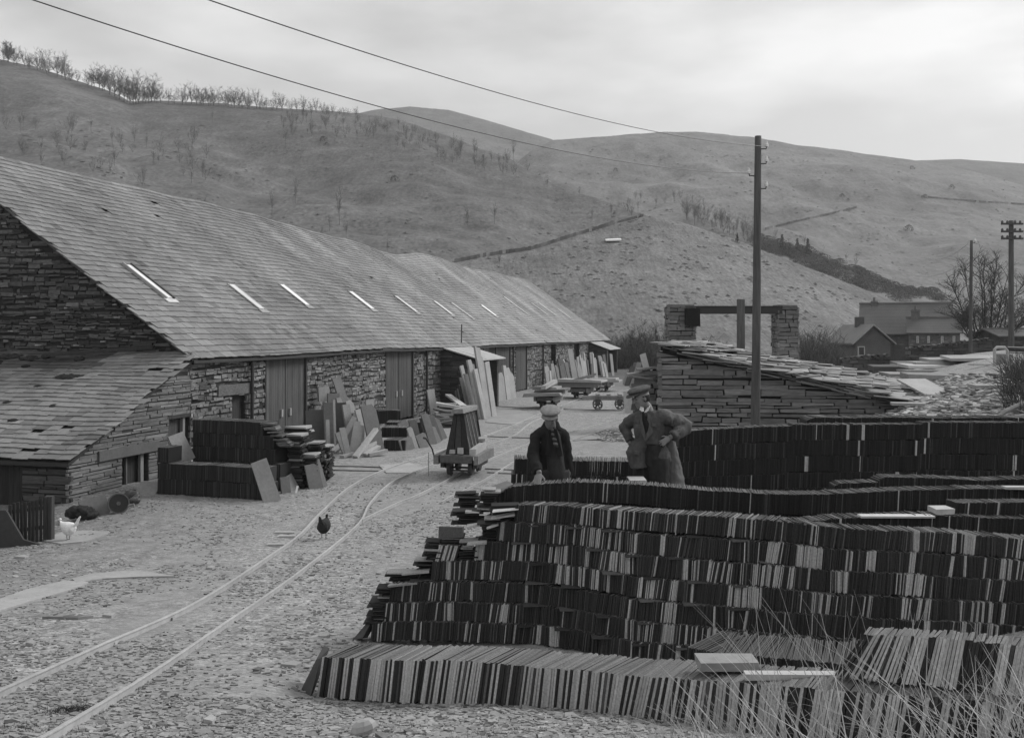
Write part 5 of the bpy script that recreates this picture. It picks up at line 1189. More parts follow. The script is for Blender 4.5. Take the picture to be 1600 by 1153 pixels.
hs1 = house(1340, 1490, 474, 522, 560, 104, 7, 'long stone house with a high slate roof standing beyond the yard', .095, .10, (), ((1346, .35, 470),))
hs2 = house(1416, 1504, 496, 520, 556, 99, 4.5, 'lower wing of the long house with small windows under the eaves', .085, .13, ((1432, 1436, 525, 536), (1449, 1453, 525, 536), (1470, 1474, 525, 536), (1488, 1492, 525, 534)), ((1417, .45, 484), (1496, .5, 486)))
for hs_ in (hs1, hs2): hs_.rotation_euler = (0, 0, math.radians(-22)); hs_.scale = (math.cos(math.radians(22)), 1, 1)
# gabled cottage facing the camera
def cottage():
    Yh = 90; x0 = (1330-CX)/F*Yh; x1 = (1398-CX)/F*Yh; xm = (1363-CX)/F*Yh; zp = CAMZ-(507-HY)/F*Yh; ze = CAMZ-(537-HY)/F*Yh; zb_ = -.5
    t = thing('cottage', 'small cottage with its gable and one pale-framed window facing the camera', 'cottage', (xm, Yh, .4)); mb = MB(); dp = 8
    mb.v = [(x0+.4, Yh, zb_), (x1-.4, Yh, zb_), (x1-.4, Yh, ze+.1), (xm, Yh, zp-.25), (x0+.4, Yh, ze+.1)]; mb.v += [(a, b+dp, c) for a, b, c in mb.v]
    mb.f = [(0, 1, 2, 3, 4), (9, 8, 7, 6, 5), (0, 5, 6, 1), (1, 6, 7, 2), (2, 7, 8, 3), (3, 8, 9, 4), (4, 9, 5, 0)]; mb.t = [.115]*7; mb.build('walls', M_stone, t); mb = MB()
    for xe, sg in ((x0, 1), (x1, -1)):
        q = [V((xe, Yh-.35, ze)), V((xm, Yh-.35, zp)), V((xm, Yh+dp, zp)), V((xe, Yh+dp, ze))]; mb.hexa([p-Z*.12 for p in q]+[p+Z*.05 for p in q], .13)
    r_ = mb.build('roof', M_roof, t); mb = MB(); mb.abox(xm-.35, xm+.35, Yh+3, Yh+3.7, zp-.6, zp+.75, .09); mb.build('chimney', M_stone, r_)
    for sx in (x0, x1):
        a = V((sx, Yh-.4, ze-.03)); b = V((xm, Yh-.4, zp-.03)); mb = MB(); mb.box((a+b)/2, (b-a)/2, V((0, .04, 0)), Z*.07, .3); mb.build('bargeboard', M_wood, t)
    xa = (1340-CX)/F*Yh; xb = (1351-CX)/F*Yh; za = CAMZ-(541-HY)/F*Yh; zc = CAMZ-(556-HY)/F*Yh; mb = MB(); mb.abox(xa, xb, Yh-.08, Yh+.02, zc, za, .4); wv = mb.build('window', M_wood, t); mb = MB(); mb.abox(xa+.1, xb-.1, Yh-.1, Yh-.07, zc+.1, za-.1, .02); mb.build('pane', M_glass, wv)
cottage()
house(1558, 1640, 514, 525, 545, 80, 5, 'dark low outbuilding at the right edge behind the cross-armed pole', .08, .06, (), ())
# garden walls
def gwall(x0, x1, pyt0, pyt1, Yw, label, tone=(.05, .14), zb_=0):
    A = V(((x0-CX)/F*Yw, Yw, 0)); B = V(((x1-CX)/F*Yw, Yw, 0)); ln_ = (B-A).length; z0 = CAMZ-(pyt0-HY)/F*Yw; z1 = CAMZ-(pyt1-HY)/F*Yw
    t = thing('dry_stone_wall', label, 'wall', A+Z*.5); top = lambda u: z0+(z1-z0)*u/ln_+.12*noise.noise(V((u*1.5, Yw, 0))); mb = MB()
    backing(mb, A, V((1, 0, 0)), V((0, -1, 0)), ln_, lambda u: zb_, top, [], .03, .5); stones(mb, A, V((1, 0, 0)), V((0, -1, 0)), ln_, lambda u: zb_, top, [], (.18, .3), (.3, .8), .1, tone, .04, .06, rr)
    for k in range(int(ln_/.35)): u = k*.35; mb.box(A+V((u, .1, top(u)+.1)), V((.10, 0, .03)), V((0, .25, 0)), V((-.02, 0, .07)), rr.uniform(*tone), .05)
    mb.build('stonework', M_stone, t)
gwall(1408, 1552, 548, 531, 70, 'long dry-stone garden wall in front of the low wing', (.035, .09), .3)
gwall(1316, 1400, 563, 556, 62, 'lower dry-stone wall below the gabled cottage', (.05, .12), .2)
mb = MB(); a = P(1404, 538, 60); mb.abox(a.x-.35, a.x+.35, 59.8, 60.4, .5, a.z, .05, .02); tag(mb.build('gate_pillar', M_stone, at=(a.x, 60, 1)), 'dark square pillar between the cottage and the garden wall', 'pillar')
# distant field walls, sheep pale streak
def hill_wall(pts, label, h=1.0, tone=.05, n=30):
    mb = MB()
    for i in range(len(pts)-1):
        (xa, ya), (xb, yb) = pts[i], pts[i+1]; k = max(2, int(abs(xb-xa)/5))
        for q in range(k):
            a = H(xa+(xb-xa)*q/k, ya+(yb-ya)*q/k); b = H(xa+(xb-xa)*(q+1)/k, ya+(yb-ya)*(q+1)/k)
            if (a-b).length > 60: continue
            if rnd.random() < .88: mb.box((a+b)/2+Z*h*.3, (b-a)/2, V((0, .4, 0)), Z*h*rnd.uniform(.4, .6), tone*rnd.uniform(.7, 1.3))
    if mb.v: tag(mb.build('field_wall', M_stone, at=H(*pts[0])), label, 'field wall')
hill_wall([(1196, 359), (1240, 348), (1290, 337), (1338, 325)], 'field wall climbing the pale hill above the conifers', 1.0, .13)
hill_wall([(1440, 308), (1480, 312), (1530, 316), (1600, 320)], 'field wall running level across the pale hill at the right', 1.0, .14)
hill_wall([(705, 411), (760, 400), (830, 390), (900, 368), (960, 350), (1005, 338)], 'old wall and ditch running along the crest of the rough knoll', .7, .10)
mb = MB(); a = H(946, 378); b = H(970, 377); mb.box((a+b)/2+Z*.3, (b-a)/2, V((0, 1, .2)), Z*.13, .7, .05); tag(mb.build('pale_stone', M_slab, at=a), 'bright pale stone slab lying on the knoll hillside', 'stone')
# ------------------------------------------------------------ bare trees
def bare_tree(seed, h, spread=1.0, trunk=.3, depth=5, sides=4, fork=.28, upright=.5, kids=(2, 3), twigr=.35, minr=.03):
    r = random.Random(seed); tr = MB(); cr_ = MB()
    def grow(p, d, l_, rad, dep):
        n = 3; pts = [p]; q = p; dd = d.copy()
        for i in range(n):
            dd = (dd+V((r.uniform(-1, 1), r.uniform(-1, 1), r.uniform(-.5, .8)*upright))*.22).normalized(); q = q+dd*l_/n; pts.append(q)
        r2_ = max(rad*.66, minr)
        (tr if dep >= depth-1 else cr_).tube(pts, [rad+(r2_-rad)*k/n for k in range(n+1)], .055 if dep >= depth-1 else .05, sides if dep > 1 else 3, cap=False)
        if dep == 0: return
        m = r.randint(*kids)+(1 if dep <= 2 else 0)
        for i in range(m):
            a = r.uniform(0, 6.28); t = r.uniform(.35, 1.0) if i else 1; s = pts[min(n, max(1, int(round(t*n))))]
            o = V((math.cos(a), math.sin(a), 0)); nd = (dd*(1.0)+o*r.uniform(.45, 1.0)*spread+Z*upright*.35).normalized(); grow(s, nd, l_*r.uniform(.6, .82), r2_*r.uniform(.62, .9) if i else r2_, dep-1)
    grow(V((0, 0, -.3)), Z+V((r.uniform(-.08, .08), r.uniform(-.08, .08), 0)), h*fork+.3, trunk, depth)
    return tr, cr_
def norm_scale(mbs, h):
    zm = max(p[2] for mb in mbs for p in mb.v); k = h/zm
    for mb in mbs: mb.v = [(a*k, b*k, c*k) for a, b, c in mb.v]
def fan_tree(seed, sp=.36, base=.2, nl=12, ns=11, ntw=7, tr=.13, tone=.055, k=1.0):
    """10 m bare tree: limbs fan from the trunk to a rounded crown, branches and twigs along them"""
    r = random.Random(seed); mb = MB(); lean = V((r.uniform(-.05, .05), r.uniform(-.05, .05), 1)); t0 = lean*10*base
    mb.tube([V((0, 0, -.4)), t0*.5+V((r.uniform(-.1, .1), 0, 0)), t0], [tr*1.2, tr, tr*.85], tone, 5, False)
    for i in range(nl):
        a = 6.28*i/nl+r.uniform(-.4, .4); el = r.uniform(.15, 1.5); R_ = 10*sp*math.cos(el)*r.uniform(.75, 1.1); top = 10*base+(10-10*base)*(.35+.65*math.sin(el))*r.uniform(.85, 1.02)
        st = t0*r.uniform(.75, 1.0); e = V((math.cos(a)*R_, math.sin(a)*R_, top*(1 if i % 3 else .62))); m1_ = st+(e-st)*.35+V((math.cos(a)*R_*.12, math.sin(a)*R_*.12, -.1+r.uniform(-.3, .3))); m2_ = st+(e-st)*.7+V((r.uniform(-.3, .3), r.uniform(-.3, .3), r.uniform(-.1, .3)))
        pts = [st, m1_, m2_, e]; mb.tube(pts, [tr*.5, tr*.36, tr*.22, tr*.08], tone, 4, False)
        for j in range(ns):
            t = r.uniform(.25, 1)*3; q = min(2, int(t)); p = pts[q]+(pts[q+1]-pts[q])*(t-q); d = ((e-st).normalized()*.7+V((r.uniform(-1, 1), r.uniform(-1, 1), r.uniform(-.2, .9)))).normalized(); l_ = r.uniform(.8, 2.0); e2 = p+d*l_; m_ = (p+e2)/2+V((r.uniform(-.15, .15), r.uniform(-.15, .15), r.uniform(0, .2)))
            mb.tube([p, m_, e2], [.034*k, .026*k, .014*k], tone, 3, False)
            for w_ in range(ntw):
                s_ = m_+(e2-m_)*r.uniform(-.4, 1); d2 = (d*.6+V((r.uniform(-1, 1), r.uniform(-1, 1), r.uniform(-.3, .9)))).normalized(); mb.tube([s_, s_+d2*r.uniform(.35, .95)], [.016*k, .009*k], tone, 3, False)
    return mb
protos = [fan_tree(300+i, (.42, .5, .36, .46)[i], (.16, .11, .22, .14)[i]).mesh('bare_tree', M_bark) for i in range(4)]+[fan_tree(310+i, .15, .35, 7, 7, 4, .09, .09).mesh('bare_tree', M_bark) for i in range(2)]+[fan_tree(320+i, (.34, .28)[i], (.12, .2)[i], 9, 8, 5, .09, .10, .8).mesh('bare_tree', M_bark) for i in range(2)]
# thicker-twigged forms for woods farther away
def con(seed):
    r = random.Random(seed); mb = MB(); mb.tube([(0, 0, -.3), (0, 0, 10)], [.2, .04], .04, 4)
    for k in range(260):
        z = 1+8.8*r.random()**1.2; R_ = (10.3-z)*.26*r.uniform(.5, 1.1); a = r.uniform(0, 6.28); c = V((math.cos(a)*R_*.5, math.sin(a)*R_*.5, z)); d = V((math.cos(a)*R_*.5, math.sin(a)*R_*.5, -.25)); n = V((-math.sin(a), math.cos(a), .0))*r.uniform(.25, .5)
        mb.quad([c-d, c+d*.3-n, c+d, c+d*.3+n], r.uniform(.022, .045))
    return mb.mesh('conifer', M_bark)
def bush(seed, n=120, R_=1.2, hh=2.4, rad=.02, tone=.07):
    r = random.Random(seed); mb = MB()
    for k in range(n):
        a = r.uniform(0, 6.28); s = R_*r.random(); p = V((math.cos(a)*s*.5, math.sin(a)*s*.5, 0)); q = V((math.cos(a)*s*1.3, math.sin(a)*s*1.3, hh*r.uniform(.5, 1))); m_ = (p+q)/2+V((r.uniform(-.2, .2), r.uniform(-.2, .2), r.uniform(0, .3)))
        mb.tube([p, m_, q], [rad*1.5, rad, rad*.5], tone*r.uniform(.6, 1.4), 3, False)
        for _ in range(3):
            t = m_+(q-m_)*r.random(); mb.tube([t, t+V((r.uniform(-.5, .5), r.uniform(-.5, .5), r.uniform(.1, .6)))], [rad*.7, rad*.4], tone*r.uniform(.6, 1.4), 3, False)
    return mb
def leafy(seed, n=420, R_=1.6, hh=2.6, tone=.085):
    r = random.Random(seed); mb = MB()
    for k in range(n):
        a = r.uniform(0, 6.28); b = r.uniform(-.2, 1.5); s = R_*(.55+.45*r.random())*(1+.25*math.sin(a*3+seed)); c = V((math.cos(a)*math.cos(b)*s, math.sin(a)*math.cos(b)*s, .4+math.sin(b)*hh*.6)); d = V((r.uniform(-1, 1), r.uniform(-1, 1), r.uniform(-1, 1)))*.13; e = V((r.uniform(-1, 1), r.uniform(-1, 1), r.uniform(-1, 1)))*.13
        mb.quad([c-d, c+e, c+d, c-e], tone*r.uniform(.6, 1.5))
    return mb
cons = [con(1), con(2)]; bushes = [bush(k, 100, 1.3, 2.6, .011, .10).mesh('bare_bush', M_bark) for k in (1, 2)]; leafs = [leafy(k).mesh('dark_shrub', M_bark) for k in (1, 2)]
def put(me, name, p, s, label, cat, group, sx=1.0):
    o = bpy.data.objects.new(name, me); col.objects.link(o); o.location = p; o.scale = (s*sx, s*sx, s); o.rotation_euler = (0, 0, rT.uniform(0, 6.28)); return tag(o, label, cat, group)
rT = random.Random(77)
def ridge_y(rid, px): return interp(rid, px)
LSK = 'bare tree standing on the left skyline of the wooded hill'; GSK = 'bare trees along the left skyline'
x = -30
while x < 570:
    py, Y = interp(ridA, x); pxh = float(np.interp(x, [0, 60, 160, 210, 260, 340, 400, 480, 570], [24, 28, 38, 44, 30, 24, 24, 18, 12]))*rT.uniform(.5, 1.15)
    if not (130 < x < 133):
        p = H(x, py+rT.uniform(2.5, 5.5)); p = p if (p is not None and 300 < p.y < 500) else P(x, py+3, Y-6); Yt = p.y; h = (pxh+3)/F*Yt
        put(protos[rT.randrange(4)], 'bare_tree', p, h/10, LSK, 'tree', GSK, rT.uniform(.9, 1.3))
    x += rT.choice([rT.uniform(2, 6), rT.uniform(4, 13)]) if x < 420 else rT.uniform(6, 16)
put(fan_tree(999, .42, .1, 18, 16, 9, .2, .03, 1.6).mesh('dark_tree', M_bark), 'dark_tree', P(13, 96, 417), .85, 'dense dark tree at the left end of the skyline row', 'tree', None)
GW = 'bare trees in the wood below the skyline'
def wood(n, reg, hpx, label, group, kinds=None, cond=None, me=None, name='bare_tree', sx=1.0):
    if me is None: me = protos[6:8]+protos[4:5]; pr = True
    else: pr = me is cons
    k = 0; tries = 0
    while k < n and tries < n*20:
        tries += 1; x = rT.uniform(reg[0], reg[1]); y = rT.uniform(reg[2], reg[3])
        if cond and not cond(x, y): continue
        p = H(x, y)
        if p is None or p.y < 105: continue
        h = rT.uniform(*hpx)/F*p.y; mm_ = (me or protos)[rT.randrange(len(me or protos))]; put(mm_, name, p-Z*.2, h/(10 if pr else 2.6), label, 'tree' if name != 'bare_bush' and name != 'dark_shrub' else 'bush', group, sx); k += 1
edge = lambda x: np.interp(x, [450, 560, 620, 700, 760, 830, 880], [178, 184, 196, 222, 240, 262, 290])
wood(120, (440, 850, 180, 275), (12, 27), 'slender bare tree in the wood on the shoulder of the hill', GW, cond=lambda x, y: 4 < y-edge(x) < 34)
wood(46, (0, 330, 185, 300), (18, 38), 'thin bare tree on the dim left slope below the skyline', 'scattered bare trees on the left slope', cond=lambda x, y: y > 190+x*.1 and y < 235+x*.25)
for (x, y, h) in ((425, 338, 42), (462, 318, 42), (515, 362, 28), (530, 352, 62), (541, 372, 30), (503, 372, 22), (605, 392, 22), (64, 262, 30), (320, 325, 18), (855, 296, 24), (905, 308, 18), (730, 352, 34), (773, 350, 36), (997, 330, 22), (925, 345, 24), (955, 340, 26), (780, 418, 28), (720, 248, 30), (741, 250, 36), (802, 252, 36), (446, 232, 38), (332, 192, 26)):
    p = H(x, y); put(protos[4+rT.randrange(2)], 'bare_tree', p-Z*.2, h/F*p.y/10, 'lone thin bare tree out on the open hillside', 'tree', 'lone trees on the open hillside', .8)
for x, y, s in ((505, 222, 1.0), (616, 284, .9), (510, 228, .6)):
    p = H(x, y); put(leafs[1], 'dark_shrub', p, s, 'round dark evergreen bush alone on the hillside', 'bush', 'dark evergreen bushes on the hillside')
kx = lambda x: np.interp(x, [960, 1010, 1060, 1150, 1250, 1320, 1400], [350, 338, 346, 375, 414, 440, 472])
wood(44, (1070, 1180, 325, 385), (20, 38), 'tall bare tree in the grove behind the knoll', 'bare trees in the grove behind the knoll', cond=lambda x, y: -16 < y-kx(x) < -3)
wood(10, (965, 1070, 310, 340), (16, 26), 'bare tree in the gully left of the grove', 'bare trees in the gully', cond=lambda x, y: y < kx(x)-2)
wood(26, (1190, 1440, 370, 478), (12, 24), 'bare tree in the dark belt of wood down the gully', 'trees of the dark gully wood', cond=lambda x, y: -34 < y-kx(x) < -3)
wood(270, (1180, 1470, 370, 490), (7, 14), 'dark shrub in the belt of wood down the gully', 'shrubs of the dark gully wood', me=leafs, name='dark_shrub', cond=lambda x, y: -26+max(0, 1260-x)*.12+max(0, x-1380)*.12 < y-kx(x) < -1, sx=1.5)
for x, y, h in ((1222, 398, 32), (1246, 402, 30), (1262, 404, 32), (1234, 400, 20), (1345, 438, 16), (1152, 378, 14)):
    p = H(x, y); put(cons[rT.randrange(2)], 'conifer', p, h/F*p.y/10, 'dark conifer standing above the gully wood', 'tree', 'conifers above the gully wood', 1.5)
for x, y, s in ((1316, 308, 1.6), (1420, 362, 2.6), (1487, 296, 2.2), (1425, 265, 2.0), (1445, 310, 1.8), (962, 268, 1.8), (1330, 268, 1)):
    p = H(x, y); put(leafs[0], 'dark_shrub', p, s*.55, 'small dark bush dotted on the pale open hill', 'bush', 'dark bushes on the pale hill')
for i in range(22):
    x = rT.uniform(953, 1040); Y = rT.uniform(102, 109); x2 = (x-CX)/F*Y; put(bushes[i % 2], 'bare_bush', (x2, Y, gz(x2, Y)-.1), rT.uniform(.7, 1.6)*(1 if x < 1030 else .7), 'tangled bare bush in the thicket beyond the end of the mill', 'bush', 'bushes in the thicket beyond the mill')
for x, y, h in ((988, 560, 70), (1008, 560, 78), (1032, 560, 74), (1020, 558, 50), (1100, 560, 40), (965, 560, 40)):
    Y = 106; x2 = (x-CX)/F*Y; put(protos[rT.randrange(4)], 'bare_tree', (x2, Y, gz(x2, Y)), h/F*Y/10, 'bare young tree in the thicket beyond the mill', 'tree', 'young trees beyond the mill', .9)
for i in range(15):
    x = rT.choice([rT.uniform(1085, 1150), rT.uniform(1250, 1300), rT.uniform(1255, 1306)]); Y = rT.uniform(66, 86); x2 = (x-CX)/F*Y; put(bushes[i % 2], 'bare_bush', (x2, Y, min(gz(x2, Y), .6)-.1), rT.uniform(.6, 1.4), 'bare bush in the thicket left of the gabled cottage', 'bush', 'bushes left of the cottage')
# big bare tree behind the poles
bt = thing('bare_tree', 'large spreading bare tree beside the cross-armed telegraph pole', 'tree', GY(1541, 84)-Z*.3)
big = fan_tree(927, .48, .13, 18, 20, 11, .20, .05, .85); nb_ = len([1 for _ in range(10)])
tk = MB(); tk.v = big.v[:15]; tk.f = [f for f in big.f if max(f) < 15]; tk.t = big.t[:len(tk.f)]
cw_ = MB(); cw_.v = big.v[15:]; cw_.f = [tuple(i-15 for i in f) for f in big.f if min(f) >= 15]; cw_.t = [.045]*len(cw_.f)
for m_ in (tk, cw_): m_.v = [(a*.93, b*.93, c*.93) for a, b, c in m_.v]
tk.build('trunk', M_bark, bt, local=True, fix=False); cw_.build('crown', M_bark, bt, local=True, fix=False)

# ------------------------------------------------------------ people
def person_base(label, loc): return thing('person', label, 'person', loc)
def hand(mb, wr, fwd, side, nrm, s=1.0, curl=.4, spread=.25):
    """palm + 5 bent fingers. wr wrist pos, fwd finger direction, side = thumb side, nrm = back of hand"""
    wr = V(wr); fwd = V(fwd).normalized(); side = V(side); side = (side-fwd*side.dot(fwd)).normalized(); nrm = fwd.cross(side); 
    if nrm.dot(V((0, 0, 1))) < 0 and abs(nrm.z) > .3: nrm = -nrm
    mb.ell(wr+fwd*.045*s, side*.042*s, nrm*.017*s, fwd*.058*s, .3, 12, 8)
    for k, (o, l_) in enumerate(((.031, .072), (.011, .082), (-.010, .077), (-.030, .060))):
        b = wr+fwd*.082*s+side*o*s; d = (fwd+side*(o*spread*12)).normalized(); p1 = b+d*l_*.45*s; d2 = (d-nrm*curl).normalized(); p2 = p1+d2*l_*.33*s; d3 = (d2-nrm*curl).normalized(); p3 = p2+d3*l_*.25*s
        mb.tube([b-d*.02*s, p1, p2, p3], [.0098*s, .0092*s, .0085*s, .0068*s], .3, 7)
    b = wr+fwd*.025*s+side*.034*s; d = (fwd*.7+side*.8-nrm*.15).normalized(); mb.tube([b-d*.015*s, b+d*.035*s, b+(d*.9+fwd*.5).normalized()*.068*s], [.013*s, .0115*s, .008*s], .3, 7)
def head(mb, c, face, up, s=1.0):
    c = V(c); f = V(face).normalized(); up = V(up); up = (up-f*up.dot(f)).normalized(); r = f.cross(up)
    mb.ell(c+up*.03*s-f*.012*s, r*.078*s, f*.098*s, up*.088*s, .3, 18, 12)         # skull
    mb.loft([(c+up*.03*s+f*.03*s, .064*s, .060*s), (c-up*.01*s+f*.035*s, .062*s, .060*s), (c-up*.05*s+f*.034*s, .059*s, .057*s), (c-up*.082*s+f*.040*s, .048*s, .047*s), (c-up*.106*s+f*.046*s, .030*s, .030*s)], r, f, .3, 18)
    mb.loft([(c+up*.022*s+f*.090*s, .009*s, .010*s), (c-up*.005*s+f*.102*s, .011*s, .014*s), (c-up*.026*s+f*.110*s, .016*s, .016*s), (c-up*.034*s+f*.094*s, .014*s, .012*s)], r, f, .3, 10, 2)   # nose
    for sg in (-1, 1):
        mb.ell(c+r*sg*.078*s-up*.004*s-f*.008*s, r*.010*s, f*.018*s, up*.030*s, .3, 10, 7)  # ear
        mb.ell(c+r*sg*.030*s+up*.030*s+f*.083*s, r*.024*s, f*.010*s, up*.009*s, .3, 10, 6)  # brow
        mb.ell(c+r*sg*.038*s-up*.018*s+f*.072*s, r*.020*s, f*.016*s, up*.016*s, .3, 10, 6)  # cheekbone
    mb.ell(c-up*.056*s+f*.088*s, r*.024*s, f*.010*s, up*.006*s, .3, 10, 6); mb.ell(c-up*.067*s+f*.086*s, r*.020*s, f*.010*s, up*.006*s, .3, 10, 6)  # lips
    mb.ell(c-up*.096*s+f*.074*s, r*.022*s, f*.014*s, up*.014*s, .3, 10, 6)
def head_details(t, c, face, up, s=1.0, hair=.06):
    c = V(c); f = V(face).normalized(); up = V(up); up = (up-f*up.dot(f)).normalized(); r = f.cross(up)
    for sg in (-1, 1):
        mb = MB(); mb.ell(c+r*sg*.030*s+up*.013*s+f*.084*s, r*.013*s, f*.006*s, up*.006*s, .03, 10, 6); mb.build('eye', M_dark, t)
    mb = MB(); mb.ell(c-up*.0615*s+f*.0915*s, r*.018*s, f*.005*s, up*.0026*s, .12, 10, 5); mb.build('mouth', M_skin, t)
    mb = MB()
    mb.loft([(c-up*.045*s-f*.045*s, .066*s, .052*s), (c-up*.01*s-f*.03*s, .083*s, .078*s), (c+up*.035*s-f*.02*s, .085*s, .084*s)], r, f, hair, 18, 2); mb.build('hair', M_cloth, t, remesh=.008, sm=2)
def cap_(t, c, face, up, s=1.0, tone=.2):
    c = V(c); f = V(face).normalized(); up = V(up); up = (up-f*up.dot(f)).normalized(); r = f.cross(up)
    mb = MB(); b = c+up*.079*s
    mb.loft([(b-up*.02*s, .088*s, .108*s), (b+up*.01*s, .094*s, .114*s)], r, f, tone, 24, 2)
    mb.loft([(b+up*.005*s, .10*s, .12*s), (b+up*.022*s+f*.008*s, .128*s, .142*s), (b+up*.045*s+f*.004*s, .126*s, .138*s), (b+up*.066*s-f*.002*s, .085*s, .10*s), (b+up*.072*s-f*.004*s, .03*s, .04*s)], r, f, tone, 24, 2.1)
    o = mb.build('cap', M_cloth, t, remesh=.009, sm=3)
    mb = MB(); n = 12; A = []; B = []
    for k in range(n+1):
        a = -1.15+2.3*k/n; d = f*math.cos(a)*1.0+r*math.sin(a); A.append(b+d*.1*s*V((1, 1, 1)).length/1.732+f*.01*s); B.append(b+f*(.10+.075*math.cos(a))*s+r*.105*math.sin(a)*s-up*.020*s*math.cos(a))
    for k in range(n): mb.hexa([A[k]-up*.006, B[k]-up*.006, B[k+1]-up*.006, A[k+1]-up*.006, A[k]+up*.008, B[k]+up*.002, B[k+1]+up*.002, A[k+1]+up*.008], tone*.85)
    mb.build('peak', M_cloth, o, remesh=0)
def sleeve(mb, pts, rad, tone): 
    # wrinkled tapering sleeve
    P_ = []; R_ = []
    for i in range(len(pts)-1):
        for k in range(6):
            t = k/6; P_.append(pts[i]+(pts[i+1]-pts[i])*t); R_.append((rad[i]+(rad[i+1]-rad[i])*t)*(1+.07*math.sin((i*6+k)*2.1)))
    P_.append(pts[-1]); R_.append(rad[-1]); mb.tube(P_, R_, tone, 14)
X_ = V((1, 0, 0)); NY = V((0, -1, 0))
# --- man in the dark coat
Y1 = 11.0; base1 = GY(862, Y1+.02)
m1 = person_base('man in a pale flat cap and long dark coat, one hand on the slate row', base1); gz1 = base1.z
hc = P(860, 653.5, Y1-.12); fc = V((-.16, -.92, -.34)); upv = V((.0, -.34, .93))
wr1 = P(843, 740, 10.55); hd = V((.0, -.85, -.42))
mb = MB(); head(mb, hc, fc, upv, .98)
mb.tube([P(861, 676, Y1+.02), P(861, 666, Y1-.03), hc-Z*.02], [.065, .058, .055], .3, 12)
mb.loft([(V((P(862, 800, Y1).x, Y1+.02, gz1+.78)), .13, .08), (V((P(862, 800, Y1).x, Y1, gz1+.95)), .13, .08), (P(861, 715, Y1+.02), .12, .075), (P(860, 685, Y1+.02), .14, .08), (P(860, 672, Y1+.02), .11, .07)], X_, NY, .3, 16)
for sg, hip in ((-1, -.085), (1, .085)):
    x = base1.x+hip; mb.tube([V((x, Y1, gz1+.85)), V((x+sg*.01, Y1-.02, gz1+.47)), V((x+sg*.02, Y1+.03, gz1+.09))], [.085, .055, .042], .3, 12)
    mb.ell(V((x+sg*.02, Y1-.04, gz1+.05)), V((.045, 0, 0)), V((0, .12, 0)), Z*.04, .3, 10, 6)
mb.tube([P(842, 684, Y1), P(834, 711, Y1-.17), wr1], [.055, .042, .03], .3, 10)
mb.tube([P(877, 684, Y1), P(886, 712, Y1), P(889, 748, Y1-.05)], [.055, .042, .03], .3, 10)
hand(mb, wr1-Z*.005, V((-.22, -.60, -.48)), V((1, 0, .05)), Z, 1.15, .15, .55)
hand(mb, P(889, 747, Y1-.05), V((-.05, -.1, -1)), V((0, -1, 0)), X_, .95, .4)
mb.build('body', M_skin, m1, remesh=.0075, sm=1); [c_ for c_ in m1.children if c_.name.startswith('body')][0].data.attributes['tone'].data.foreach_set('value', np.full(len([c_ for c_ in m1.children if c_.name.startswith('body')][0].data.polygons), .15, dtype=np.float32))
head_details(m1, hc, fc, upv, .98); cap_(m1, hc, fc, upv, .92, .21)
mb = MB()   # coat: hollow front showing the jacket
mb.loft([(P(860, 664, Y1+.05), .075, .07), (P(860, 668, Y1+.03), .13, .095), (P(859, 675, Y1+.03), .18, .115), (P(859, 690, Y1+.04), .19, .13), (P(860, 715, Y1+.04), .20, .14), (P(862, 745, Y1+.04), .235, .16), (P(864, 790, Y1+.04), .26, .17), (P(864, 812, Y1+.04), .265, .17)], X_, NY, .022, 26)
sleeve(mb, [P(848, 672, Y1+.02), P(838, 682, Y1), P(833, 711, Y1-.17), P(841, 738, 10.58)], [.05, .070, .066, .056], .022)
sleeve(mb, [P(872, 671, Y1+.02), P(880, 681, Y1), P(886, 712, Y1+.02), P(889, 746, Y1-.02)], [.05, .070, .066, .056], .022)
wrinkle(mb.build('coat', M_cloth, m1, remesh=.012, sm=3), .014, (9, 9, 6))
mb = MB()   # jacket and waistcoat in the open front
mb.loft([(P(862, 668, Y1-.06), .05, .05), (P(864, 680, Y1-.07), .085, .075), (P(866, 705, Y1-.07), .098, .09), (P(868, 725, Y1-.075), .105, .098), (P(870, 740, Y1-.08), .105, .10), (P(871, 748, Y1-.08), .108, .10), (P(872, 764, Y1-.08), .112, .10)], X_, NY, .042, 20)
mb.build('jacket', M_cloth, m1, remesh=.011, sm=2)
mb = MB()
for sg in (-1, 1):
    a = P(861+sg*4, 670, Y1-.15); b = P(866+sg*13, 712, Y1-.165); c = P(866+sg*5, 714, Y1-.19); mb.hexa([a, a+V((sg*.035, .02, 0)), b+V((sg*.0, .02, 0)), c, a+NY*.015, a+V((sg*.035, 0, 0))+NY*.015, b+NY*.015, c+NY*.015], .02)
mb.build('lapels', M_cloth, m1)
mb = MB()
for k in range(9): mb.ell(P(863+k*.7, 668+k*3.6, Y1-.135-.006*k), V((.028, 0, 0)), V((0, .02, 0)), V((.008, 0, -.022)), .13 if k % 2 else .03, 10, 6)
mb.build('neckerchief', M_cloth, m1)
mb = MB(); mb.ell(P(859, 668.5, Y1-.15), V((.022, 0, .01)), V((0, .015, 0)), V((0, 0, .018)), .55, 10, 6); mb.build('collar', M_cloth, m1)
mb = MB(); mb.loft([(P(861, 672, Y1+.03), .15, .11), (P(861, 665, Y1+.035), .105, .09), (P(861, 659, Y1+.05), .088, .075), (P(861, 657, Y1+.05), .07, .06)], X_, NY, .02, 20); wrinkle(mb.build('coat_collar', M_cloth, m1, remesh=.011, sm=2), .005)
mb = MB()
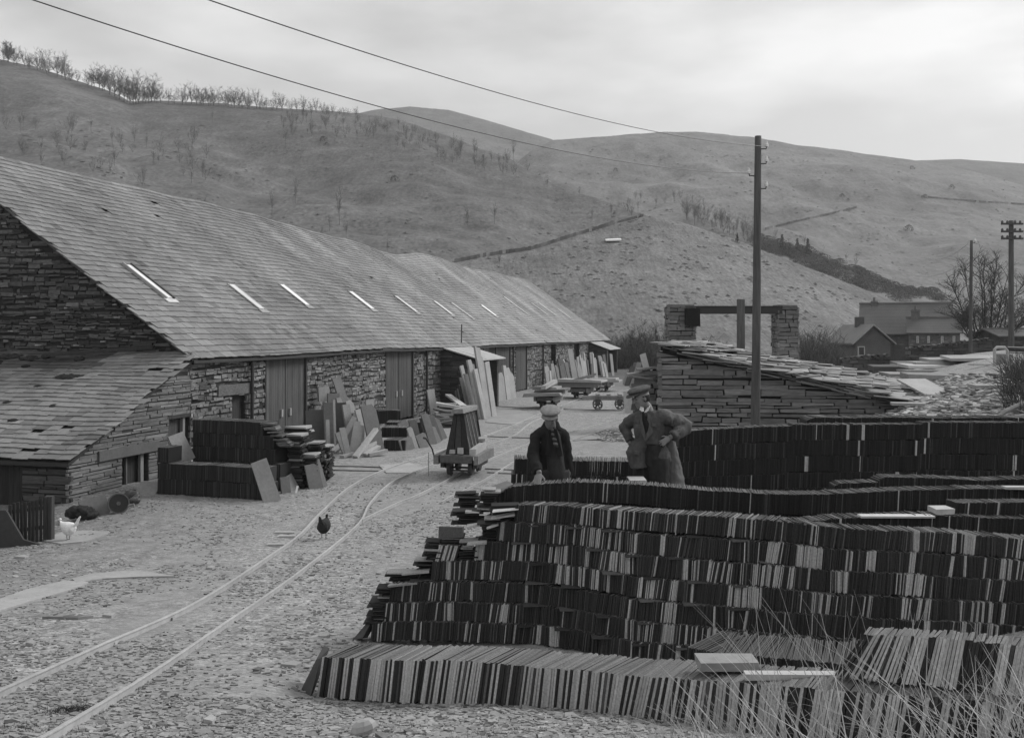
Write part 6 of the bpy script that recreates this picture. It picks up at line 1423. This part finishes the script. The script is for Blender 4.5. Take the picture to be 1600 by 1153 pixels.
for sg, hip in ((-1, -.085), (1, .085)):
    x = base1.x+hip; mb.loft([(V((x+sg*.02, Y1+.03, gz1+.07)), .10, .11), (V((x+sg*.015, Y1, gz1+.47)), .11, .12), (V((x+.0, Y1-.01, gz1+.9)), .125, .14)], X_, NY, .05, 16)
mb.loft([(V((base1.x+.02, Y1-.02, gz1+.80)), .19, .13), (V((base1.x+.02, Y1-.0, gz1+.92)), .16, .12)], X_, NY, .05, 18)
mb.build('trousers', M_cloth, m1, remesh=.014, sm=2)
for sg in (-1, 1):
    x = base1.x+sg*.105; mb = MB(); mb.ell(V((x, Y1-.05, gz1+.05)), V((.055, 0, 0)), V((0, .155, 0)), Z*.055, .03, 12, 7); mb.build('boot', M_cloth, m1)
# --- man with hands on hips
Y2 = 11.6; base2 = GY(1018, Y2); m2 = person_base('man in dark cap, white collar and open raincoat, hands on his hips, looking left', base2); g2z = base2.z
Fm = V((-.62, -.78, 0)).normalized(); Rm = V((.78, -.62, 0)).normalized()
hc2 = P(1002.5, 623, Y2-.05); f2 = V((-.93, -.30, -.26)); u2 = V((-.26, -.05, .97)); wl_ = P(985, 694, Y2+.1); wr_ = P(1046, 684, Y2-.14)
mb = MB(); head(mb, hc2, f2, u2, 1.0)
mb.tube([P(1014, 646, Y2), P(1011, 636, Y2), hc2-Z*.02], [.068, .060, .056], .3, 12)
mb.loft([(V((base2.x, Y2, g2z+.80)), .16, .11), (P(1016, 705, Y2), .16, .11), (P(1015, 690, Y2), .145, .105), (P(1014, 665, Y2), .18, .12), (P(1013, 648, Y2), .15, .09)], Rm, Fm, .3, 16)
for sx_ in (-1, 1):
    h0 = base2+Rm*sx_*.09; mb.tube([h0+Z*.86, h0+Rm*sx_*.02+Z*.47+Fm*.02, h0+Rm*sx_*.04+Z*.09], [.088, .056, .043], .3, 12); mb.ell(h0+Rm*sx_*.04+Z*.05+Fm*.07, Rm*.045, Fm*.12, Z*.04, .3, 10, 6)
el_l = P(975, 666, Y2+.18); el_r = P(1072, 664, Y2-.0)
mb.tube([P(1000, 654, Y2+.08), el_l, wl_], [.05, .044, .031], .3, 10); mb.tube([P(1028, 654, Y2-.06), el_r, wr_], [.056, .044, .031], .3, 10)
hand(mb, wr_, V((-.85, -.25, -.55)), V((-.2, .2, .9)), V((0, -1, 0)), .93, -.25, .4); hand(mb, wl_, V((.5, .3, -.6)), V((.3, -.3, .8)), V((0, -1, 0)), 1.0, .3, .3)
mb.build('body', M_skin, m2, remesh=.0075, sm=1)
for p_ in m2.children: p_.data.attributes['tone'].data.foreach_set('value', np.full(len(p_.data.polygons), .185, dtype=np.float32))
head_details(m2, hc2, f2, u2, 1.0, .035); cap_(m2, hc2, f2, u2, 1.03, .10)
mb = MB()   # trousers
for sx_ in (-1, 1):
    h0 = base2+Rm*sx_*.10; mb.loft([(h0+Rm*sx_*.035+Z*.06, .10, .12), (h0+Rm*sx_*.02+Z*.47, .115, .125), (h0+Z*.90, .13, .14)], Rm, Fm, .035, 18)
mb.loft([(base2+Z*.80, .20, .14), (base2+Z*1.06, .17, .125)], Rm, Fm, .035, 18); wrinkle(mb.build('trousers', M_cloth, m2, remesh=.014, sm=2), .012, (9, 9, 5))
TJ = .078
mb = MB()   # jacket with flared skirts
mb.loft([(P(1013, 641, Y2), .08, .07), (P(1013, 645, Y2), .16, .105), (P(1014, 652, Y2), .195, .125), (P(1014, 668, Y2), .195, .145), (P(1015, 686, Y2), .175, .135), (P(1016, 692, Y2), .178, .137)], Rm, Fm, TJ, 26)
for sx_, off in ((-1, (996, 1001, 999)), (1, (1030, 1036, 1042))):
    mb.loft([(P(off[0]+8*-sx_, 688, Y2), .11, .125), (P(off[0]+sx_*1.5, 706, Y2-.02), .112, .15), (P(off[1], 730 if sx_ < 0 else 722, Y2-.03), .095, .165)], Rm, Fm, TJ, 20)
sleeve(mb, [P(1002, 648, Y2+.06), P(993, 653, Y2+.1), el_l, wl_+V((0, 0, .04))], [.05, .074, .070, .054], TJ); sleeve(mb, [P(1024, 648, Y2-.06), P(1036, 652, Y2-.1), el_r, wr_+V((.03, 0, .015))], [.05, .078, .078, .06], TJ)
wrinkle(mb.build('jacket', M_cloth, m2, remesh=.011, sm=2), .013, (11, 11, 9))
mb = MB()   # waistcoat seen in the open front, tie and pullover
c0 = P(1008, 650, Y2-.11); mb.loft([(c0, .03, .03), (P(1008, 662, Y2-.12), .06, .05), (P(1009, 676, Y2-.125), .045, .045), (P(1010, 688, Y2-.12), .012, .03)], Rm, Fm, .022, 14); mb.build('waistcoat', M_cloth, m2, remesh=.009, sm=1)
mb = MB()
for sg in (-1, 1):
    a = P(1010+sg*3, 647, Y2-.13); b = P(1010+sg*9+2, 676, Y2-.17); c = P(1010, 690, Y2-.17)
    mb.hexa([a, a+V((sg*.05, .02, -.01)), b, c, a+Fm*.016, a+V((sg*.05, .02, -.01))+Fm*.016, b+Fm*.016, c+Fm*.016], TJ*1.25)
mb.build('lapels', M_cloth, m2)
mb = MB()
mb.hexa([P(1009, 643, Y2-.09), P(1015, 640, Y2-.02), P(1017, 632, Y2-.02), P(1013, 636, Y2-.09), P(1006, 645, Y2-.11), P(1013, 643, Y2-.06), P(1016, 634, Y2-.06), P(1011, 637, Y2-.12)], .72)
mb.hexa([P(1000, 640, Y2-.10), P(1006, 645, Y2-.10), P(1006, 638, Y2-.08), P(1002, 636, Y2-.08), P(999, 640, Y2-.12), P(1005, 645, Y2-.13), P(1006, 637, Y2-.11), P(1001, 635, Y2-.11)], .6)
mb.build('collar', M_cloth, m2)
mb = MB(); mb.loft([(P(1005, 643, Y2-.13), .014, .012), (P(1006, 655, Y2-.16), .022, .012), (P(1007, 664, Y2-.165), .02, .012)], Rm, Fm, .02, 10); mb.build('tie', M_cloth, m2)
mb = MB()
for a, b in (((994, 663), (1001, 664)), ((1019, 661), (1026, 662)), ((991, 704), (999, 706))):
    p0 = P(a[0], a[1], Y2-.2); p1 = P(b[0], b[1], Y2-.2); mb.hexa([p0, p1, p1-Z*.04, p0-Z*.04, p0+V((0, .06, 0)), p1+V((0, .06, 0)), p1-Z*.04+V((0, .06, 0)), p0-Z*.04+V((0, .06, 0))], TJ*1.3)
mb.build('pocket_flaps', M_cloth, m2)
mb = MB()   # raincoat over the shoulders, swept back behind the right arm
mb.loft([(P(1033, 640, Y2+.06), .06, .05), (P(1036, 646, Y2+.05), .13, .08), (P(1037, 662, Y2+.08), .12, .09), (P(1039, 682, Y2+.10), .10, .10), (P(1045, 705, Y2+.10), .115, .11), (P(1049, 735, Y2+.08), .14, .13), (P(1052, 765, Y2+.05), .155, .14), (P(1053, 790, Y2+.05), .16, .14)], Rm, Fm, .125, 24)
sleeve(mb, [P(1026, 646, Y2-.03), P(1037, 650, Y2-.07), el_r+V((.01, 0, .0)), P(1052, 683, Y2-.12)], [.06, .088, .090, .074], .125)
wrinkle(mb.build('raincoat', M_cloth, m2, remesh=.012, sm=2), .018, (9, 9, 5))
for sx_ in (-1, 1):
    mb = MB(); h0 = base2+Rm*sx_*.135; mb.ell(h0+Z*.05+Fm*.08, Rm*.055, Fm*.155, Z*.055, .02, 12, 7); mb.build('boot', M_cloth, m2)

# ------------------------------------------------------------ hens
def hen(px, py, yaw, tone, label, s=1.0, legs=.30, tail=1.0):
    t = thing('hen', label, 'hen', G(px, py)+Z*.02, None, yaw)
    mb = MB()   # faces +x locally
    mb.loft([(V((-.15, 0, .24)), .02, .03), (V((-.10, 0, .22)), .078, .085), (V((-.02, 0, .20)), .108, .118), (V((.07, 0, .205)), .098, .11), (V((.13, 0, .245)), .062, .075), (V((.155, 0, .29)), .036, .042), (V((.165, 0, .335)), .026, .028)], V((0, 1, 0)), V((.25, 0, 1)), tone, 16, 2)
    mb.ell((.172, 0, .352), (.034, 0, 0), (0, .024, 0), (0, 0, .026), tone, 12, 8)
    for k in range(5): mb.ell((-.15-.028*k*.5, 0, .27+.024*k), (-.05, 0, .055*tail), (0, .016+.006*(5-k), 0), (.012, 0, .018), tone, 10, 6)
    mb.v = [(V(p).x*s, V(p).y*s*1.15, V(p).z*s*1.12-.01) for p in mb.v]; mb.build('body', M_feather, t, local=True, remesh=.009, sm=2)
    for sg in (-1, 1):
        mb = MB(); mb.ell(V((-.02, sg*.088, .215))*s, V((.10, 0, .02))*s, V((0, .018, 0))*s, V((-.01, 0, .055))*s, tone*.88, 14, 8); mb.build('wing', M_feather, t, local=True)
        mb = MB(); mb.tube([V((.0, sg*.04, .13))*s, V((.01, sg*.04, .07))*s, V((-.0, sg*.04, .0))*s], [.012*s, .008*s, .007*s], .14, 6)
        for a in (-.5, 0, .5): mb.tube([V((0, sg*.04, .006))*s, V((.045*math.cos(a), sg*.04+.045*math.sin(a), .003))*s], [.006*s, .004*s], .14, 5)
        mb.build('leg', M_skin, t, local=True)
    mb = MB(); mb.tube([V((.20, 0, .35))*s, V((.232, 0, .343))*s], [.011*s, .002*s], .2, 6); mb.build('beak', M_skin, t, local=True)
    mb = MB()
    for k in range(4): mb.ell(V((.15+.014*k, 0, .382-.003*abs(k-1.5)))*s, V((.010, 0, 0))*s, V((0, .004, 0))*s, V((0, 0, .016))*s, .06, 8, 5)
    mb.ell(V((.195, 0, .325))*s, V((.008, 0, 0))*s, V((0, .006, 0))*s, V((0, 0, .016))*s, .06, 8, 5); mb.build('comb', M_skin, t, local=True)
    return t
hen(107, 845, math.radians(172), .72, 'white hen standing on the pale slab by the picket gate', .95)
hen(506, 842, math.radians(82), .028, 'dark hen walking away between the tramway rails', .98, tail=.7)

# ------------------------------------------------------------ loose chips on the ground nearby
rc = random.Random(41); mb = MB(); cnt = 0
xs = []; 
while len(xs) < 42000:
    Y = 5.0+19*rc.random()**1.9; u = rc.uniform(-.62, .55); xs.append((u*Y, Y))
zs = groundz([a for a, b in xs], [b for a, b in xs])
for (x, Y), z in zip(xs, zs):
    px = CX+x/Y*F; py = HY+(CAMZ-z)/Y*F
    if px > 760 and Y > 9.6: continue
    nzv = noise.noise(V((x*.45*1.0, Y*.45*.45, 0)))
    cl = noise.noise(V((x*.8, Y*.4, 5)))
    if cl < rc.uniform(-.32, .22) and py < 1090: continue
    s = rc.uniform(.008, .022)*(1.7 if rc.random() < .12 else 1)*(2.2 if rc.random() < .015 else 1)*(1+.02*Y); a = rc.uniform(-.5, .5) if rc.random() < .7 else rc.uniform(0, 3.14)
    gzv = z+.024*noise.noise(V((x*1.1, Y*1.1, 0)))+.008*noise.noise(V((x*5, Y*5, 3))); c = V((x, Y, gzv+.006)); d = V((math.cos(a), math.sin(a), rc.uniform(-.25, .25)))*s; n = V((-math.sin(a), math.cos(a), rc.uniform(-.2, .35)))*s*rc.uniform(.35, .8)
    t = V((0, 0, s*.12+.002)); k = rc.uniform(.3, .9); pts = [c-d-n*.5, c+d*k-n, c+d, c+d*rc.uniform(-.2, .5)+n, c-d*.8+n*.6]
    tn = rc.uniform(.17, .32) if rc.random() < .95 else rc.uniform(.06, .14)
    nn_ = len(mb.v); mb.v += [tuple(p+t) for p in pts]+[tuple(p-t*2) for p in pts]; mb.f.append(tuple(range(nn_, nn_+5))); mb.t.append(tn)
    for q in range(5): mb.f.append((nn_+q, nn_+5+q, nn_+5+(q+1) % 5, nn_+(q+1) % 5)); mb.t.append(tn*.9)
tag(mb.build('slate_chippings', M_chip, fix=False), 'loose slate chips strewn over the near gravel', 'chippings', kind='stuff')
# dark turf lumps at the bottom left
mb = MB(); c = G(568, 1148); mb.ell(c+Z*.04, V((.085, 0, .02)), V((0, .06, 0)), Z*.06, .34, 9, 6); tag(mb.build('pale_stone', M_slab, at=c), 'pale rounded stone on the gravel at the bottom edge', 'stone')
# ------------------------------------------------------------ dry grass
def blade(mb, p, d, l_, w_, droop, tone, n=5):
    pts = []; q = V(p); v = V(d).normalized()
    for i in range(n+1):
        pts.append(q.copy()); q = q+v*l_/n; v = (v+V((0, 0, -droop/n))).normalized()
    sd_ = V((1, .15, 0)) if abs(v.x) < .95 else V((.3, 0, 1))
    sd_ = (sd_-v*sd_.dot(v)).normalized()
    for i in range(n):
        wa = w_*(1-i/n*.85)/2; wb = w_*(1-(i+1)/n*.85)/2; mb.quad([pts[i]-sd_*wa, pts[i]+sd_*wa, pts[i+1]+sd_*wb, pts[i+1]-sd_*wb], tone)
gr = MB(); rg_ = random.Random(61)
for cx_, cy_, Y, n_, L_, sp in ((1270, 1165, 4.75, 36, .75, .16), (1180, 1165, 4.9, 28, .6, .14), (1360, 1170, 4.6, 26, .7, .16), (1480, 1170, 4.4, 34, .75, .2), (1570, 1150, 4.5, 80, .45, .16), (1110, 1160, 5.0, 40, .45, .14), (1650, 1120, 4.5, 150, .45, .2)):
    c = V(((cx_-CX)/F*Y, Y, CAMZ-(cy_-HY)/F*Y-.02))
    for _ in range(n_):
        p = c+V((rg_.gauss(0, sp), rg_.gauss(0, .12), 0)); a = rg_.gauss(-.35, .55); d = V((math.sin(a), rg_.uniform(-.2, .5), math.cos(a))); blade(gr, p, d, L_*rg_.uniform(.3, 1.0), rg_.uniform(.003, .007), rg_.uniform(.1, 1.1), rg_.uniform(.34, .62), 6)
for _ in range(16):   # long stray stems
    p = P(rg_.uniform(1180, 1420), 1160, rg_.uniform(4.7, 4.95)); a = rg_.uniform(-1.0, -.1); blade(gr, p, V((math.sin(a), .1, math.cos(a))), rg_.uniform(.6, .95), .006, rg_.uniform(.1, .5), .36, 7)
tag(gr.build('dry_grass', M_grass, fix=False), 'long dry pale grass stems in the bottom right corner', 'grass', kind='stuff')
gr = MB()
for _ in range(4200):
    x = rg_.uniform(560, 1620); Y = rg_.uniform(4.0, 6.6)
    Xw = (x-CX)/F*Y
    if noise.noise(V((Xw*1.6, Y*2.2, 8))) < -.05+max(0, (1000-x)*.001): continue
    z = gz(Xw, Y); py = HY+(CAMZ-z)/Y*F
    if py < 1095+min(40, max(0, (x-820)*.1)): continue
    a = rg_.gauss(0, .8); blade(gr, (Xw, Y, z), V((math.sin(a), rg_.uniform(-.5, .5), math.cos(a)*.8)), rg_.uniform(.03, .13), rg_.uniform(.003, .006), 1.0, rg_.uniform(.14, .34), 3)
tag(gr.build('short_grass', M_grass, fix=False), 'short dead grass along the foot of the front slate row', 'grass', kind='stuff')
gr = MB()
for _ in range(2600):
    Y = rg_.uniform(15, 23); x = rg_.uniform(1560, 1720)+(Y-15)*0; Xw = (x-CX)/F*Y; z = gz(Xw, Y)
    if x < 1575+rg_.uniform(-12, 12): continue
    a = rg_.gauss(-.2, .5); blade(gr, (Xw, Y, z-.02), V((math.sin(a), rg_.uniform(-.3, .3), math.cos(a))), rg_.uniform(.15, .65), .02, .8, rg_.uniform(.03, .12), 4)
tag(gr.build('rough_grass', M_grass, fix=False), 'dark rough grass on the bank at the right edge', 'grass', kind='stuff')
mb = MB(); q = [P(1560, 651, 14.9), P(1570, 643, 15), P(1590, 634, 15.2), P(1610, 628, 15.3), P(1650, 620, 15.5)]; mb.tube(q, [.03, .04, .04, .045, .05], .16, 8); tag(mb.build('fallen_branch', M_bark, at=q[0]), 'bent bare branch lying on the bank at the right edge', 'branch')

for x0, y0, n_, sx_, lb in ((30, 1140, 900, .2, 'dark mossy grass tuft at the bottom left corner'), (110, 1112, 420, .1, 'dark tuft of moss and grass between the rails at the bottom left')):
    gr = MB(); c = G(x0, y0)
    for _ in range(n_):
        x = c.x+rg_.gauss(0, sx_); y = c.y+rg_.gauss(0, .09); a = rg_.gauss(0, .9); blade(gr, (x, y, gz(x, y)+.005), V((math.sin(a), rg_.uniform(-.6, .6), math.cos(a)*.6)), rg_.uniform(.02, .06), .007, 1.3, rg_.uniform(.015, .06), 3)
    tag(gr.build('moss_tuft', M_grass, fix=False), lb, 'moss', kind='stuff')

# ------------------------------------------------------------ damp valley air
def haze():
    mb = MB(); mb.abox(-900, 2400, -20, 1700, -3.5, 330, 1); me = mb.mesh('haze', M_dark); me.materials.clear()
    m = bpy.data.materials.new('haze_air'); m.use_nodes = True; n = m.node_tree.nodes; l = m.node_tree.links; n.remove(n['Principled BSDF'])
    v = n.new('ShaderNodeVolumePrincipled'); v.inputs['Color'].default_value = (.9, .9, .9, 1); v.inputs['Density'].default_value = HAZE; v.inputs['Anisotropy'].default_value = .2
    l.new(v.outputs[0], n['Material Output'].inputs['Volume']); me.materials.append(m)
    o = bpy.data.objects.new('haze', me); col.objects.link(o); tag(o, 'thin damp haze filling the valley', 'haze', kind='stuff')
HAZE = .00032
if HAZE: haze()
